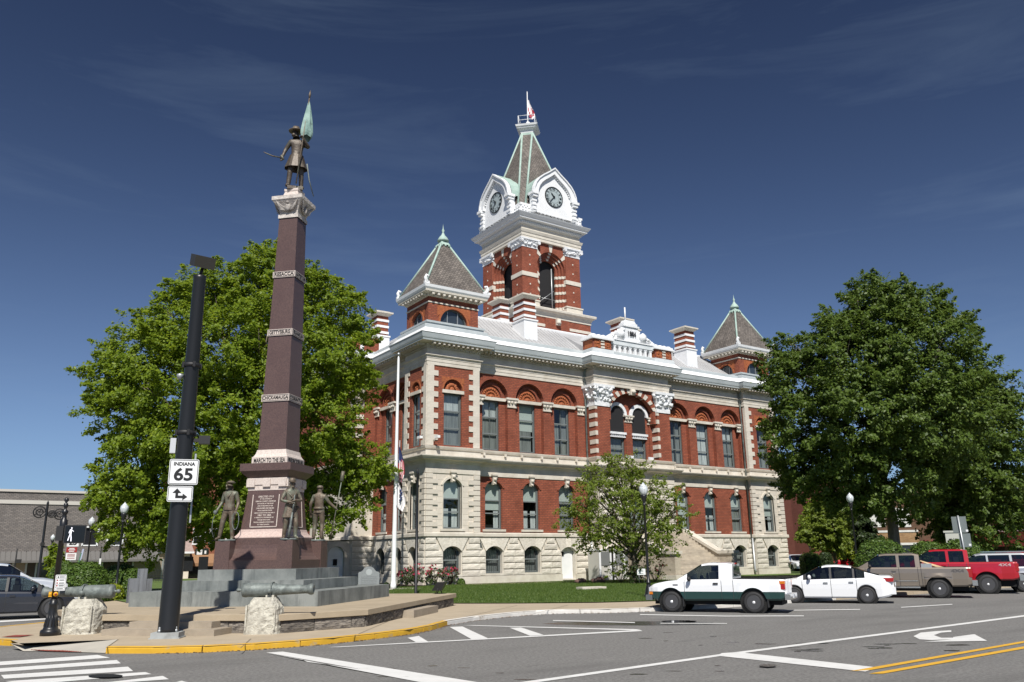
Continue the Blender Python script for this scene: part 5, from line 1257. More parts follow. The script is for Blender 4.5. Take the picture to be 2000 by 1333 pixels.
# pedestals for the four figures
PK, PWD = 1.06, .25
for sx, sy in ((-1,-1), (-1,1), (1,-1), (1,1)):
    g = MB(); g.frust(sx*PK, sy*PK, 1.575-TZ, 2.44-TZ, PWD+.01, PWD+.01, PWD, PWD, 0); g.build('pedestal', GRANR, mon)
# ================================================================== TREES, SHRUBS, HEDGES
def leafmesh(name, pts, nrm, size, m, seed, aspect=.6):
    # leaf-sized folded blades: two triangles to a leaf
    n = len(pts); r = np.random.default_rng(seed)
    nrm = nrm/np.maximum(np.linalg.norm(nrm, axis=1, keepdims=True), 1e-6)
    a = r.normal(size=(n, 3)); t = np.cross(nrm, a); t /= np.maximum(np.linalg.norm(t, axis=1, keepdims=True), 1e-6); b = np.cross(nrm, t)
    s = size*(.65+.7*r.random((n, 1)))
    v = np.empty((n, 4, 3), 'f'); v[:, 0] = pts-t*s; v[:, 1] = pts+b*s*aspect+nrm*s*.15; v[:, 2] = pts+t*s; v[:, 3] = pts-b*s*aspect+nrm*s*.15
    me = bpy.data.meshes.new(name); me.vertices.add(n*4); me.vertices.foreach_set('co', v.ravel()); me.loops.add(n*4); me.loops.foreach_set('vertex_index', np.arange(n*4, dtype='i'))
    me.polygons.add(n); me.polygons.foreach_set('loop_start', np.arange(n, dtype='i')*4); me.update(calc_edges=True)
    ti = me.attributes.new('tint', 'FLOAT', 'FACE'); ti.data.foreach_set('value', np.clip(r.normal(.45, .25, n), 0, 1).astype('f'))
    me.materials.append(m); return me
def crown_points(lobes, nclump, per, csize, seed, hollow=.45, flat=1.0, zmin=None, spray=.12):
    # lobes: (x, y, z, rx, ry, rz); flat sprays of leaves, most of them in the outer part of every lobe, some standing out beyond it
    r = np.random.default_rng(seed); vol = np.array([l[3]*l[4] for l in lobes])**.9; P = []; Nn = []
    for l, k in zip(lobes, np.maximum((nclump*vol/vol.sum()).astype(int), 4)):
        d = r.normal(size=(k, 3)); d /= np.linalg.norm(d, axis=1, keepdims=True); rad = hollow+(1-hollow)*r.random((k, 1))**.6
        out = r.random((k, 1)) < spray; rad = np.where(out, 1.05+.2*r.random((k, 1)), rad)
        rad *= 1+.14*np.sin(d[:, :1]*5+l[0])*np.cos(d[:, 1:2]*4+l[1])
        c = np.array(l[:3])+d*rad*np.array(l[3:6])
        for ci, di, oi in zip(c, d, out[:, 0]):
            f = .55 if oi else .6+.7*r.random(); q = max(5, int(per*f)); s = csize*f
            ax = di*np.array([1, 1, .7])+r.normal(size=3)*.25; ax[2] -= .12; ax /= np.linalg.norm(ax)      # the spray leans outwards and a little down
            u = r.random(q)**.7; o = ax*(u[:, None]-.4)*s*2.2; lat = r.normal(size=(q, 3))*s*(.55*(1.15-u[:, None])); lat[:, 2] *= .7
            P.append(ci+o+lat); Nn.append(r.normal(size=(q, 3))*.55+di*.5+np.array([-.12, -.28, .62]))
    P = np.concatenate(P); Nn = np.concatenate(Nn)
    if zmin is not None: k = P[:, 2] > zmin+.4*r.random(len(P)); P, Nn = P[k], Nn[k]
    return P.astype('f'), Nn.astype('f')
def limbs(mb, base, top, r0, r1, lobes, seed, nb=14, wob=.25):
    rn_ = random.Random(seed); base, top = Vector(base), Vector(top); pts = []; n = 7
    for i in range(n+1):
        t = i/n; p = base.lerp(top, t); 
        if 0 < i < n: p += Vector((rn_.uniform(-wob, wob), rn_.uniform(-wob, wob), 0))
        pts.append(p)
    rr = [r0*1.5]+[r0+(r1-r0)*i/n for i in range(1, n+1)]
    mb.tube(pts, rr, 10)
    for k in range(nb):
        l = lobes[k % len(lobes)]; t = rn_.uniform(.35, .95); i = int(t*n); s = pts[i].lerp(pts[min(i+1, n)], t*n-i)
        e = Vector((l[0]+rn_.uniform(-.5, .5)*l[3], l[1]+rn_.uniform(-.5, .5)*l[4], l[2]+rn_.uniform(-.3, .5)*l[5])); m1 = s.lerp(e, .45)+Vector((0, 0, (e-s).length*.08))
        ra = (r0+(r1-r0)*t)*.55; mb.tube([s, m1, e], [ra, ra*.55, .03], 6)
        for q in range(3):
            e2 = e+Vector((rn_.uniform(-1, 1), rn_.uniform(-1, 1), rn_.uniform(-.3, .9)))*l[3]*.45; mb.tube([m1.lerp(e, .3+.25*q), e2], [ra*.3, .015], 5)
def tree(name, label, base, height, tr, lobes, nclump, per, csize, lsize, lm, seed, cat='tree', nb=14, hollow=.45, zmin=None, spray=.12, group=None, trunk_top=.8, fork=None, bark=None):
    t = thing(name, label, cat, base, 0, group)
    tb = MB(); limbs(tb, (0, 0, -.1), (fork or (0, 0, height*trunk_top)), tr, tr*.15, lobes, seed, nb); tb.build('trunk', bark or BARK, t)
    P, Nn = crown_points(lobes, nclump, per, csize, seed, hollow, zmin=zmin, spray=spray); link('crown', leafmesh('crown', P, Nn, lsize, lm, seed), t)
    return t
LEAF1 = leafmat('leaf_oak', (.10,.17,.012), (.27,.35,.026), .5)
LEAF2 = leafmat('leaf_maple', (.055,.10,.014), (.13,.19,.03), .38)
LEAF3 = leafmat('leaf_dogwood', (.10,.155,.018), (.22,.275,.04), .45)
LEAFH = leafmat('leaf_hedge', (.04,.085,.012), (.115,.18,.03), .25)
LEAFY = leafmat('leaf_gold', (.14,.19,.012), (.26,.30,.02), .3)
LEAFR = leafmat('leaf_rose', (.035,.06,.02), (.08,.11,.03), .25)
PETAL = leafmat('rose_petal', (.42,.02,.05), (.55,.10,.16), .2)
LEAFD = leafmat('leaf_dark', (.02,.04,.012), (.045,.07,.018), .2)
rn = random.Random(31)
def at_tree(px, dist, z=.16):
    d = _ray(px, 1090); k = dist/math.hypot(d.x, d.y); return (d.x*k, d.y*k, z)
# helper: lobes given as pixels of the photograph at the tree's distance, so that the crown has its real outline
def lobes_px(base, rows, dist, depth=.85):
    out = []; d0 = dist
    for x, y, rad_px, dz in rows:
        p = AT(x, y, d0); m_px = FPX/(d0*.97); r = rad_px/m_px
        off = Vector((base[0], base[1])).normalized()*dz*r
        out.append((p.x-base[0]+off.x, p.y-base[1]+off.y, p.z-base[2], r, r*depth, r*.92))
    return out
# the big oak behind the monument
B = at_tree(468, 49)
rows = [(540,560,80,0),(470,560,70,.3),(610,570,55,.2),(655,610,65,0),(690,660,45,.2),(400,590,62,0),(340,640,70,.2),(280,690,75,0),(225,740,55,.2),(250,800,70,-.2),(330,760,90,-.5),(430,700,100,-.8),(540,680,100,-.7),(630,720,90,-.5),(690,760,45,0),(610,830,90,-.6),(500,820,100,-.9),(390,860,95,-.8),(290,890,80,-.3),(225,960,50,0),(260,1000,62,-.2),(340,970,75,-.5),(430,950,80,-.4),(640,900,70,0),(700,900,52,0),(735,925,30,0),(600,960,60,.3),(690,985,40,0),(650,1010,30,.2),(420,1000,60,.3),(300,1040,40,-.2),(520,520,45,0),(380,560,45,.3)]
tree('oak_tree', 'large bright green oak tree rising behind the obelisk monument', B, 18, .42, lobes_px(B, rows, 49), 2300, 150, .58, .088, LEAF1, 3, hollow=.5, nb=46)
# the great maple on the right, and its darker companion
B = at_tree(1748, 57)
rows = [(1745,575,35,0),(1700,590,50,0),(1790,600,55,0),(1735,640,85,-.2),(1650,640,50,.2),(1850,650,50,.2),(1625,690,60,0),(1545,680,35,.2),(1530,730,45,0),(1575,760,70,-.3),(1680,720,95,-.7),(1790,720,100,-.7),(1880,730,60,0),(1890,790,50,.2),(1800,820,110,-.8),(1690,830,110,-.9),(1590,850,80,-.4),(1525,820,35,0),(1555,910,50,0),(1640,920,80,-.6),(1740,930,90,-.7),(1540,940,30,0),(1650,965,40,-.2),(1712,965,34,-.3),(1590,950,38,.2)]
tree('maple_tree', 'tall dark green maple tree with forked trunk behind the parked pickups', B, 18, .40, lobes_px(B, rows, 57), 1800, 135, .58, .098, LEAF2, 7, hollow=.55, nb=42, fork=(.9, .9, 14), bark=mat('maple_bark', (.19,.165,.13), .95, (.09,.075,.06), 5, bump=.8, bscale=10, stretch=(1,1,.35)))
B = at_tree(1852, 63)
rows = [(1880,790,70,0),(1935,760,45,0),(1960,800,30,0),(1900,850,85,-.3),(1960,870,40,0),(1860,900,90,-.4),(1930,930,70,-.2),(1975,940,30,0),(1850,975,60,-.2),(1915,1000,64,0),(1960,1000,30,0),(1880,1035,50,0),(1835,1010,40,.2)]
tree('shade_tree', 'broad dense tree at right edge behind the red pickup', B, 16, .34, lobes_px(B, rows, 63), 950, 100, .62, .105, LEAF2, 9, hollow=.5, nb=26)
# the small open tree in front of the entrance
B = at_tree(1240, 54)
rows = [(1195,900,20,0),(1215,930,40,0),(1160,930,28,.3),(1150,985,45,0),(1200,970,55,-.4),(1260,960,50,0),(1300,990,45,.2),(1325,1010,30,0),(1120,1010,28,0),(1180,1030,50,-.5),(1250,1020,60,-.5),(1150,1050,32,0),(1300,1050,32,0),(1210,1070,30,-.4),(1265,1075,26,-.3),(1235,905,20,.3)]
tree('flowering_dogwood_tree', 'small open crowned tree in front of the courthouse stair', B, 6.5, .30, lobes_px(B, rows, 54, .9), 520, 60, .42, .075, LEAF3, 13, hollow=.35, nb=40, trunk_top=.5, spray=.25)
# small tree and conifer by the red side wall
B = at_tree(1628, 78)
rows = [(1592,1012,19,0),(1615,1004,20,0),(1640,1015,22,0),(1585,1038,22,0),(1620,1035,28,-.4),(1648,1042,20,0),(1605,1058,22,0),(1635,1060,18,0),(1572,1048,11,0)]
tree('small_round_tree', 'small round tree in front of the plain red brick wall', B, 6, .2, lobes_px(B, rows, 78, .9), 330, 60, .45, .12, LEAF3, 17, nb=16, trunk_top=.6)
B = at_tree(1588, 84)
rows = [(1585,980,9,0),(1587,995,14,0),(1592,1010,18,0),(1585,1030,20,0)]
tree('young_conifer', 'pointed bright green young tree behind the small round tree', B, 7, .12, lobes_px(B, rows, 84, .9), 110, 34, .3, .15, LEAF1, 19, nb=6)
B = at_tree(1690, 74)
rows = [(1688,1020,14,0),(1686,1045,16,0),(1690,1070,16,0),(1700,1050,14,0)]
tree('dark_yew', 'narrow dark evergreen beside the yellow brick building', B, 5, .12, lobes_px(B, rows, 74, .9), 150, 40, .3, .15, LEAFD, 23, nb=6)
B = at_tree(1655, 82)
rows = [(1645,1078,12,0),(1660,1075,14,0),(1672,1082,10,0)]
tree('gold_shrub', 'yellow green shrub beyond the small round tree', B, 2.4, .08, lobes_px(B, rows, 82, .9), 60, 34, .25, .13, LEAFY, 29, nb=5, cat='shrub')
B = at_tree(110, 72)
rows = [(108,1075,9,0),(104,1090,11,0),(112,1100,12,0),(105,1112,10,0),(118,1090,8,0)]
tree('street_tree', 'thin light green street tree behind the pedestrian signal pole', B, 4, .07, lobes_px(B, rows, 72, .9), 60, 34, .25, .14, LEAF1, 37, nb=6)

# clipped hedges: leaves over a rounded body
def hedge(name, label, px, yb, dist, wpx, hpx, depth, seed, ytop=None, lm=LEAFH, n=5200, box=False, group=None, cat='hedge'):
    b = at_tree(px, dist); s = dist*.97/FPX; hw, hh = wpx*s/2, (AT(px, ytop, dist).z-.13 if ytop else hpx*s)
    t = thing(name, label, cat, (b[0], b[1], .13), math.atan2(-b[0], b[1]), group); r = np.random.default_rng(seed)
    e = 4.5 if box else 2.5
    d = r.normal(size=(n, 3)); d[:, 2] = np.abs(d[:, 2]); d /= (np.abs(d)**e).sum(1, keepdims=True)**(1/e)
    sc = np.array([hw, depth, hh]); q = 1+.035*r.normal(size=(n, 1))+.03*np.sin(d[:, :1]*9+seed)*np.cos(d[:, 1:2]*7); P = d*sc*q
    nn = d/sc; nn /= np.linalg.norm(nn, axis=1, keepdims=True); nn = nn+r.normal(size=(n, 3))*.5
    link('foliage', leafmesh('foliage', P.astype('f'), nn.astype('f'), .05*max(1, dist/45), lm, seed, .7), t)
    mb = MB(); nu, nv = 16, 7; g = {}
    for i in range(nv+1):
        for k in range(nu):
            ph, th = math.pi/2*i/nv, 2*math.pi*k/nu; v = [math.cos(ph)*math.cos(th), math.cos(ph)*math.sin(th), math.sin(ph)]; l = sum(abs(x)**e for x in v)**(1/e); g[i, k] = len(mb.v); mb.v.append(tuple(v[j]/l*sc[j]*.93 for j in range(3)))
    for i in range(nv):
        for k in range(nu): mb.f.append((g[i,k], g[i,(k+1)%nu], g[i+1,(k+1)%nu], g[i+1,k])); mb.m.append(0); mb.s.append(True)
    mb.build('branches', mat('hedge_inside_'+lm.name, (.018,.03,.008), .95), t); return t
hedge('clipped_bush', 'big round clipped bush behind the left cannon', 168, 1160, 44, 84, 62, 1.4, 3, n=9000)
hedge('clipped_bush', 'clipped bush half hidden behind the pedestrian signal', 128, 1150, 48, 50, 58, 1.3, 5, n=5000)
hedge('clipped_bush', 'wide clipped bush behind the second lamp post', 240, 1150, 50, 72, 50, 1.3, 7, n=6500)
hedge('clipped_bush', 'dark clipped bush beside the grey granite slab', 262, 1150, 46, 52, 48, 1.2, 9, n=5500)
hedge('low_gold_hedge', 'low yellow green hedge between the round bushes', 226, 1150, 44.6, 38, 26, .8, 11, lm=LEAFY, n=2600)
hedge('clipped_hedge', 'mounded green hedge in front of the maple trunk', 1722, 1100, 50, 94, 38, 1.5, 13, ytop=1057, n=7500)
hedge('clipped_hedge', 'clipped hedge seen between the tan and red cabs', 1815, 1100, 52, 80, 36, 1.4, 15, ytop=1062, n=6000)
hedge('clipped_hedge', 'rounded hedge below the two blank sign backs', 1880, 1100, 51, 78, 38, 1.4, 17, ytop=1058, n=6000)
hedge('box_hedge', 'square cut hedge beside the courthouse corner', 1582, 1110, 72, 36, 30, 1.6, 19, ytop=1084, n=3500, box=True)
hedge('box_hedge', 'smaller dark square hedge under the small round tree', 1612, 1110, 74, 24, 27, 1.4, 21, ytop=1083, n=2600, box=True, lm=LEAFD)
def shrub(name, label, px, py, dist, w, h, seed, flowers=0, lm=LEAFR, per=24, group=None):
    b = AT(px, py, dist); t = thing(name, label, 'shrub', (b.x, b.y, .16), 0, group); mb = MB(); r2 = random.Random(seed)
    for k in range(9): a = r2.random()*6.28; mb.tube([(0,0,0), (w*.25*math.cos(a), w*.25*math.sin(a), h*.45), (w*.42*math.cos(a), w*.42*math.sin(a), h*r2.uniform(.7, .95))], [.02,.014,.006], 5)
    mb.build('stem', BARK, t)
    P, Nn = crown_points([(0, 0, h*.52, w*.5, w*.5, h*.46)], 46, per, w*.1, seed, .3); P[:, 2] = np.maximum(P[:, 2], .03); link('foliage', leafmesh('foliage', P, Nn, .055, lm, seed), t)
    if flowers:
        r = np.random.default_rng(seed); d = r.normal(size=(flowers, 3)); d[:, 2] = np.abs(d[:, 2])*.8; d /= np.linalg.norm(d, axis=1, keepdims=True); c = np.array([0, 0, h*.5])+d*np.array([w*.52, w*.52, h*.5]); P = (c[:, None]+r.normal(size=(flowers, 5, 3))*.03).reshape(-1, 3)
        o = link('blossom', leafmesh('blossom', P.astype('f'), r.normal(size=P.shape).astype('f'), .055, PETAL, seed, .9), t); o['kind'] = 'stuff'
    return t
grp = 'rose bushes along the courthouse foot'
shrub('rose_bush', 'pink rose bush just right of the white flagpole', 794, 1143, 52.5, 1.15, 1.15, 3, 26, group=grp)
shrub('rose_bush', 'tallest rose bush, behind the thin black pole', 812, 1143, 53, 1.2, 1.4, 5, 30, group=grp)
shrub('rose_bush', 'red rose bush under the corner basement window', 850, 1140, 54.5, 1.1, 1.3, 7, 30, group=grp)
shrub('rose_bush', 'pale rose bush right of the red one', 880, 1138, 55.5, 1.2, 1.15, 9, 24, group=grp)
hedge('dwarf_box', 'small round green shrub right of the rose bushes', 900, 1140, 56.2, 16, 11, .35, 31, n=900, cat='shrub')
hedge('dwarf_box', 'small dull shrub left of the flagpole', 756, 1145, 50, 12, 12, .3, 33, n=700, lm=LEAFD, cat='shrub')
shrub('mixed_shrub', 'loose shrub left of the small tree trunk', 1212, 1136, 54, 1.9, 1.4, 11, 0, LEAF3, 30); shrub('mixed_shrub', 'dark leafy shrub round the small tree trunk', 1240, 1138, 53, 1.8, 1.3, 15, 0, LEAFD, 30); shrub('mixed_shrub', 'thin shrub with red blossom right of the lamp post', 1280, 1138, 54.5, 1.5, 1.6, 17, 9, LEAF3, 12)
# ================================================================== VEHICLES
CARW = mat('car_white', (.74,.75,.765), .22, coat=.6); CARG = mat('car_green', (.012,.045,.042), .25, coat=.6); CART = mat('car_tan', (.225,.19,.155), .3, metal=.35, coat=.6)
CARR = mat('car_red', (.36,.008,.018), .22, coat=.7); CARS = mat('car_silver', (.42,.44,.46), .3, metal=.5, coat=.5); CARC = mat('car_charcoal', (.028,.031,.04), .22, metal=.2, coat=.8); CARL = mat('car_light_grey', (.50,.53,.57), .28, metal=.2, coat=.5)
TAILR = mat('tail_lamp_red', (.33,.01,.012), .15, coat=.6); AMBER = mat('lamp_amber', (.55,.16,.01), .2); HEADL = mat('headlamp', (.5,.52,.54), .1, spec=.8); TRIM = mat('black_trim', (.018,.018,.019), .55); PLATE = mat('number_plate', (.45,.47,.5), .5)
_tyre = {}
def wheelmesh(r, w, kind):
    key = (r, w, kind)
    if key in _tyre: return _tyre[key]
    t = MB(); rr = r*(.66 if kind != 'small' else .6)
    if kind == 'sedan': rr = r*.72
    t.lathe([(rr,-w/2+.01),(rr+.02,-w/2),(r-.035,-w/2+.0),(r-.008,-w/2+.03),(r,-w/2+.06),(r,w/2-.06),(r-.008,w/2-.03),(r-.035,w/2),(rr+.02,w/2),(rr,w/2-.01)], 28, axis='y', cap=False)
    if kind in ('truck', 'offroad'):
        for k in range(36):
            a = 2*math.pi*k/36
            for s in (-1, 1):
                c = Vector((math.cos(a)*(r+.002), s*w*.3, math.sin(a)*(r+.002))); u = Vector((-math.sin(a), 0, math.cos(a)))*.022; v = Vector((0, w*.16, 0)); nn = Vector((math.cos(a), 0, math.sin(a)))*(.02 if kind == 'offroad' else .01)
                t.mesh([c-u-v, c+u-v, c+u+v, c-u+v, c-u-v+nn, c+u-v+nn, c+u+v+nn, c-u+v+nn], [(4,5,6,7),(0,1,5,4),(1,2,6,5),(2,3,7,6),(3,0,4,7)], 0)
    tm = t.data('tyre', RUB)
    q = MB(); y = -w/2
    q.lathe([(rr+.004,y+.0),(rr-.012,y-.004),(rr-.03,y+.02),(rr-.05,y+.07),(.0,y+.085)], 28, axis='y', mi=1)
    n = {'sedan': 9, 'dark': 5, 'truck': 7, 'offroad': 8, 'small': 8}[kind]
    for k in range(n):
        a = 2*math.pi*k/n
        for da in ((-.13, .13) if kind == 'dark' else (0,)):
            a2 = a+da; d, p = Vector((math.cos(a2), 0, math.sin(a2))), Vector((-math.sin(a2), 0, math.cos(a2))); wd = .032
            c0, c1 = Vector((0, y+.015, 0))+d*.05, Vector((0, y+.012, 0))+d*(rr-.02); dep = Vector((0, .035, 0))
            q.mesh([c0-p*wd, c0+p*wd, c1+p*wd*1.3, c1-p*wd*1.3, c0-p*wd+dep, c0+p*wd+dep, c1+p*wd*1.3+dep, c1-p*wd*1.3+dep], [(0,1,2,3),(0,4,5,1),(1,5,6,2),(2,6,7,3),(3,7,4,0)], 0)
    q.lathe([(.0,y-.012),(.045,y-.01),(.06,y+.02),(.075,y+.03)], 12, axis='y', mi=0)
    rm = q.data('rim', [mat('alloy', (.74,.75,.77), .3, metal=.2), mat('rim_inner', (.07,.07,.074), .5, metal=.3)])
    _tyre[key] = (tm, rm); return _tyre[key]
def interp(x, P):
    xs = [p[0] for p in P]
    if x <= xs[0]: return P[0][1]
    for (a, va), (b, vb) in zip(P, P[1:]):
        if x <= b: return va+(vb-va)*(x-a)/(b-a) if b > a else vb
    return P[-1][1]
def smooth_interp(x, P, h=.03): return (interp(x-h, P)+2*interp(x, P)+interp(x+h, P))/4
def vehicle(name, label, cat, S, loc, head, scale=1.0, group=None):
    t = thing(name, label, cat, loc, head, group); t.scale = (scale,)*3
    Lf, Lr = S['front'], S['rear']          # x of nose and tail (x forward)
    xs = set(); x = Lr
    while x < Lf: xs.add(round(x, 3)); x += .055
    xs.add(Lf)
    for d in S['gaps']: xs |= {round(d-.009, 3), round(d+.009, 3)}
    for w0 in S['win']: xs |= {w0[0], w0[1]}
    xs |= {S['cab'][0], S['cab'][1], S['roof'][0], S['roof'][1]}
    if S.get('bed') is not None: xs |= {S['bed'], S['bed']-.02}
    xs = sorted(xs); nrow = 10
    def sect(x):
        wb, zb, belt = smooth_interp(x, S['w']), interp(x, S['zb']), smooth_interp(x, S['belt'])
        zmid = S['zmid']; zs = [zb, zb+.06, zmid, (zmid+belt)/2+.02, belt-.05, belt]
        wv = [wb*.93, wb*.985, wb, wb*1.0, wb*.985, wb*.955]
        for wx in (S['wf'], S['wr']):
            Ra = S['wr_']+S.get('arch', .075); dx = x-wx
            if abs(dx) < Ra:
                za = S['wr_']+math.sqrt(Ra*Ra-dx*dx)
                for i in range(5): zs[i] = max(zs[i], min(za+.018*i, belt-.03+.006*i))
        lip = max(0, 1-min(abs(x-S['wf']), abs(x-S['wr']))/(S['wr_']+.16))**.5 if S.get('flare') else 0
        if lip: wv[1] += S['flare']*min(lip*2, 1); wv[2] += S['flare']*min(lip*2, 1)*.8
        bed = S.get('bed')
        c0, c1 = S['cab']
        if c0 <= x <= c1:
            zr = smooth_interp(x, S['roofz']); wr = interp(x, S['wroof']); k = (zr-belt)
            row = [(wv[5]-.02, belt+.015), (wv[5]-.03+(wr-wv[5])*.85, belt+k*.84), (wr-.05, belt+k*.94), (wr*.6, zr-.012), (0, zr)]
            if k < .06: row = [(wv[5]-.03, belt+.01), (wv[5]*.8, belt+.012+k*.5), (wv[5]*.62, belt+.02+k*.8), (wv[5]*.35, max(zr, belt+.03)), (0, max(zr, belt+.035))]
        elif bed is not None and x < bed and not S.get('notbed'):
            row = [(wv[5]-.03, belt+.012), (wv[5]-.09, belt+.0), (wv[5]-.10, S['floor']), (wv[5]*.5, S['floor']), (0, S['floor'])]
        else:
            hz = smooth_interp(x, S['deck']); row = [(wv[5]-.04, belt+.02), (wv[5]*.84, belt+(hz-belt)*.5+.01), (wv[5]*.66, belt+(hz-belt)*.8+.01), (wv[5]*.35, hz), (0, hz+.005)]
        return list(zip(wv, zs))+row
    secs = [sect(x) for x in xs]
    parts = {}
    def P(nm): return parts.setdefault(nm, MB())
    nr = len(secs[0])
    def isgap(xm): return any(abs(xm-d) < .0095 for d in S['gaps'])
    for i in range(len(xs)-1):
        x0, x1 = xs[i], xs[i+1]; xm = (x0+x1)/2
        for j in range(nr-1):
            for s in (1, -1):
                q = [(x0, s*secs[i][j][0], secs[i][j][1]), (x1, s*secs[i+1][j][0], secs[i+1][j][1]), (x1, s*secs[i+1][j+1][0], secs[i+1][j+1][1]), (x0, s*secs[i][j+1][0], secs[i][j+1][1])]
                if s < 0: q = q[::-1]
                nm, mi = 'body', 0
                incab = S['cab'][0] <= xm <= S['cab'][1]
                if j < 5:
                    if isgap(xm): mi = 2
                    else:
                        dd = [k for k, (a, b) in enumerate(S['doors']) if a < xm < b]
                        if dd and j < 5 : nm = 'door%d%s' % (dd[0], 'L' if s > 0 else 'R')
                        if S.get('two') and j < 2: mi = 1
                    if j == 0 and S.get('trimsill'): mi = 3
                elif j == 5 and incab and isgap(xm): mi = 2
                elif j == 6 and incab:
                    for k, (a, b, z0, z1) in enumerate(S['win']):
                        if a <= xm <= b: nm = 'win%d%s' % (k, 'L' if s > 0 else 'R')
                    if nm == 'body' and S['winend'][0] <= xm <= S['winend'][1]: mi = S.get('pillar', 0)
                if incab and j >= 7:
                    if S['roof'][1] <= xm <= S['cab'][1]-.03: nm = 'windshield'
                    elif S['cab'][0]+.03 <= xm <= S['roof'][0]: nm = 'rear_window' if S.get('rearglass', True) else 'body'
                if incab and j == 6 and nm == 'body' and (xm > S['roof'][1]+.06 and S.get('raked')): nm = 'body'
                if S.get('bed') is not None and xm < S['bed'] and not S.get('notbed') and j >= 6: mi = 2
                P(nm).add(q, mi, True)
    # nose and tail caps
    for i, rev in ((0, False), (len(xs)-1, True)):
        x = xs[i]; pr = [(x, p[0], p[1]) for p in secs[i]]; pl = [(x, -p[0], p[1]) for p in secs[i]]
        ring_ = pr+pl[::-1]
        if i == 0 and S.get('bed') is not None and not S.get('notbed'): ring_ = [(x, p[0], p[1]) for p in secs[i][:6]]+[(x, -p[0], p[1]) for p in secs[i][:6]][::-1]
        P('tailgate' if i == 0 and S.get('bed') is not None else 'body').add(ring_ if rev else ring_[::-1], 0)
    if S.get('bed') is not None and not S.get('notbed'):
        b = S['bed']; k = [i for i, x in enumerate(xs) if x >= b-1e-6][0]; sc = secs[k]
        P('rear_window' if False else 'body').add([(b+.0, sc[6][0], sc[6][1]-.0), (b, -sc[6][0], sc[6][1]), (b, -sc[6][0]-.02, S['floor']), (b, sc[6][0]+.02, S['floor'])], 0)
        top = interp(b, S['roofz'])
        P('rear_window').add([(b-.012, .62, belt_(S, b)+.1), (b-.012, -.62, belt_(S, b)+.1), (b-.012+S.get('rrake', .0), -.52, top-.1), (b-.012+S.get('rrake', .0), .52, top-.1)], 0)
        P('body').add([(b, sc[6][0], sc[6][1]), (b, sc[7][0], sc[7][1]), (b, 0, top), (b, -sc[7][0], sc[7][1]), (b, -sc[6][0], sc[6][1])], 0)
    paint = S['paint']; ms = [paint, S.get('two') or paint, TRIM, TRIM]
    doors = {}
    for nm, mb in parts.items():
        if nm == 'body': o = mb.build('body', ms, t, sharp=32)
    for nm, mb in parts.items():
        if nm.startswith('door'): doors[nm[4:]] = mb.build('door', ms, t, sharp=32)
        elif nm.startswith('win'):
            if nm == 'windshield': mb.build('windshield', CGLASS, t, sharp=40)
            else: mb.build('side_window', CGLASS, t, sharp=40)
        elif nm == 'rear_window': mb.build('rear_window', CGLASS, t, sharp=40)
        elif nm == 'tailgate': mb.build('tailgate', ms, t)
    w = interp(S['wf'], S['w'])
    for k, (a, b) in enumerate(S['doors']):
        for s, sd in ((1, 'L'), (-1, 'R')):
            if '%d%s' % (k, sd) in doors and k not in S.get('nohandle', ()):
                h = MB(); zz = smooth_interp(a+.2, S['belt'])-.13; yy = s*(smooth_interp(a+.2, S['w'])*.995); h.box(a+.1, a+.27, min(yy, yy+s*.035), max(yy, yy+s*.035), zz-.025, zz+.03, 0); h.build('handle', S.get('handlem', TRIM), doors['%d%s' % (k, sd)])
    ub = MB(); ub.box(Lr+.15, Lf-.15, -w*.72, w*.72, S['wr_']*.75, S['belt'][0][1]-.25, 0)
    for wx in (S['wf'], S['wr']):
        for s in (-1, 1): ub.lathe([(0, s*(w-.32)), (S['wr_']+.1, s*(w-.32)), (S['wr_']+.1, s*(w-.06))], 18, (wx, 0, S['wr_']), 0, True, 'y')
    ub.build('underbody', UNDER, t)
    st_ = MB()
    c0, c1 = S['cab']; bz = S['belt'][0][1]
    for xx in S['seats']:
        for s in (-1, 1): st_.box(xx-.1, xx+.12, s*.38-.24, s*.38+.24, bz-.3, bz+.25, 0); st_.box(xx-.06, xx+.06, s*.38-.13, s*.38+.13, bz+.27, bz+.45, 0)
    st_.box(c0+.1, c1-.5, -w*.86, w*.86, bz-.5, bz-.25, 0); st_.box(S['roof'][1]+.05, c1-.25, -w*.8, w*.8, bz-.3, bz-.02, 0)
    st_.lathe([(.17,-.015),(.19,0),(.17,.015)], 14, (S['roof'][1]-.12, .38, bz+.05), 0, True, 'x'); st_.build('seats', SEAT, t)
    tm, rm = wheelmesh(S['wr_'], S.get('tw', .22), S['wheel'])
    for wx in (S['wf'], S['wr']):
        for s in (1, -1):
            wo = link('wheel', tm, t, (wx, s*(w-S.get('tw', .22)/2-S.get('tuck', .015)), S['wr_'])); wo.rotation_euler = (0, 0, math.pi if s > 0 else 0); link('rim', rm, wo)
    for nm, mt, bx in S['bits']:
        mb = MB(); x0, x1, y0, y1, z0, z1 = bx
        mb.box(x0, x1, y0, y1, z0, z1, 0); bm_bevel(mb); mb.build(nm, mt, t)
    for s in (1, -1):
        mb = MB(); x, y, z = S['mirror']; mb.blob((x, s*(y+.1), z+.05), .12, 2, .05, 8, 6, sc=(.6, 1, .75)); mb.tube([(x, s*(y-.04), z), (x, s*(y+.1), z+.02)], .03, 6); mb.build('mirror', S.get('mirrorm', TRIM), t)
    return t
def belt_(S, x): return smooth_interp(x, S['belt'])
def bm_bevel(mb):
    # soften a single box: pull its corners in on the outer side
    pass
def sym(nm, m, x0, x1, y0, y1, z0, z1): return [(nm, m, (x0, x1, y0, y1, z0, z1)), (nm, m, (x0, x1, -y1, -y0, z0, z1))]
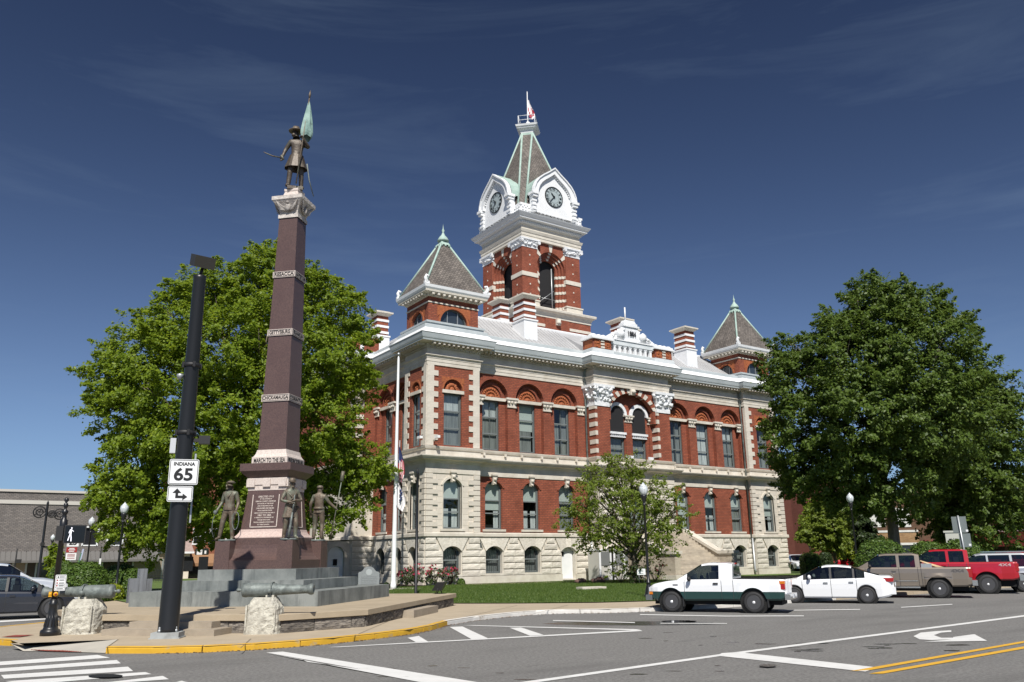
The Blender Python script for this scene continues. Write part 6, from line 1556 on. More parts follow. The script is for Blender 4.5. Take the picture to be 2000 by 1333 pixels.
RANGER = dict(front=2.22, rear=-2.45, wf=1.42, wr=-1.41, wr_=.355, tw=.24, wheel='truck', paint=CARW, two=CARG, zmid=.70, arch=.09, flare=.035,
  w=[(-2.45,.80),(-2.3,.845),(1.9,.845),(2.1,.80),(2.22,.70)], zb=[(-2.45,.48),(-2.3,.42),(1.9,.38),(2.22,.44)],
  belt=[(-2.45,1.09),(-.75,1.10),(.9,1.08),(1.6,1.02),(2.05,.93),(2.22,.84)], deck=[(.9,1.12),(1.5,1.06),(2.0,.97),(2.22,.86)], cab=(-.74,1.22), roof=(-.70,.32),
  roofz=[(-.74,1.64),(-.5,1.675),(.1,1.675),(.35,1.64),(1.2,1.11),(1.22,1.09)], wroof=[(-.74,.66),(.3,.67),(1.2,.74)], win=[(-.28,.84,0,0)], winend=(-.7,1.0), bed=-.75, floor=.62, rrake=0,
  gaps=[-.36,.93,-.76], doors=[(-.351,.921)], seats=[-.05], mirror=(.72,.86,1.08), rearglass=False, pillar=0,
  bits=sym('headlamp', HEADL, 2.1,2.235,.46,.76,.70,.84)+sym('turn_lamp', AMBER, 2.02,2.22,.6,.79,.60,.69)+sym('tail_lamp', TAILR, -2.475,-2.3,.66,.835,.78,1.06)+sym('tail_lamp_amber', AMBER, -2.478,-2.3,.665,.838,.96,1.05)+
  [('front_bumper', mat('bumper_grey',(.10,.11,.115),.5), (2.12,2.36,-.8,.8,.40,.58)), ('rear_bumper', CHROME, (-2.62,-2.44,-.82,.82,.44,.62)), ('tailgate_panel', CARW, (-2.475,-2.45,-.64,.64,.64,1.10)), ('grille', TRIM, (2.2,2.235,-.45,.45,.62,.82)), ('number_plate', PLATE, (-2.64,-2.62,-.16,.16,.48,.6)), ('bed_liner', TRIM, (-2.44,-.8,-.775,-.70,1.08,1.125)), ('bed_liner', TRIM, (-2.44,-.8,.70,.775,1.08,1.125)), ('third_lamp', TAILR, (-.78,-.74,-.14,.14,1.60,1.65)), ('fuel_door', CARW, (-1.06,-.9,.842,.849,.86,1.0)), ('badge', TRIM, (1.16,1.34,.845,.852,.9,.94)), ('mud_flap', TRIM, (.98,1.02,.62,.84,.2,.5)), ('mud_flap', TRIM, (.98,1.02,-.84,-.62,.2,.5)), ('mud_flap', TRIM, (-1.9,-1.86,.62,.84,.2,.5)), ('mud_flap', TRIM, (-1.9,-1.86,-.84,-.62,.2,.5))])
def pickup(paint, lift=0.0, wheel='truck', wr=.39, W=.99, dz=0.0):
    z = lambda v: v+lift
    return dict(front=2.75, rear=-2.95, wf=1.85, wr=-1.68, wr_=wr, tw=.27, wheel=wheel, paint=paint, zmid=z(.78), arch=.12, flare=.05,
      w=[(-2.95,W-.05),(-2.8,W),(2.3,W),(2.6,W-.05),(2.75,W-.12)], zb=[(-2.95,z(.55)),(-2.7,z(.48)),(2.4,z(.44)),(2.75,z(.5))],
      belt=[(-2.95,z(1.26)),(-1.05,z(1.26)),(1.0,z(1.27)),(1.9,z(1.19)),(2.55,z(1.08)),(2.75,z(1.0))], deck=[(1.0,z(1.32)),(1.9,z(1.26)),(2.5,z(1.14)),(2.75,z(1.02))], cab=(-1.04,1.45), roof=(-1.0,.55),
      roofz=[(-1.04,z(1.83)),(-.8,z(1.88)),(.3,z(1.88)),(.6,z(1.84)),(1.43,z(1.3)),(1.45,z(1.29))], wroof=[(-1.04,.78),(.5,.78),(1.4,.86)], win=[(-.12,1.02,0,0),(-.86,-.24,0,0)], winend=(-1.0,1.15), bed=-1.05, floor=z(.8), rrake=0,
      gaps=[-.19,1.16,-.93,-1.06], doors=[(-.181,1.151),(-.921,-.199)], nohandle=(1,), seats=[.25,-.55], mirror=(.95,W+.02,z(1.28)), rearglass=False, pillar=0)
F150 = pickup(CART); F150['handlem'] = CART
F150['bits'] = sym('headlamp', HEADL, 2.62,2.77,.58,.9,.82,1.0)+sym('tail_lamp', TAILR, -2.98,-2.78,.78,.975,.86,1.20)+[('front_bumper', CHROME, (2.65,2.9,-.95,.95,.5,.7)), ('rear_bumper', CHROME, (-3.14,-2.94,-.95,.95,.52,.74)), ('number_plate', PLATE, (-3.16,-3.14,-.16,.16,.55,.7)), ('toolbox', GALV, (-1.5,-1.08,-.7,.93,1.2,1.42)), ('running_board', CHROME, (-.95,1.2,.96,1.06,.42,.48)), ('door_moulding', CHROME, (-.9,1.1,.988,.997,.70,.73)), ('wheel_arch_trim', CART, (-2.2,-1.16,.985,1.03,.86,.90))]
F350 = pickup(CARR, lift=.12, wheel='offroad', wr=.42, W=1.0); F350['handlem'] = CARR
F350['bits'] = sym('headlamp', HEADL, 2.62,2.77,.58,.9,.94,1.12)+sym('tail_lamp', TAILR, -2.98,-2.82,.82,.985,.98,1.32)+[('front_bumper', CHROME, (2.65,2.95,-.95,.95,.6,.85)), ('rear_bumper', CHROME, (-3.16,-2.96,-.95,.95,.58,.82)), ('running_board', TRIM, (-.95,1.2,.96,1.08,.5,.58)), ('number_plate', PLATE, (-3.18,-3.16,-.16,.16,.62,.76))]
SENTRA = dict(front=2.28, rear=-2.32, wf=1.36, wr=-1.34, wr_=.315, tw=.2, wheel='sedan', paint=CARW, zmid=.55, arch=.055,
  w=[(-2.32,.62),(-2.2,.76),(-1.9,.86),(1.5,.875),(2.0,.80),(2.2,.66),(2.28,.52)], zb=[(-2.32,.36),(-2.1,.26),(-1.8,.2),(1.8,.2),(2.28,.28)],
  belt=[(-2.32,.88),(-2.2,.94),(-1.5,.95),(.6,.89),(1.3,.85),(2.0,.72),(2.28,.58)], deck=[(-2.32,.96),(-2.2,1.05),(-1.8,1.06),(1.0,1.0),(1.5,.93),(2.0,.80),(2.28,.62)], cab=(-1.85,1.22), roof=(-.85,.25),
  roofz=[(-1.85,1.055),(-1.35,1.22),(-.8,1.42),(-.3,1.475),(.1,1.465),(.4,1.40),(1.2,1.0),(1.22,.98)], wroof=[(-1.85,.66),(-.8,.56),(.3,.58),(1.2,.7)], win=[(-.02,.86,0,0),(-.88,-.1,0,0),(-1.32,-.95,0,0)], winend=(-1.3,1.0), raked=True,
  gaps=[-.055,1.03,-1.0], doors=[(-.046,1.021),(-.991,-.064)], seats=[.2,-.75], mirror=(.72,.86,.95), mirrorm=CARW, pillar=2, handlem=CHROME,
  bits=sym('headlamp', HEADL, 1.95,2.2,.52,.77,.62,.74)+sym('tail_lamp', TAILR, -2.33,-1.95,.58,.80,.82,.96)+[('rear_bumper', CARW, (-2.38,-2.2,-.72,.72,.35,.62)), ('number_plate', PLATE, (-2.40,-2.36,-.2,.2,.66,.78)), ('grille', TRIM, (2.2,2.3,-.4,.4,.38,.52))])
CHARC = dict(SENTRA); CHARC.update(paint=CARC, wheel='dark', wr_=.34, mirrorm=CARC, handlem=CARC)
SUV = dict(front=2.4, rear=-2.4, wf=1.42, wr=-1.4, wr_=.37, tw=.24, wheel='small', paint=CARS, zmid=.72, arch=.08, flare=.03, trimsill=True,
  w=[(-2.4,.80),(-2.2,.90),(1.8,.91),(2.2,.84),(2.4,.7)], zb=[(-2.4,.42),(-2.1,.36),(1.9,.34),(2.4,.42)], belt=[(-2.4,1.08),(-2.2,1.13),(.9,1.11),(1.6,1.06),(2.2,.96),(2.4,.86)], deck=[(.9,1.16),(1.6,1.12),(2.2,1.0),(2.4,.88)],
  cab=(-2.36,1.32), roof=(-2.1,.42), roofz=[(-2.36,1.3),(-2.1,1.72),(-1.5,1.78),(.2,1.77),(.5,1.70),(1.3,1.14),(1.32,1.13)], wroof=[(-2.36,.74),(-2.0,.70),(.4,.70),(1.3,.78)], win=[(-.02,.85,0,0),(-.98,-.1,0,0),(-1.95,-1.08,0,0)], winend=(-2.1,1.0),
  gaps=[-.06,1.02,-1.02], doors=[(-.051,1.011),(-1.011,-.069)], seats=[.2,-.8], mirror=(.8,.92,1.14), mirrorm=CARS, handlem=CARS, pillar=0,
  bits=sym('headlamp', HEADL, 2.2,2.38,.5,.82,.78,.94)+sym('tail_lamp', TAILR, -2.42,-2.25,.7,.875,.95,1.35)+sym('roof_rail', CHROME, -1.8,.1,.56,.60,1.80,1.84)+[('rear_bumper', TRIM, (-2.52,-2.34,-.85,.85,.42,.66)), ('front_bumper', CARS, (2.3,2.46,-.8,.8,.4,.68)), ('grille', TRIM, (2.36,2.42,-.45,.45,.72,.9)), ('number_plate', PLATE, (-2.53,-2.51,-.2,.2,.7,.82))])
SUVW = dict(SUV); SUVW.update(paint=CARW, mirrorm=CARW, handlem=CARW, wheel='sedan'); SUVR = dict(SUV); SUVR.update(paint=CARR, mirrorm=CARR, handlem=CARR, wheel='sedan')
PICKL = pickup(CARL); PICKL['bits'] = F150['bits'][:4]+[('front_bumper', CHROME, (2.65,2.9,-.95,.95,.5,.7)), ('rear_bumper', CHROME, (-3.14,-2.94,-.95,.95,.52,.74))]; PICKL['mirrorm'] = TRIM
def place(wheel_px, S, which, head, sc):
    # the near (left-hand) wheel's contact point seen in the photograph gives the car's place
    g_ = G(*wheel_px, 0); h = R(head); fw = Vector((math.cos(h), math.sin(h), 0)); lt_ = Vector((-math.sin(h), math.cos(h), 0))
    w = interp(S['wf'], S['w'])-.1; return g_-fw*(S['wf'] if which == 'f' else S['wr'])*sc-lt_*w*sc
def parked(name, label, cat, S, px, which, head, sc): return vehicle(name, label, cat, S, place(px, S, which, head, sc), R(head), sc)
gcar = 'vehicles parked nose-in along the square'
t = parked('parked_pickup', 'small white pickup with dark green lower body, nearest of the parked row', 'pickup truck', RANGER, (1475,1198.5), 'r', 120, .94); t['group'] = gcar
t = parked('parked_sedan', 'white four-door sedan parked between two pickups', 'car', SENTRA, (1696,1179.5), 'r', 121, .95); t['group'] = gcar
t = tan_ = parked('parked_pickup', 'tan extended-cab pickup with silver toolbox in its bed', 'pickup truck', F150, (1838,1169), 'r', 120, .95); t['group'] = gcar
t = red_ = parked('parked_pickup', 'bright red raised pickup with knobbly tyres', 'pickup truck', F350, (1933,1160.5), 'r', 120, .97); t['group'] = gcar
t = parked('parked_suv', 'silver estate car at the right edge beyond the red pickup', 'car', SUV, (2003,1157), 'r', 120, .98); t['group'] = gcar
# four-wheel-drive marks on both beds
for c_, W_, z_ in ((tan_, .995, 1.12), (red_, 1.005, 1.26)):
    text('lettering', '4X4', .17, mat('decal_grey', (.10,.09,.085), .4) if c_ is tan_ else mat('decal_pale', (.5,.35,.35), .4), (-2.45, W_, z_), (math.pi/2, 0, math.pi), c_, .002, sx=1.7, off=.004)
# lumber sticking out of the tan pickup's bed
b = place((1838,1169), F150, 'r', 120, .95); h = R(120); fw = Vector((math.cos(h), math.sin(h), 0)); lt_ = Vector((-math.sin(h), math.cos(h), 0))
for k in range(3):
    q = MB(); a = b-fw*(1.75+.1*k)+lt_*(.3-.12*k)+Vector((0,0,1.14)); c = b-fw*(1.02)+lt_*(.62-.1*k)+Vector((0,0,1.46)); q.tube([a, c], .03, 4); o = q.build('timber', mat('timber', (.52,.38,.22), .8)); tag(o, ['pale length of timber lying outermost in the tan pickup bed', 'middle of three pale timber lengths in the tan pickup bed', 'pale timber length nearest the toolbox in the tan pickup bed'][k], 'timber', 'timber lengths in the tan pickup')
# street at the left: dark sedan, grey pickup
vehicle('parked_sedan', 'charcoal sedan with bright alloy wheels at the left edge', 'car', CHARC, (2.15, 34.6, 0), R(-6), 1.0)
vehicle('parked_pickup', 'pale grey pickup behind the charcoal sedan', 'pickup truck', PICKL, (1.8, 40.6, 0), R(-4), 1.0)
# cars far off at the right
p = AT(1556, 1105, 92); vehicle('distant_suv', 'white sport utility vehicle facing us beyond the courthouse corner', 'car', SUVW, (p.x, p.y, 0), R(-125), 1.0)
p = AT(1695, 1105, 98); vehicle('distant_suv', 'white vehicle parked beyond the far right lamp post', 'car', SUVW, (p.x, p.y, 0), R(-125), 1.0)
p = AT(1650, 1105, 96); vehicle('distant_car', 'dark red car half hidden behind the small round tree', 'car', SUVR, (p.x, p.y, 0), R(150), .9)
p = AT(1965, 1095, 84); vehicle('distant_car', 'red vehicle under the red awning at the right edge', 'car', SUVR, (p.x, p.y, 0), R(175), 1.0)
# ================================================================== BRONZE FIGURES
def skin(verts, edges, root, levels=1):
    me = bpy.data.meshes.new('tmp'); me.from_pydata([v[:3] for v in verts], edges, []); o = bpy.data.objects.new('tmp', me); COL.objects.link(o)
    o.modifiers.new('Skin', 'SKIN')
    if not me.skin_vertices: me.attributes.new('x', 'FLOAT', 'POINT')
    sv = me.skin_vertices[0].data
    for i, v in enumerate(verts): r = v[3]; sv[i].radius = r if isinstance(r, tuple) else (r, r)
    for s in sv: s.use_root = False
    sv[root].use_root = True
    m = o.modifiers.new('Sub', 'SUBSURF'); m.levels = m.render_levels = levels
    dg = bpy.context.evaluated_depsgraph_get(); dg.update(); ev = o.evaluated_get(dg); r = bpy.data.meshes.new_from_object(ev)
    vs_ = [tuple(v.co) for v in r.vertices]; fs = [tuple(p.vertices) for p in r.polygons]
    bpy.data.objects.remove(o); bpy.data.meshes.remove(me); bpy.data.meshes.remove(r); return vs_, fs
def hand(mb, wrist, d, curl):
    # palm, four unequal fingers bent round what they hold, thumb from the side of the palm
    w, d = Vector(wrist), Vector(d).normalized(); s = d.orthogonal().normalized() if abs(d.z) > .95 else d.cross(Vector((0,0,1))).normalized(); n = s.cross(d)
    c = Vector(curl).normalized()
    for k, ln in enumerate((.075, .085, .08, .062)):
        b = w+d*.075+s*(.027-.018*k); mb.tube([b-d*.04, b, b+d*ln*.45+c*.012, b+d*ln*.62+c*.045, b+d*ln*.45+c*.075], [.012,.0115,.011,.010,.008], 6)
    b = w+d*.03+s*.036; mb.tube([b-s*.015, b+s*.018+d*.02, b+s*.01+d*.055+c*.03], [.013,.012,.009], 6)
def figure(root, J, mat_=None, skirt=None, head_turn=0.0, beard=False):
    # J: joint positions, facing -y; the figure's own right is -x
    V, E = [], []; idx = {}
    def v(n, p, r): idx[n] = len(V); V.append((*p, r)); return idx[n]
    def e(a, b): E.append((idx[a], idx[b]))
    h = J.get('head', (0, -.01, 1.66)); 
    v('pelvis', (0, 0, .95), (.155, .115)); v('waist', (0, .0, 1.10), (.145, .105)); v('chest', (0, .0, 1.30), (.175, .12)); v('upper', (0, .01, 1.42), (.15, .10)); v('neck', (h[0]*.5, h[1]*.5, 1.525), (.062, .062)); v('skull', (h[0], h[1], h[2]), (.088, .105)); v('crownh', (h[0], h[1]+.01, h[2]+.085), (.06, .075))
    for a, b in (('pelvis','waist'), ('waist','chest'), ('chest','upper'), ('upper','neck'), ('neck','skull'), ('skull','crownh')): e(a, b)
    for s in 'RL':
        x = -1 if s == 'R' else 1
        v('sh'+s, (x*.185, .01, 1.43), .078); v('el'+s, J['el'+s], .056); v('wr'+s, J['wr'+s], .040); d = (Vector(J['wr'+s])-Vector(J['el'+s])).normalized(); hp = Vector(J['wr'+s])+d*.07; v('ha'+s, hp, (.040, .026))
        e('upper', 'sh'+s); e('sh'+s, 'el'+s); e('el'+s, 'wr'+s); e('wr'+s, 'ha'+s)
        v('hi'+s, (x*.105, 0, .88), .11); v('kn'+s, J['kn'+s], .075); v('ca'+s, tuple(Vector(J['kn'+s]).lerp(Vector(J['an'+s]), .35)+Vector((0,.015,0))), .072); v('an'+s, J['an'+s], .058); t = Vector(J['an'+s])+Vector(J.get('toe'+s, (x*.05, -.17, -.06))); v('to'+s, tuple(t), (.05, .035))
        e('pelvis', 'hi'+s); e('hi'+s, 'kn'+s); e('kn'+s, 'ca'+s); e('ca'+s, 'an'+s); e('an'+s, 'to'+s)
    vs_, fs = skin(V, E, idx['pelvis'], 2)
    mb = MB(); mb.mesh(vs_, fs, 0, True)
    for s in 'RL': hand(mb, J['wr'+s], Vector(J['wr'+s])-Vector(J['el'+s]), J.get('curl'+s, (0, 0, -1)))
    hx, hy, hz = h; ca, sa = math.cos(head_turn), math.sin(head_turn)
    def F(x, y, z): return (hx+x*ca-y*sa, hy+x*sa+y*ca, hz+z)
    mb.mesh([F(-.016,-.098,.03), F(.016,-.098,.03), F(.022,-.10,-.025), F(-.022,-.10,-.025), F(0,-.135,-.02), F(0,-.105,.035)], [(0,5,4,3), (5,1,2,4), (3,4,2)], 0)
    for x in (-.1, .1): mb.blob(F(x*.92, .0, .0), .026, 2, .1, 6, 5, sc=(.5, .8, 1.2))
    for x in (-.036, .036): mb.blob(F(x, -.098, .028), .014, 2, .05, 6, 4); mb.tube([F(x-.02, -.104, .05), F(x+.02, -.106, .05)], .008, 5)
    mb.tube([F(-.028,-.10,-.055), F(0,-.108,-.052), F(.028,-.10,-.055)], .008, 5); mb.blob(F(0, -.085, -.09), .035, 3, .05, 7, 5)
    if beard: mb.blob(F(0, -.085, -.085), .06, 5, .25, 8, 6)
    mb.build('body', mat_ or BRONZE, root)
    if skirt:
        z0, z1, r0, r1 = skirt; g = MB(); n = 22; rows = []
        for i in range(5):
            t = i/4; rows.append([((r1+(r0-r1)*t)*math.cos(6.283*k/n)*(1+.05*math.sin(k*2.7)*t), (r1+(r0-r1)*t)*.78*math.sin(6.283*k/n)*(1+.05*math.sin(k*2.7)*t), z1+(z0-z1)*t) for k in range(n)])
        for a, b in zip(rows, rows[1:]):
            for k in range(n): l = (k+1) % n; g.add([a[k], b[k], b[l], a[l]], 0, True)
        g.build('coat_skirt', mat_ or BRONZE, root)
def cap(root, h, kind, turn=0):
    g = MB(); x, y, z = h
    if kind == 'kepi':
        g.lathe([(.105,0),(.108,.02),(.10,.07),(.085,.11),(.07,.125),(0,.128)], 16, (x, y, z+.06)); c, s = math.cos(turn), math.sin(turn)
        g.mesh([(x+px*c-py*s, y+px*s+py*c, z+pz) for px, py, pz in ((-.09,-.06,.075),(.09,-.06,.075),(.07,-.165,.05),(-.07,-.165,.05),(-.09,-.06,.06),(.09,-.06,.06),(.07,-.165,.04),(-.07,-.165,.04))], [(0,3,2,1),(4,5,6,7),(0,1,5,4),(1,2,6,5),(2,3,7,6),(3,0,4,7)], 0)
    elif kind == 'sailor': g.lathe([(.06,.0),(.10,.005),(.135,.025),(.145,.045),(.135,.05),(.105,.045),(.10,.075),(.06,.095),(0,.10)], 18, (x+.015, y+.035, z+.065))
    elif kind == 'hat': g.lathe([(.10,.0),(.19,-.005),(.195,.01),(.105,.02),(.10,.09),(.085,.13),(0,.125)], 18, (x, y, z+.06))
    g.build('hat', BRONZE, root)
def statue(name, label, loc, rz, sc): t = thing(name, label, 'statue', loc, rz); t.scale = (sc,)*3; return t
def base_disc(root, r, hgt): g = MB(); g.lathe([(r,-.0),(r,hgt*.6),(r*.96,hgt),(0,hgt)], 4 if r > 5 else 14, (0, 0, 0)); g.build('bronze_base', VERDI, root)
def mpos(x, y, z): p = MC+me_*x+mq_*y; return (p.x, p.y, z)
HD = lambda v: math.atan2(v[1], v[0])+math.pi/2           # turn -y to face along v
# infantryman at the near corner, facing the street corner
d = -(me_+mq_)
s1 = statue('infantry_statue', 'bronze soldier in cap resting both hands on a rifle, centre of the three figures', mpos(-PK, -PK, 2.44), HD((d.x, d.y))-.05, 1.04)
J = dict(head=(.0,-.03,1.665), elR=(-.31,-.02,1.16), wrR=(-.06,-.24,1.10), elL=(.31,-.03,1.17), wrL=(.07,-.25,1.16), knR=(-.13,-.02,.5), knL=(.15,-.13,.5), anR=(-.15,.06,.1), anL=(.16,-.08,.1), curlR=(.3,.5,-.6), curlL=(-.3,.5,-.6))
figure(s1, J, skirt=(.66,1.0,.24,.175)); cap(s1, J['head'], 'kepi')
g = MB(); g.tube([(.02,-.29,1.32),(-.02,-.28,.75)], .016, 8); g.tube([(-.02,-.28,.8),(-.05,-.26,.45),(-.09,-.25,.08)], [.024,.034,.05], 8); g.tube([(.02,-.29,1.1),(-.01,-.265,.9)], .026, 8); g.build('rifle', VERDI, s1)
g = MB(); g.tube([(-.17,-.06,1.46),(0,-.155,1.25),(.17,-.07,1.05)], .018, 6); g.tube([(.17,-.06,1.46),(0,-.158,1.22),(-.17,-.07,1.05)], .018, 6); g.lathe([(.175,-.03),(.182,0),(.175,.03)], 16, (0, 0, 1.03)); g.blob((.2, .02, .95), .08, 3, .1, 6, 5); g.build('cross_belt', BRONZE, s1)
base_disc(s1, .27, .05)
# sailor at the left corner
d = -me_+mq_
s2 = statue('sailor_statue', 'bronze sailor in round hat holding a coil of rope, left of the inscription', mpos(-PK, PK, 2.44), HD((d.x, d.y))+.85, 1.04)
J = dict(head=(-.03,-.02,1.67), elR=(-.27,.05,1.17), wrR=(-.33,-.10,.95), elL=(.26,.06,1.15), wrL=(.27,-.08,.93), knR=(-.17,-.06,.5), knL=(.12,-.02,.5), anR=(-.25,-.02,.1), anL=(.14,.05,.1))
figure(s2, J, skirt=(.93,1.12,.185,.17), head_turn=-.6); cap(s2, J['head'], 'sailor')
g = MB(); g.tube([(-.09,-.08,1.48),(0,-.15,1.3),(.09,-.08,1.48)], .02, 6); g.mesh([(-.17,.07,1.5),(.17,.07,1.5),(.16,.13,1.28),(-.16,.13,1.28)], [(0,1,2,3)], 0); g.build('collar', BRONZE, s2)
g = MB()
g.tube([(.27,-.12,.86)]+[(.30+.10*math.sin(a), -.13-.03*a/6, .60+.27*math.cos(a)) for a in [i*.45 for i in range(1, 14)]]+[(.27,-.12,.84)], .012, 6)
g.tube([(-.34,-.14,.88),(-.42,-.18,.62),(-.43,-.17,.3),(-.38,-.1,.1)], .011, 6); g.blob((-.36,-.17,.86), .07, 3, .2, 7, 5); g.build('rope', VERDI, s2)
base_disc(s2, .26, .05)
# artilleryman at the right corner, seen from behind
s3 = statue('artillery_statue', 'bronze gunner seen from behind holding a long rammer staff', mpos(PK, -PK, 2.44), HD((.80, .60))+.25, 1.04)
J = dict(head=(.0,-.02,1.66), elR=(-.30,-.06,1.24), wrR=(-.50,-.16,1.06), elL=(.27,.06,1.17), wrL=(.29,-.06,.93), knR=(-.12,-.03,.5), knL=(.13,-.08,.5), anR=(-.13,.04,.1), anL=(.15,-.03,.1), curlR=(.2,.9,0))
figure(s3, J, skirt=(.90,1.1,.185,.165))
g = MB(); g.lathe([(.172,-.04),(.185,0),(.172,.04)], 18, (0, 0, 1.04)); g.build('belt', BRONZE, s3)
g = MB(); g.lathe([(.10,-.01),(.104,.03),(.09,.07),(.05,.09),(0,.095)], 14, (0, -.01, 1.70)); g.build('hat', BRONZE, s3)
g = MB(); a, b = Vector((-.40,-.10,.06)), Vector((-.66,-.27,2.08)); g.tube([a, b], .018, 8); g.tube([a.lerp(b, .93), a.lerp(b, 1.09)], .062, 10); g.build('rammer_staff', BRONZE, s3)
base_disc(s3, .26, .05)
# standard bearer on the top
BRTOP = second(mat('bronze_dark', (.05,.038,.03), .5, (.10,.08,.06), 5, metal=.25, bump=.4, bscale=18), (.13,.17,.14), 3, (.55,.75), stretch=(1,1,.5), strength=.6)
s4 = statue('standard_bearer_statue', 'bronze flag bearer with sword and furled flag on top of the obelisk', (MC.x, MC.y, 14.90), HD((-.30, -.95)), 1.38)
g = MB(); g.box(-.20, .20, -.20, .20, .0, .09); g.build('bronze_base', BRTOP, s4)
J = dict(head=(-.06,-.03,1.70), elR=(-.30,.06,1.22), wrR=(-.36,-.02,1.0), elL=(.30,-.10,1.28), wrL=(.14,-.24,1.46), knR=(-.15,-.05,.55), knL=(.14,-.0,.55), anR=(-.18,-.02,.15), anL=(.16,.05,.15), curlL=(0,.6,-.5))
figure(s4, J, BRTOP, skirt=(.66,1.05,.30,.18), head_turn=-.7, beard=True); cap(s4, J['head'], 'hat')
g = MB(); g.tube([(-.38,-.06,.92),(-.62,-.10,.92),(-.80,-.12,.97),(-.86,-.12,1.0)], [.016,.018,.014,.005], 6); g.tube([(-.40,-.08,.98),(-.34,-.08,.86)], .03, 6); g.build('sword', BRONZE, s4)
g = MB(); g.tube([(.28,.05,.88),(.36,.12,.45),(.5,.2,.02)], [.02,.017,.012], 6); g.build('scabbard', VERDI, s4)
g = MB(); g.tube([(.02,-.30,.10),(.13,-.26,1.45),(.24,-.20,2.75)], .017, 8); g.tube([(.24,-.2,2.72),(.245,-.2,2.84),(.255,-.2,2.98)], [.02,.035,.002], 6); g.build('flag_staff', BRONZE, s4)
g = MB(); n, m = 12, 14
for i in range(n):
    for k in range(m):
        def Pf(a, t):
            a0 = a/n; tt = t/m; top = Vector((.235,-.20,2.62)); bot = Vector((.16,-.22,1.52)); ax = top.lerp(bot, tt); w = .02+.15*tt**.8*(1 if tt < .9 else 1-(tt-.9)*2.5)
            an = 6.283*a0; r_ = w*(1+.22*math.sin(5*an+3*tt)); return tuple(ax+Vector((.05*tt+r_*math.cos(an), r_*.75*math.sin(an)+.05*tt, -.06*math.sin(an*1.0)*tt)))
        g.add([Pf(i, k), Pf(i, k+1), Pf(i+1, k+1), Pf(i+1, k)], 0, True)
g.build('furled_flag', second(mat('flag_verdigris', (.27,.40,.355), .65, (.18,.29,.26), 5, bump=.4, bscale=10), (.1,.13,.12), 6, (.55,.75)), s4)

# ================================================================== CANNON AND THEIR BOULDERS
def boulder(name, label, c, rz, hgt, wx, wy, seed):
    t = thing(name, label, 'boulder', (c[0], c[1], .12), rz); r = random.Random(seed); g = MB(); nx, nz = 14, 12
    prof = lambda z: 1.0 if z < .72 else 1-(z-.72)/.28*.38
    ring = []
    for k in range(nz+1):
        z = k/nz; row = []
        for i in range(nx*2):
            a = 2*math.pi*i/(nx*2); c_, s_ = math.cos(a), math.sin(a); e = 5.0; l = (abs(c_)**e+abs(s_)**e)**(-1/e); q = prof(z)*(1.05-.08*z)*(1+r.uniform(-.035, .035))
            row.append(len(g.v)); g.v.append((wx*c_*l*q, wy*s_*l*(q*.5+.5)*(1+r.uniform(-.035, .035)), hgt*min(1, max(0, z+(r.uniform(-.025, .025) if 0 < k < nz else 0)))))
        ring.append(row)
    n = nx*2
    for a, b in zip(ring, ring[1:]):
        for i in range(n): g.f.append((a[i], a[(i+1)%n], b[(i+1)%n], b[i])); g.m.append(0); g.s.append(False)
    g.f.append(tuple(ring[-1])); g.m.append(0); g.s.append(False); g.build('rock', BOULD, t)
    for s in (-1, 1):
        m_ = MB(); m_.box(s*wx*.86-.018, s*wx*.86+.018, -wy*1.02, -wy*.9, .1, hgt*.8); m_.build('tooled_margin', BOULD, t)
    return t
def cannon(name, label, c, z, rz, ln=1.85):
    t = thing(name, label, 'cannon', (c[0], c[1], z), rz); g = MB()
    g.lathe([(.0,-.86),(.03,-.855),(.05,-.82),(.05,-.79),(.028,-.76),(.03,-.72),(.12,-.71),(.165,-.69),(.175,-.62),(.165,-.58),(.16,-.1),(.155,.1),(.135,.12),(.125,.3),(.10,.82),(.105,.88),(.13,.93),(.135,.98),(.12,1.02),(.085,1.03),(.065,1.02),(.06,.7),(0,.7)], 24, axis='x'); g.build('barrel', VERDI, t)
    q = MB(); q.lathe([(0,-.27),(.055,-.27),(.055,.27),(0,.27)], 14, (0,0,-.02), 0, True, 'y'); q.build('trunnion', VERDI, t)
    q = MB(); q.tube([(.02,-.2,-.16),(.02,-.22,.02),(.02,-.1,.17),(.02,.1,.17),(.02,.22,.02),(.02,.2,-.16)], .018, 6); q.build('strap', VERDI, t)
    q = MB(); q.box(-.1,.1,-.16,.16,-.26,-.12); q.build('saddle', BOULD, t); return t
b1 = G(513,1240,.12)+Vector((.12,.30,0)); yaw1 = math.atan2(G(547,1240,.12).y-G(480,1240,.12).y, G(547,1240,.12).x-G(480,1240,.12).x)
boulder('boulder', 'pale rough boulder carrying the right cannon, nearest the yellow kerb', b1, R(-35), .84, .40, .36, 3)
cannon('cannon', 'green bronze cannon on the right boulder with muzzle towards the right', (b1.x+.12, b1.y-.05), 1.13, R(-33))
b2 = G(162,1240,.12)+Vector((.05,.36,0))
boulder('boulder', 'pale squared boulder beside the pedestrian signal, carrying the left cannon', b2, R(-38), .83, .42, .38, 7)
cannon('cannon', 'green bronze cannon on the left boulder with knob end towards the right', (b2.x-.05, b2.y+.05), 1.12, R(150))
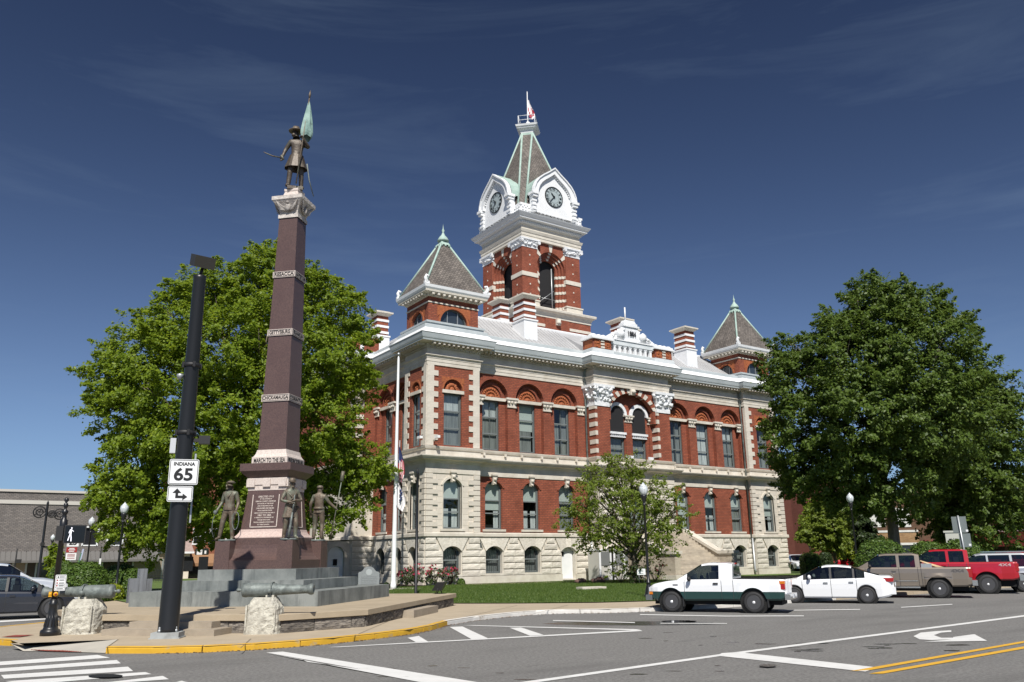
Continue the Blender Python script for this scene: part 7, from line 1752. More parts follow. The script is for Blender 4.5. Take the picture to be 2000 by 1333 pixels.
# ================================================================== STREET FURNITURE
def rrect(w, h, r, n=5):
    P = []
    for cx, cy, a0 in ((w/2-r,-h/2+r,-90), (w/2-r,h/2-r,0), (-w/2+r,h/2-r,90), (-w/2+r,-h/2+r,180)):
        for k in range(n+1): a = R(a0+90*k/n); P.append((cx+r*math.cos(a), cy+r*math.sin(a)))
    return P
def signplate(name, w, h, parent, loc, rz, r=.03, border=.012, m=None, label=None, bm=None):
    # local x along the sign, -y its face
    o = bpy.data.objects.new(name, None); g = MB(); P = rrect(w, h, r); n = len(P)
    g.add([(x, -.004, z) for x, z in P], 0); g.add([(x, .004, z) for x, z in P][::-1], 2)
    for i in range(n): j = (i+1) % n; g.add([(P[i][0], -.004, P[i][1]), (P[i][0], .004, P[i][1]), (P[j][0], .004, P[j][1]), (P[j][0], -.004, P[j][1])], 2)
    if border:
        a, b = rrect(w-.03, h-.03, max(r-.015, .005)), rrect(w-.03-2*border, h-.03-2*border, max(r-.015-border, .004))
        for i in range(n): j = (i+1) % n; g.add([(a[i][0], -.006, a[i][1]), (a[j][0], -.006, a[j][1]), (b[j][0], -.006, b[j][1]), (b[i][0], -.006, b[i][1])], 1)
    o = g.build(name, [m or SIGNW, bm or SIGNB, ALU], parent, loc=loc); o.rotation_euler = (0, 0, rz); tag(o, label=label); return o
FACE = lambda p: math.atan2(-p[0], p[1])            # turn a plate at p so that its face looks back along the street to the corner
# ---- the big black signal mast
pb = G(322, 1249, .12)+Vector((.1,.22,0))
mast = thing('signal_mast', 'thick black steel mast with route signs and floodlight at the street corner', 'pole', (pb.x, pb.y, .12))
g = MB(); g.box(-.31,.31,-.25,.25,0,.14); g.box(-.34,.34,-.28,.28,0,.03); o = g.build('foundation', second(mat('grey_concrete', (.36,.38,.38), .85, (.30,.315,.315), 3), (.2,.2,.19), 2, (.55,.75)), mast); o.rotation_euler = (0,0,R(-28))
g = MB(); g.lathe([(.232,.14),(.228,.2),(.150,8.72),(.158,8.74),(.158,8.82),(0,8.86)], 28); g.build('shaft', BLACK, mast)
for z in (4.75, 6.45):
    r_ = .232-(z/8.8)*.08; g = MB(); g.lathe([(r_,z-.05),(r_+.03,z-.04),(r_+.03,z+.04),(r_,z+.05)], 24); [g.box((r_+.03)*math.cos(a)-.03,(r_+.03)*math.cos(a)+.03,(r_+.03)*math.sin(a)-.03,(r_+.03)*math.sin(a)+.03,z-.07,z+.07) for a in (0,1.57,3.14,4.71)]; g.build('clamp_band', BLACKM, mast)
for a in (.6, 2.2, 3.7, 5.3): g = MB(); g.lathe([(.035,.14),(.035,.2),(.02,.2),(.02,.26),(0,.26)], 8, (.25*math.cos(a), .20*math.sin(a), 0)); g.build('anchor_bolt', GALV, mast)
fz = FACE((pb.x, pb.y))+R(-2); fv = Vector((math.sin(fz), -math.cos(fz), 0))
def onmast(z, off=.25, side=0.0): return fv*off+Vector((math.cos(fz), math.sin(fz), 0))*side+Vector((0,0,z))
sg = signplate('route_sign', .66, .60, mast, onmast(3.78, .25, .04), fz, .04, .014, label='white square sign reading INDIANA 65')
text('lettering', 'INDIANA', .115, SIGNB, (0,-.008,.185), (math.pi/2,0,0), sg, .001, off=.004); text('lettering', '65', .40, SIGNB, (0,-.008,-.075), (math.pi/2,0,0), sg, .001, off=.012, sx=1.1)
sg = signplate('arrow_sign', .56, .37, mast, onmast(3.26, .25, .0), fz, .04, .014, label='white sign with forked ahead and right arrow')
g = MB()
for P in ([(-.10,-.10),(.06,-.10),(.06,-.04),(-.04,-.04),(-.04,.02),(-.10,.02)], [(-.17,.02),(.03,.02),(-.07,.13)], [(.06,-.15),(.06,.01),(.17,-.07)]): g.add([(x, -.008, z) for x, z in P], 0)
g.build('arrow', SIGNB, sg)
g = MB(); g.box(-.02,.02,-.01,.01,-.9,.75); o = g.build('sign_channel', GALV, mast, loc=onmast(3.5, .0, .27)); o.rotation_euler = (0,0,fz)
g = MB(); g.tube([(.0,0,8.84),(.05,.0,9.05)], .04, 8); g.build('lamp_bracket', BLACKM, mast)
g = MB(); g.mesh([(-.26,-.2,-.18),(.26,-.2,-.18),(.26,.2,-.10),(-.26,.2,-.10),(-.26,-.22,.12),(.26,-.22,.12),(.26,.18,.20),(-.26,.18,.20)], [(0,3,2,1),(4,5,6,7),(0,1,5,4),(1,2,6,5),(2,3,7,6),(3,0,4,7)], 0)
o = g.build('floodlight', mat('bronze_housing', (.035,.032,.025), .45), mast, loc=(.03,-.02,9.2)); o.rotation_euler = (R(10),0,fz+R(20))
g = MB(); g.box(-.13,.0,-.08,.08,-.18,.18); o = g.build('control_box', mat('pale_grey_box', (.5,.52,.54), .5), mast, loc=onmast(4.78-.35, -.02, -.2)); o.rotation_euler = (0,0,fz)
g = MB(); g.box(.0,.14,-.04,.04,-.03,.05); g.box(.12,.38,-.1,.08,-.08,.12); o = g.build('camera_housing', BLACKM, mast, loc=onmast(4.72-.15, .0, .19)); o.rotation_euler = (0,0,fz)
g = MB(); g.lathe([(0,-.07),(.06,-.06),(.08,0),(.08,.05),(0,.07)], 12); g.build('dome_camera', GALV, mast, loc=onmast(6.15, .05, -.25))
# ---- pedestrian signal
pp_ = G(95, 1243, .12)+Vector((.03,.1,0)); ped = thing('pedestrian_signal', 'black fluted post with walking person signal and yellow push buttons', 'signal post', (pp_.x, pp_.y, .12))
g = MB(); g.lathe([(.22,0),(.225,.1),(.21,.14),(.17,.16),(.16,.2),(.125,.38),(.10,.55),(.09,.7),(.10,.72),(.10,.76),(.085,.78),(.08,.86)], 20)
for k in range(12): a = k*math.pi/6; g.tube([(.155*math.cos(a),.155*math.sin(a),.22),(.1*math.cos(a),.1*math.sin(a),.54)], .012, 5)
g.build('post_base', BLACK, ped)
g = MB(); g.lathe([(.072,.8),(.062,2.45),(.09,2.47),(.09,2.75),(.055,2.78),(.045,2.9),(.075,2.93),(.075,2.98),(.03,3.02),(.03,3.05),(.06,3.1),(.05,3.16),(.02,3.19),(.055,3.24),(.05,3.29),(0,3.32)], 18); g.build('post', BLACK, ped)
pf = FACE((pp_.x, pp_.y))-R(6); o0 = MB(); o0.box(.07,.52,-.16,.12,2.2,2.61); o0.box(.05,.54,-.19,-.14,2.18,2.63)
hd = o0.build('signal_head', BLACKM, ped); hd.rotation_euler = (0,0,pf)
g = MB(); g.add([(x,-.196,z) for x, z in ((.075,2.21),(.515,2.21),(.515,2.60),(.075,2.60))], 0); g.build('signal_face', mat('signal_lens', (.008,.008,.009), .15), hd)
WALK = bpy.data.materials.new('walk_light'); WALK.use_nodes = True; WALK.node_tree.nodes['Principled BSDF'].inputs['Emission Color'].default_value = (.75,.78,1,1); WALK.node_tree.nodes['Principled BSDF'].inputs['Emission Strength'].default_value = .45
g = MB(); W_ = lambda x, z: (x, -.200, z+.15)
for P in ([(.205,2.385),(.225,2.385),(.232,2.40),(.225,2.42),(.205,2.42),(.198,2.40)], [(.185,2.37),(.225,2.375),(.22,2.25),(.18,2.25)], [(.18,2.25),(.2,2.25),(.165,2.09),(.145,2.10)], [(.2,2.25),(.22,2.25),(.235,2.17),(.24,2.08),(.215,2.08),(.213,2.16)], [(.187,2.37),(.175,2.35),(.155,2.28),(.17,2.275)], [(.222,2.36),(.225,2.34),(.268,2.31),(.265,2.33)]): g.add([W_(x, z) for x, z in P], 0)
g.build('walking_figure', WALK, hd)
g = MB(); g.box(-.14,.02,-.1,.1,2.25,2.61); o = g.build('rear_signal_head', BLACKM, ped); o.rotation_euler = (0,0,pf)
yb = mat('push_button_yellow', (.65,.33,.01), .5)
g = MB(); g.lathe([(0,-.11),(.055,-.11),(.055,-.06),(0,-.06)], 14, (.03,0,.97), 0, True, 'y'); o = g.build('push_button', yb, ped); o.rotation_euler = (0,0,pf); q = MB(); q.lathe([(0,-.115),(.028,-.115),(.028,-.11)], 10, (.03,0,.97), 0, True, 'y'); q.build('button_cap', SIGNR, o)
g = MB(); g.lathe([(0,-.13),(.06,-.13),(.06,-.06),(0,-.06)], 12, (0,.0,.97), 0, True, 'x'); g.box(-.13,-.06,-.05,.05,.91,1.03); o = g.build('push_button', yb, ped); o.rotation_euler = (0,0,pf)
sg = signplate('crossing_sign', .24, .38, ped, Vector((math.sin(pf),-math.cos(pf),0))*.085+Vector((math.cos(pf),math.sin(pf),0))*.10+Vector((0,0,1.24)), pf, .02, .006, label='small white crossing instruction sign')
g = MB()
for z in (.06, -.005, -.07): g.box(-.085,-.055,-.0075,-.005,z-.015,z+.015)
g.build('sign_symbol', SIGNR, sg); g = MB(); g.lathe([(0,-.0075),(.018,-.0075)], 12, (-.06,0,.135), 0, False, 'y')
for z in (.15,.125,.07,.05,.0,-.02,-.065,-.08): g.box(-.03,.08,-.0075,-.005,z-.004,z+.004)
for z in (.10,-.045,-.11): g.box(-.095,.095,-.0075,-.005,z-.002,z+.002)
g.box(-.07,.07,-.0075,-.005,-.15,-.135); g.build('sign_text_lines', SIGNB, sg)
# ---- acorn-globe lamp posts
def lamp_post(label, base, top, far=False):
    t = thing('street_lamp', label, 'lamp post', base, 0, 'acorn globe lamp posts round the square'); h = top
    g = MB(); g.lathe([(.21,0),(.215,.08),(.19,.12),(.17,.16),(.14,.3),(.09,.5),(.08,.56),(.10,.58),(.10,.62),(.07,.65),(.055,1.2),(.045,h-.98),(.07,h-.96),(.07,h-.92),(.05,h-.9),(.06,h-.84),(.115,h-.66),(.13,h-.60),(.13,h-.55),(.09,h-.53)], 16); g.build('post', BLACK, t)
    g = MB(); g.lathe([(.11,h-.54),(.15,h-.48),(.185,h-.38),(.19,h-.28),(.17,h-.2),(.10,h-.16)], 16); g.build('globe', LAMPW, t)
    g = MB(); g.lathe([(.11,h-.17),(.165,h-.2),(.17,h-.185),(.10,h-.12),(.05,h-.06),(.02,h-.04),(.03,h-.02),(0,h)], 14); g.build('globe_cap', LAMPW, t)
    for k in range(6): a = k*math.pi/3; q = MB(); q.tube([(.15*math.cos(a),.15*math.sin(a),h-.48),(.192*math.cos(a),.192*math.sin(a),h-.33),(.17*math.cos(a),.17*math.sin(a),h-.2)], .006, 4); q.build('globe_rib', GALV, t)
    return t
p = G(1268,1168,.14); lamp_post('lamp post on the lawn just left of the white pickup', (p.x, p.y, .14), 4.72)
p = G(224,1172,.14); lamp_post('lamp post in front of the oak beside the second round bush', (p.x, p.y, .14), 4.55)
p = AT(170,1100,58); lamp_post('slightly smaller lamp post beside the leaning green sign post', (p.x, p.y, .14), 4.5)
p = AT(97,1100,88); lamp_post('far small lamp post behind the pedestrian signal', (p.x, p.y, .1), 4.4)
p = AT(1675,1100,50); lamp_post('lamp post behind the white sedan in front of the red wall', (p.x, p.y, .14), 4.95)
# ---- flagpole, thin pole, floodlight, markers
p = AT(768,1150,49.5); p.z = .16; fpl = thing('flagpole', 'white flagpole standing before the courthouse corner', 'flagpole', p)
g = MB(); g.lathe([(.17,0),(.17,.25),(.15,.28),(.145,.5),(.07,13.6),(.05,13.75),(0,13.85)], 16); g.build('pole', WHITE, fpl); g = MB(); g.blob((0,0,13.95), .1, 1, 0, 10, 8); g.build('ball', GALV, fpl)
g = MB(); g.box(-1.0,1.6,-.5,.9,-.02,.02); g.build('pole_pad', SIDEL, fpl)
g = MB(); g.tube([(.19,-.05,8.6),(.2,-.05,1.2)], .012, 4); g.build('halyard', WHITE, fpl)
g = MB(); furled(g, .14, -.05, 8.3, 6.2, .36, 3, [2, 0, 1]); o = g.build('flag', [FLAGR, FLAGW, FLAGB]); o.location = p; tag(o, 'limp striped national flag at half staff on the white flagpole', 'flag'); o.rotation_euler = (0,0,R(-20))
g = MB(); furled(g, .14, -.04, 6.15, 4.6, .45, 5, [0, 0, 0])
for k in range(5): g.blob((.28+.05*(k%2), -.12-.01*k, 5.6-.14*k), .07, k, .3, 6, 4, 1)
o = g.build('flag', [FLAGW, FLAGB]); o.location = p; tag(o, 'limp white flag with blue emblem hanging below the striped one', 'flag'); o.rotation_euler = (0,0,R(-20))
p = G(812,1163,.14); g = MB(); g.lathe([(.10,0),(.10,.02),(.075,.03),(.065,5.75),(.07,5.76),(.03,5.95),(.015,6.0),(0,6.1)], 12); bp_ = g.build('lamp_standard', BLACK, loc=p); tag(bp_, 'plain black pole without a lamp beside the white flagpole', 'pole')
p = G(862,1160,TZ); fl_ = thing('ground_floodlight', 'black box floodlight on the right end of the terrace, aimed upwards', 'floodlight', (p.x-.15, p.y-.1, TZ), R(-40))
g = MB(); g.mesh([(-.24,-.2,.12),(.10,-.2,.12),(.10,.2,.12),(-.24,.2,.12),(-.06,-.24,.42),(.28,-.24,.42),(.28,.24,.42),(-.06,.24,.42)], [(0,3,2,1),(4,5,6,7),(0,1,5,4),(1,2,6,5),(2,3,7,6),(3,0,4,7)], 0); o = g.build('housing', BLACK, fl_); o.rotation_euler = (0,0,0)
g = MB(); g.tube([(-.12,.15,0),(.0,.22,.2)], .018, 5); g.tube([(-.12,-.15,0),(.0,-.22,.2)], .018, 5); g.tube([(.1,.1,0),(.02,.1,.16)], .02, 5); g.build('bracket', BLACKM, fl_)
q = MB(); q.add([(-.055,-.22,.425),(.27,-.22,.425),(.27,.22,.425),(-.055,.22,.425)], 0); q.build('lens', mat('lens', (.10,.11,.12), .1), fl_)
p = AT(720,1130,47); mk = thing('stone_marker', 'grey granite tablet with rounded top and round emblem beside the monument', 'memorial', (p.x, p.y, .16), math.atan2(-p.x, p.y)+.1)
P_ = [(-.57,0),(.57,0),(.57,.95),(.5,1.02),(.42,1.02),(.36,1.07)]+[(.34*math.cos(a),1.0+.30*math.sin(a)) for a in [R(q) for q in range(20,161,14)]]+[(-.36,1.07),(-.42,1.02),(-.5,1.02),(-.57,.95)]
g = MB(); n = len(P_); g.add([(x,-.12,z) for x, z in P_], 0); g.add([(x,.12,z) for x, z in P_][::-1], 0)
for i in range(n): j = (i+1)%n; g.add([(P_[i][0],-.12,P_[i][1]),(P_[i][0],.12,P_[i][1]),(P_[j][0],.12,P_[j][1]),(P_[j][0],-.12,P_[j][1])], 0)
g.build('tablet', GRANG, mk); g = MB(); g.lathe([(0,-.13),(.17,-.13),(.17,-.12)], 18, (0,0,1.0), 0, False, 'y'); g.build('emblem', mat('pale_emblem', (.36,.38,.39), .7), mk); g = MB()
for k in range(7): g.box(-.42,.42,-.124,-.12,.74-k*.09,.765-k*.09)
g.build('inscription_lines', mat('etched_line', (.17,.18,.19), .8), mk)
p = AT(277,1130,33); mk = thing('granite_slab', 'stepped grey granite memorial slab behind the tall black mast', 'memorial', (p.x, p.y, .16), math.atan2(-p.x, p.y)+.25)
g = MB(); g.box(-.42,.12,-.12,.12,0,1.12); g.box(-.12,.14,-.14,.16,0,1.45); g.box(.1,.34,-.12,.12,0,1.1); g.build('slab', second(mat('blue_grey_granite', (.20,.215,.235), .55, (.14,.15,.165), 6, stretch=(1,1,.15)), (.09,.095,.1), 3, (.5,.7), stretch=(2,2,.2)), mk)
p = G(1155,1151,.17); g = MB(); g.box(-.75,.75,-.3,.3,0,.12); o = g.build('grave_marker', STONE, loc=p); o.rotation_euler = (0,0,R(-6)); tag(o, 'low pale flat marker stone lying in the lawn', 'marker')
for i, (x, y) in enumerate(((1134,1133), (1168,1133))):
    p = AT(x, y, 55.3); g = MB(); g.blob((0,0,.12), .42 if i else .3, i+3, .3, 9, 6, sc=(1.3,.7,.6)); o = g.build('edging_rock', mat('red_rock%d' % i, (.19,.10,.085), .95, (.11,.07,.06), 5), loc=(p.x, p.y, .17)); tag(o, ['small reddish rock in front of the white basement door', 'larger reddish rock at the foot of the white downpipe'][i], 'rock')
p = AT(1253,1126,52.5); ys = thing('yard_sign', 'small white yard sign in front of the lamp post bed', 'sign', (p.x, p.y, .16), math.atan2(-p.x, p.y)); s_ = signplate('sign_panel', .50, .36, ys, (0,0,.72), 0, .01, 0); g = MB()
for z in (.1,.03,-.1): g.box(-.18,.12,-.008,-.005,z-.02,z+.02)
g.build('sign_text_lines', mat('grey_ink', (.22,.26,.27), .6), s_); g = MB(); g.tube([(-.15,0,0),(-.15,0,.6)], .01, 4); g.tube([(.15,0,0),(.15,0,.6)], .01, 4); g.build('sign_leg', GALV, ys)
# ---- signs and masts at the left
p = AT(137,1100,62); sp = thing('speed_sign', 'speed limit sign reading 25 above a red and white sign on a grey post', 'sign', (p.x, p.y, 0), math.atan2(-p.x, p.y)); g = MB(); g.box(-.03,.03,.02,.06,0,3.45); g.build('post', GALV, sp)
s_ = signplate('speed_plate', .70, .80, sp, (.03,0,3.30), 0, .03, .01); text('lettering', '25', .48, SIGNB, (0,-.012,-.13), (math.pi/2,0,0), s_, .002, off=.015); text('lettering', 'SPEED LIMIT', .1, SIGNB, (0,-.012,.25), (math.pi/2,0,0), s_, .002)
s_ = signplate('red_plate', .62, .32, sp, (0,0,2.70), 0, .02, 0, m=SIGNR); g = MB()
for z in (.09,.0,-.09): g.box(-.2+.06*abs(z)*10,.2-.06*abs(z)*10,-.012,-.006,z-.022,z+.022)
g.build('sign_text_lines', SIGNW, s_); s_ = signplate('parking_plate', .60, .44, sp, (0,0,2.28), 0, .02, .0); g = MB()
for z in (.14,.06,-.02,-.12): g.box(-.22,.22,-.012,-.006,z-.018,z+.018)
g.build('sign_text_lines', mat('red_ink', (.3,.08,.08), .6), s_)
p = G(165,1160,.14); gp = thing('leaning_sign_post', 'leaning green perforated sign post with a narrow pale sign seen edge-on', 'sign', (p.x, p.y+6, .14)); g = MB(); g.tube([(0,0,0),(.33,0,2.35)], .045, 5); g.build('post', mat('green_post', (.03,.12,.07), .6), gp); g = MB(); g.mesh([(.26,-.03,1.9),(.36,-.03,1.9),(.46,-.03,2.6),(.36,-.03,2.6),(.26,.0,1.9),(.36,.0,1.9),(.46,.0,2.6),(.36,.0,2.6)], [(0,1,2,3),(7,6,5,4),(0,4,5,1),(1,5,6,2),(2,6,7,3),(3,7,4,0)], 0); g.build('sign_panel', mat('pale_blue_sign', (.42,.46,.62), .5), gp)
p = AT(75,1125,64); sm = thing('scroll_mast', 'slim black mast with round ironwork scrolls at its top behind the dark sedan', 'pole', (p.x, p.y, 0)); g = MB(); g.lathe([(.16,0),(.12,.5),(.09,.6),(.075,5.75),(.08,5.8),(.02,5.95),(0,6.0)], 12); g.build('mast', BLACK, sm)
sq_ = math.atan2(-p.x, p.y)
for cx, r_ in ((-.42,.36), (.32,.22), (.78,.34)):
    g = MB(); N_ = 20
    for rr_ in (1.0, .55): g.tube([(cx*math.cos(sq_)+r_*rr_*math.cos(a)*math.cos(sq_), cx*math.sin(sq_)+r_*rr_*math.cos(a)*math.sin(sq_), 5.2-.12*(cx > 0)+r_*rr_*math.sin(a)) for a in [6.283*k/N_ for k in range(N_+1)]], .045, 5)
    for k in range(5): a = 6.283*k/5; g.tube([(cx*math.cos(sq_), cx*math.sin(sq_), 5.2-.12*(cx > 0)), ((cx+r_*math.cos(a))*math.cos(sq_), (cx+r_*math.cos(a))*math.sin(sq_), 5.2-.12*(cx > 0)+r_*math.sin(a))], .035, 4)
    g.build('scroll', BLACKM, sm)
g = MB(); g.box(-.12,.12,-.12,.12,3.0,3.22); g.box(.0,.3,-.06,.06,2.86,3.0); g.build('signal_bracket', BLACKM, sm); g = MB(); g.box(-.09,.05,-.12,-.06,.35,.85); g.build('blue_notice', mat('blue_notice', (.02,.22,.5), .5), sm)
for (x, y, d_, lab) in ((30,1100,82,'small black bracket lamp under the ribbed awning, left of the scroll mast'), (197,1080,74,'slim dark post with a small white plate among the oak leaves')):
    p = AT(x, y, d_); t = thing('service_post', lab, 'post', (p.x, p.y, 0)); g = MB(); g.lathe([(.07,0),(.05,3.1),(0,3.15)], 8); g.build('post', BLACKM, t); g = MB(); g.box(-.02,.42,-.1,.1,1.95,2.25) if x < 100 else g.box(-.07,.07,-.1,-.06,1.6,2.2); g.build('fitting', BLACKM if x < 100 else SIGNW, t)
# iron fence glimpsed behind the monument
fn = thing('iron_fence', 'low black iron fence glimpsed left of the monument steps', 'fence', (13.5, 78, .16), 0)
for z in (.15, .55, .95): g = MB(); g.box(-3.5,3.5,-.02,.02,z,z+.04); g.build('rail', BLACKM, fn)
g = MB(); [g.box(-3.5+k*.13-.012,-3.5+k*.13+.012,-.012,.012,.05,1.15) for k in range(54)]; bar = g.build('baluster', BLACKM, fn); bar['kind'] = 'stuff'
for k in range(4): g = MB(); g.box(-3.5+k*2.33-.05,-3.5+k*2.33+.05,-.05,.05,0,1.3); g.build('post', BLACKM, fn)
# blank sign backs and a stone directory at the right
p = AT(1884,1080,47); sb = thing('sign_post', 'steel post seen from behind carrying two blank grey sign backs', 'sign', (p.x, p.y, 0), math.atan2(-p.x, p.y)); g = MB(); g.tube([(.06,0,0),(-.06,0,3.55)], .04, 8); g.build('post', GALV, sb)
g = MB(); g.box(-.36,.28,.05,.07,2.72,3.5); g.build('sign_panel', ALU, sb); g = MB(); g.box(-.14,.36,.05,.07,2.02,2.68); g.build('sign_panel', ALU, sb); g = MB(); g.box(.2,.3,.04,.05,2.76,2.86); g.box(.24,.34,.04,.05,2.08,2.18); g.build('sticker', SIGNW, sb)
p = AT(1864,1060,56); db_ = thing('notice_case', 'pale grey panel with small square openings left of the blank sign backs', 'sign', (p.x, p.y, .16), math.atan2(-p.x, p.y)); g = MB(); g.box(-.42,.42,-.1,.1,1.35,2.75); g.box(-.5,.5,-.14,.14,2.75,2.86); g.box(-.4,-.3,-.08,.08,0,1.35); g.box(.3,.4,-.08,.08,0,1.35); g.build('panel', mat('pale_panel', (.46,.47,.43), .7), db_)
for x in (-.18,.14):
    for z in (2.35, 2.05): g = MB(); g.box(x-.07,x+.07,-.115,-.09,z-.05,z+.05); g.build('opening', DARK, db_)
g = MB(); g.box(-.2,.2,-.115,-.09,1.4,1.75); g.build('opening', mat('slot', (.1,.1,.1), .8), db_)

# ================================================================== BUILDINGS ROUND THE SQUARE
def GYp(x, y, Y): d = _ray(x, y); t = Y/d.y; return d.x*t, CAMH+d.z*t
def building(name, label, loc): return thing(name, label, 'building', loc)
GREYB = brickmat('grey_block', (.23,.205,.19), (.155,.14,.135), (.10,.095,.09), w=.34, hgt=.13, msize=.022, noise=.14)
Y = 92.0; x0, _ = GYp(-260,1000,Y); x1, zt = GYp(318,972,Y); _, zt0 = GYp(0,960,Y); zt = zt0; _, zb = GYp(0,980,Y); _, za = GYp(0,1078,Y); _, zc = GYp(0,1096,Y)
gb = building('grey_shop', 'long grey brick commercial building with ribbed awning across the far left', (0, Y, 0))
o = MB(); wx = [GYp(188,1055,Y)[0], GYp(212,1055,Y)[0]]; zw0, zw1 = GYp(190,1078,Y)[1]-.4, GYp(190,1030,Y)[1]
wall(o, FW(0), x0, x1, za, zt, [(wx[0]-1.2, wx[0]+.1, zw0+1, zw1, 0), (wx[1]-.1, wx[1]+1.3, zw0+1, zw1, 0)], 0, .2, 0); o.box(x0, x1, .5, 22, -.1, zt-.1, 0); o.build('wall', GREYB, gb)
for a, b in ((wx[0]-1.2, wx[0]+.1), (wx[1]-.1, wx[1]+1.3)):
    q = MB(); boxF(q, FW(0), a, b, zw0+1, zw1, .17, .22, 1)
    for u0, u1, v0, v1 in ((a-.08,a+.06,zw0+.95,zw1+.08),(b-.06,b+.08,zw0+.95,zw1+.08),(a,b,zw1-.06,zw1+.08),(a,b,zw0+.95,zw0+1.06)): boxF(q, FW(0), u0, u1, v0, v1, -.04, .18, 0)
    q.build('window', [WHITE, mat('dark_glass', (.02,.02,.025), .1, spec=.8)], gb)
q = MB(); q.box(x0, x1, -.12, .3, zt, zt+.22); q.build('coping', mat('coping_pale', (.5,.47,.43), .7), gb); q = MB(); q.box(x0, x1, -.08, 0, zb-.18, zb+.18); q.build('string_course', mat('string_pale', (.5,.48,.44), .7), gb)
q = MB(); n = int((x1-x0)/.42)
for k in range(n): u = x0+k*.42; q.mesh([(u,-1.5,zc),(u+.3,-1.5,zc),(u+.3,-.02,za),(u,-.02,za),(u+.36,-1.44,zc),(u+.36,.0,za)], [(0,1,2,3),(1,4,5,2)], 0)
q.box(x0, x1, -1.5, -1.42, zc-.2, zc, 0); q.add([(x0,-1.42,zc),(x1,-1.42,zc),(x1,.02,za-.05),(x0,.02,za-.05)], 0); q.build('awning_rib', mat('awning_grey', (.13,.125,.12), .7), gb)['kind'] = 'stuff'
sf = [mat('panel_beige', (.25,.21,.16), .8), mat('panel_dark', (.055,.04,.033), .6), mat('shop_glass', (.02,.022,.025), .08, spec=.8)]
for k, (pa, pb_, m_) in enumerate(((-260,-60,1),(-60,1,0),(3,26,1),(26,52,0),(54,72,1),(72,98,2),(98,140,1),(140,200,0),(200,260,1),(260,318,0))):
    a, b = GYp(pa,1100,Y)[0], GYp(pb_,1100,Y)[0]; q = MB(); q.box(a, b, .05, .4, -.1, zc+.2); q.build('shop_panel', sf[m_], gb); q = MB(); q.box(b-.08, b+.08, -.02, .4, -.1, zc); q.build('shop_mullion', GALV, gb)
# small pale building and the orange shop behind the monument
Y = 96; x0, zt = GYp(268,1072,Y); x1, _ = GYp(372,1072,Y); pbld = building('pale_bank', 'low pale building with a pinkish roof seen under the oak', (0, Y, 0)); q = MB(); q.box(x0, x1, 0, 12, -.1, 2.9, 0); q.build('wall', CREAM, pbld); q = MB(); q.mesh([(x0-.5,-.6,2.9),(x1+.3,-.6,2.9),(x1+.3,6,6.6),(x0+2.5,6,6.6),(x0-.5,12,2.9),(x1+.3,12,2.9)], [(0,1,2,3),(3,2,5,4),(0,3,4)], 0); q.build('roof', mat('pinkish_roof', (.36,.27,.24), .85, (.28,.21,.19), 4), pbld)
q = MB(); q.box(x0-.6, x1+.3, -.62, -.5, 2.75, 2.95); q.build('eave', WHITE, pbld); xa = GYp(290,1090,Y)[0]; q = MB(); q.box(xa-.35, xa+.35, -1.4, -.7, -.1, 4.4); q.frust(xa, -1.05, 4.4, 4.7, .45, .45, .2, .2); q.build('white_pier', WHITE, pbld)
for k in range(3): q = MB(); q.box(x0+3.2+k*1.6, x0+4.2+k*1.6, -.04, .02, .9, 2.4); q.build('window', sf[2], pbld)
Y = 100; x0, _ = GYp(358,1072,Y); x1, _ = GYp(700,1072,Y); ob = building('orange_brick_shop', 'orange brick shop with white framed upper windows and brown awning behind the monument', (0, Y, 0))
ORB = brickmat('orange_brick', (.30,.10,.05), (.24,.075,.04), (.2,.11,.08), noise=.15); zt = 12.5
q = MB(); zs0, zs1 = GYp(400,1062,Y)[1], GYp(400,1034,Y)[1]; wins = [(x0+1.0+k*1.85, x0+2.2+k*1.85, zs0, zs1, 0) for k in range(8)]; wall(q, FW(0), x0, x1, -.1, zt, wins, 0, .2, 0); q.box(x0, x1, .5, 14, -.1, zt-.1, 0); q.build('wall', ORB, ob)
for a, b, z0_, z1_, _ in wins:
    q = MB(); boxF(q, FW(0), a, b, z0_, z1_, .14, .2, 1); [boxF(q, FW(0), u0, u1, v0, v1, -.03, .15, 0) for u0, u1, v0, v1 in ((a-.12,a+.05,z0_,z1_+.1),(b-.05,b+.12,z0_,z1_+.1),(a,b,z1_-.05,z1_+.1),(a-.15,b+.15,z0_-.15,z0_),(a,b,(z0_+z1_)/2-.05,(z0_+z1_)/2+.05))]; q.build('window', [WHITE, sf[2]], ob)
za, zc = GYp(400,1082,Y)[1], GYp(400,1100,Y)[1]; q = MB(); q.mesh([(x0,-1.4,zc),(x1,-1.4,zc),(x1,-.02,za),(x0,-.02,za)], [(0,1,2,3)], 0); q.box(x0, x1, -1.42, -1.36, zc-.35, zc, 0); q.build('awning', mat('brown_awning', (.30,.17,.09), .85, (.23,.12,.06), 2, stretch=(14,1,.3)), ob)
q = MB(); q.box(x0, x1, -.05, .05, -.1, zc); q.build('shop_front', sf[2], ob)
a, zz = GYp(381,1076,Y); b, _ = GYp(403,1076,Y); zz2 = GYp(381,1084,Y)[1]; sg = MB(); sg.box(a, b+.2, -.2, -.1, zz2-.2, zz+.25); o = sg.build('shop_sign', mat('dark_sign', (.012,.02,.018), .5), ob); q = MB(); q.box(a+.15, a+.75, -.23, -.2, zz2, zz+.1); q.box(a+1.0, a+1.2, -.23, -.2, zz2+.1, zz); q.build('sign_patch', SIGNW, o)
q = MB(); q.box(x0-2.0, x0-.3, -.3, .4, -.1, 7); q.box(x0-2.2, x0-.1, -.4, .4, 2.2, 2.6); q.box(x0-2.3, x0, -.5, .4, -.1, .7); q.build('stone_pilaster', CREAM, ob)
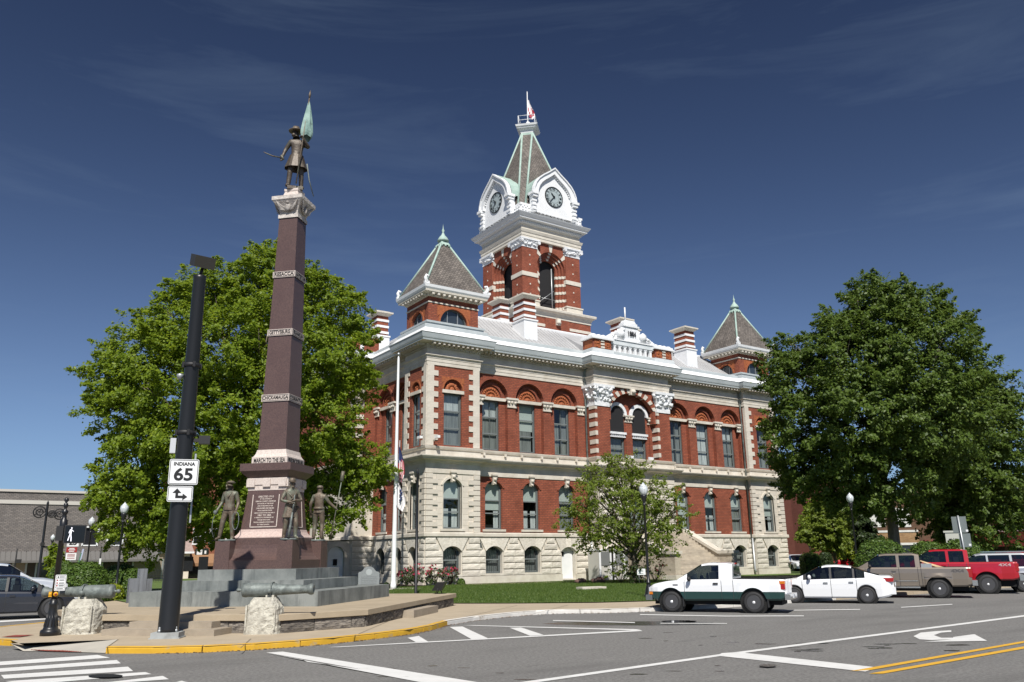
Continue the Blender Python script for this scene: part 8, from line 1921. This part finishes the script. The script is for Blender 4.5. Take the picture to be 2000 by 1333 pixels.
# plain red wall behind the right corner
REDW = brickmat('red_painted_brick', (.235,.085,.068), (.205,.07,.056), (.16,.065,.052), noise=.14, w=.25, hgt=.09)
def far_wall(name, label, pts, depth_, m, dist0, dist1):
    # pts: pixels of the top line from left to right, the wall running between two distances
    t = building(name, label, (0,0,0)); P = []
    for i, (x, y) in enumerate(pts): k = i/(len(pts)-1); P.append(AT(x, y, dist0+(dist1-dist0)*k))
    q = MB(); d_ = Vector((P[-1].x-P[0].x, P[-1].y-P[0].y)).normalized(); nn = Vector((-d_.y, d_.x))*depth_
    for a, b in zip(P, P[1:]): q.add([(a.x,a.y,-.1),(b.x,b.y,-.1),tuple(b),tuple(a)], 0); q.add([tuple(a),tuple(b),(b.x+nn.x,b.y+nn.y,b.z),(a.x+nn.x,a.y+nn.y,a.z)], 0)
    for e in (P[0], P[-1]): q.add([(e.x,e.y,-.1),(e.x+nn.x,e.y+nn.y,-.1),(e.x+nn.x,e.y+nn.y,e.z),tuple(e)], 0)
    q.build('wall', m, t); return t, P, Vector((d_.x, d_.y, 0)), Vector((d_.y, -d_.x, 0))
t, P, d_, nn = far_wall('red_brick_building', 'plain dull red brick wall with sloping top behind the courthouse right corner', [(1500,928),(1540,938),(1572,950),(1690,974),(1708,978)], 14, REDW, 112, 104)
q = MB()
for a, b in zip(P, P[1:]): q.mesh([a+nn*.12, b+nn*.12, b+nn*.12+Vector((0,0,.18)), a+nn*.12+Vector((0,0,.18)), a-nn*.2, b-nn*.2, b-nn*.2+Vector((0,0,.18)), a-nn*.2+Vector((0,0,.18))], [(0,1,2,3),(3,2,6,7)], 0)
q.build('coping', mat('dark_coping', (.07,.06,.06), .7), t)
TANB = brickmat('tan_brick', (.33,.20,.10), (.25,.145,.07), (.22,.16,.1), noise=.2)
def face_building(name, label, px0, px1, ytop, d0, d1, m, depth_=12):
    return far_wall(name, label, [(px0, ytop), (px1, ytop+4)], depth_, m, d0, d1)
t, P, d_, nn = face_building('tan_brick_building', 'tan brick building with boarded white windows behind the maple trunk', 1694, 1856, 955, 90, 92, brickmat('brown_brick', (.14,.075,.045), (.10,.055,.035), (.1,.07,.05), noise=.2))
def onface(t, P, d_, nn, name, m, x0, x1, y0, y1, out0, out1):
    # a panel on the facade between two pixel columns and rows
    def s_at(x):
        a, b = P[0], P[-1]; r_ = _ray(x, 1090); den = d_.x*r_.y-d_.y*r_.x; return (r_.x*a.y-r_.y*a.x)/den*1.0
    L_ = (P[-1]-P[0]).to_2d().length; s0, s1 = s_at(x0), s_at(x1)
    def zat(s, y): p = P[0]+d_*s; return AT(x0, y, math.hypot(p.x, p.y)).z
    q = MB(); z0_, z1_ = zat(s0, y0), zat(s0, y1); c = []
    for o_ in (out1, out0):
        for s, z in ((s0, z0_), (s1, z0_), (s1, z1_), (s0, z1_)): p = P[0]+d_*s+nn*o_; c.append((p.x, p.y, z))
    q.mesh(c, [(0,1,2,3),(7,6,5,4),(0,4,5,1),(1,5,6,2),(2,6,7,3),(3,7,4,0)], 0); return q.build(name, m, t)
wb_ = mat('white_board', (.62,.62,.59), .7, (.5,.5,.48), 3)
onface(t,P,d_,nn,'boarded_window',wb_,1708,1738,1030,992,-.1,.04); onface(t,P,d_,nn,'boarded_window',wb_,1756,1788,1030,992,-.1,.04); onface(t,P,d_,nn,'corner_pier',TANB,1694,1705,1092,950,-.2,.25)
onface(t,P,d_,nn,'sill_course',wb_,1704,1800,1041,1037,-.1,.12); onface(t,P,d_,nn,'brick_apron',TANB,1704,1800,1064,1041,-.1,.06); onface(t,P,d_,nn,'sill_course',wb_,1704,1800,1066,1061.5,-.1,.14); onface(t,P,d_,nn,'shop_front',sf[2],1706,1856,1090,1067,-.1,.02); onface(t,P,d_,nn,'awning_band',mat('dark_red_band',(.16,.035,.03),.7),1808,1856,1066,1055,-.1,.5)
t, P, d_, nn = face_building('red_awning_shop', 'dark brick shop with red awning and arched window at the right edge', 1856, 2120, 952, 96, 86, brickmat('dark_red_brick', (.135,.06,.045), (.10,.045,.035), (.09,.05,.04), noise=.2))
AWN = mat('red_awning', (.30,.05,.045), .8, (.24,.04,.036), 2); CRM = mat('cream_trim', (.62,.58,.50), .7)
for a, b in ((1886,1942), (1946,2070)):
    onface(t,P,d_,nn,'awning_valance',AWN,a,b,1068,1062,.9,1.3); o = onface(t,P,d_,nn,'awning',AWN,a,b,1063,1042,.0,1.2)
onface(t,P,d_,nn,'shop_front',sf[2],1890,2070,1092,1068,-.1,.03); onface(t,P,d_,nn,'trim_band',WHITE,1886,2070,1042,1038,-.1,.1)
for x in (1966, 2030): onface(t,P,d_,nn,'arched_window',sf[2],x,x+18,1022,996,-.1,.04); onface(t,P,d_,nn,'window_sill',CRM,x-3,x+24,1026,1022,-.1,.15); onface(t,P,d_,nn,'window_side',CRM,x+18,x+21,1022,996,-.1,.08)
onface(t,P,d_,nn,'cornice',mat('dark_cornice',(.08,.05,.045),.7),1856,2120,960,953,-.1,.5)
t = building('far_block', 'plain brick block closing the view behind the big trees at right', (75, 118, 0)); q = MB(); q.box(-30, 45, 0, 10, -.1, 8.2); q.build('wall', REDW, t)
# ------------------------------------------------------------------ lettering becomes plain mesh
dg = bpy.context.evaluated_depsgraph_get(); dg.update()
for o in [q for q in bpy.data.objects if q.type == 'FONT']:
    me = bpy.data.meshes.new_from_object(o.evaluated_get(dg)); nm = o.name.split('.')[0]
    n = bpy.data.objects.new(nm, me); COL.objects.link(n); n.parent = o.parent; n.matrix_local = o.matrix_local.copy()
    n.location = o.location; n.rotation_euler = o.rotation_euler; n.scale = o.scale
    bpy.data.objects.remove(o)
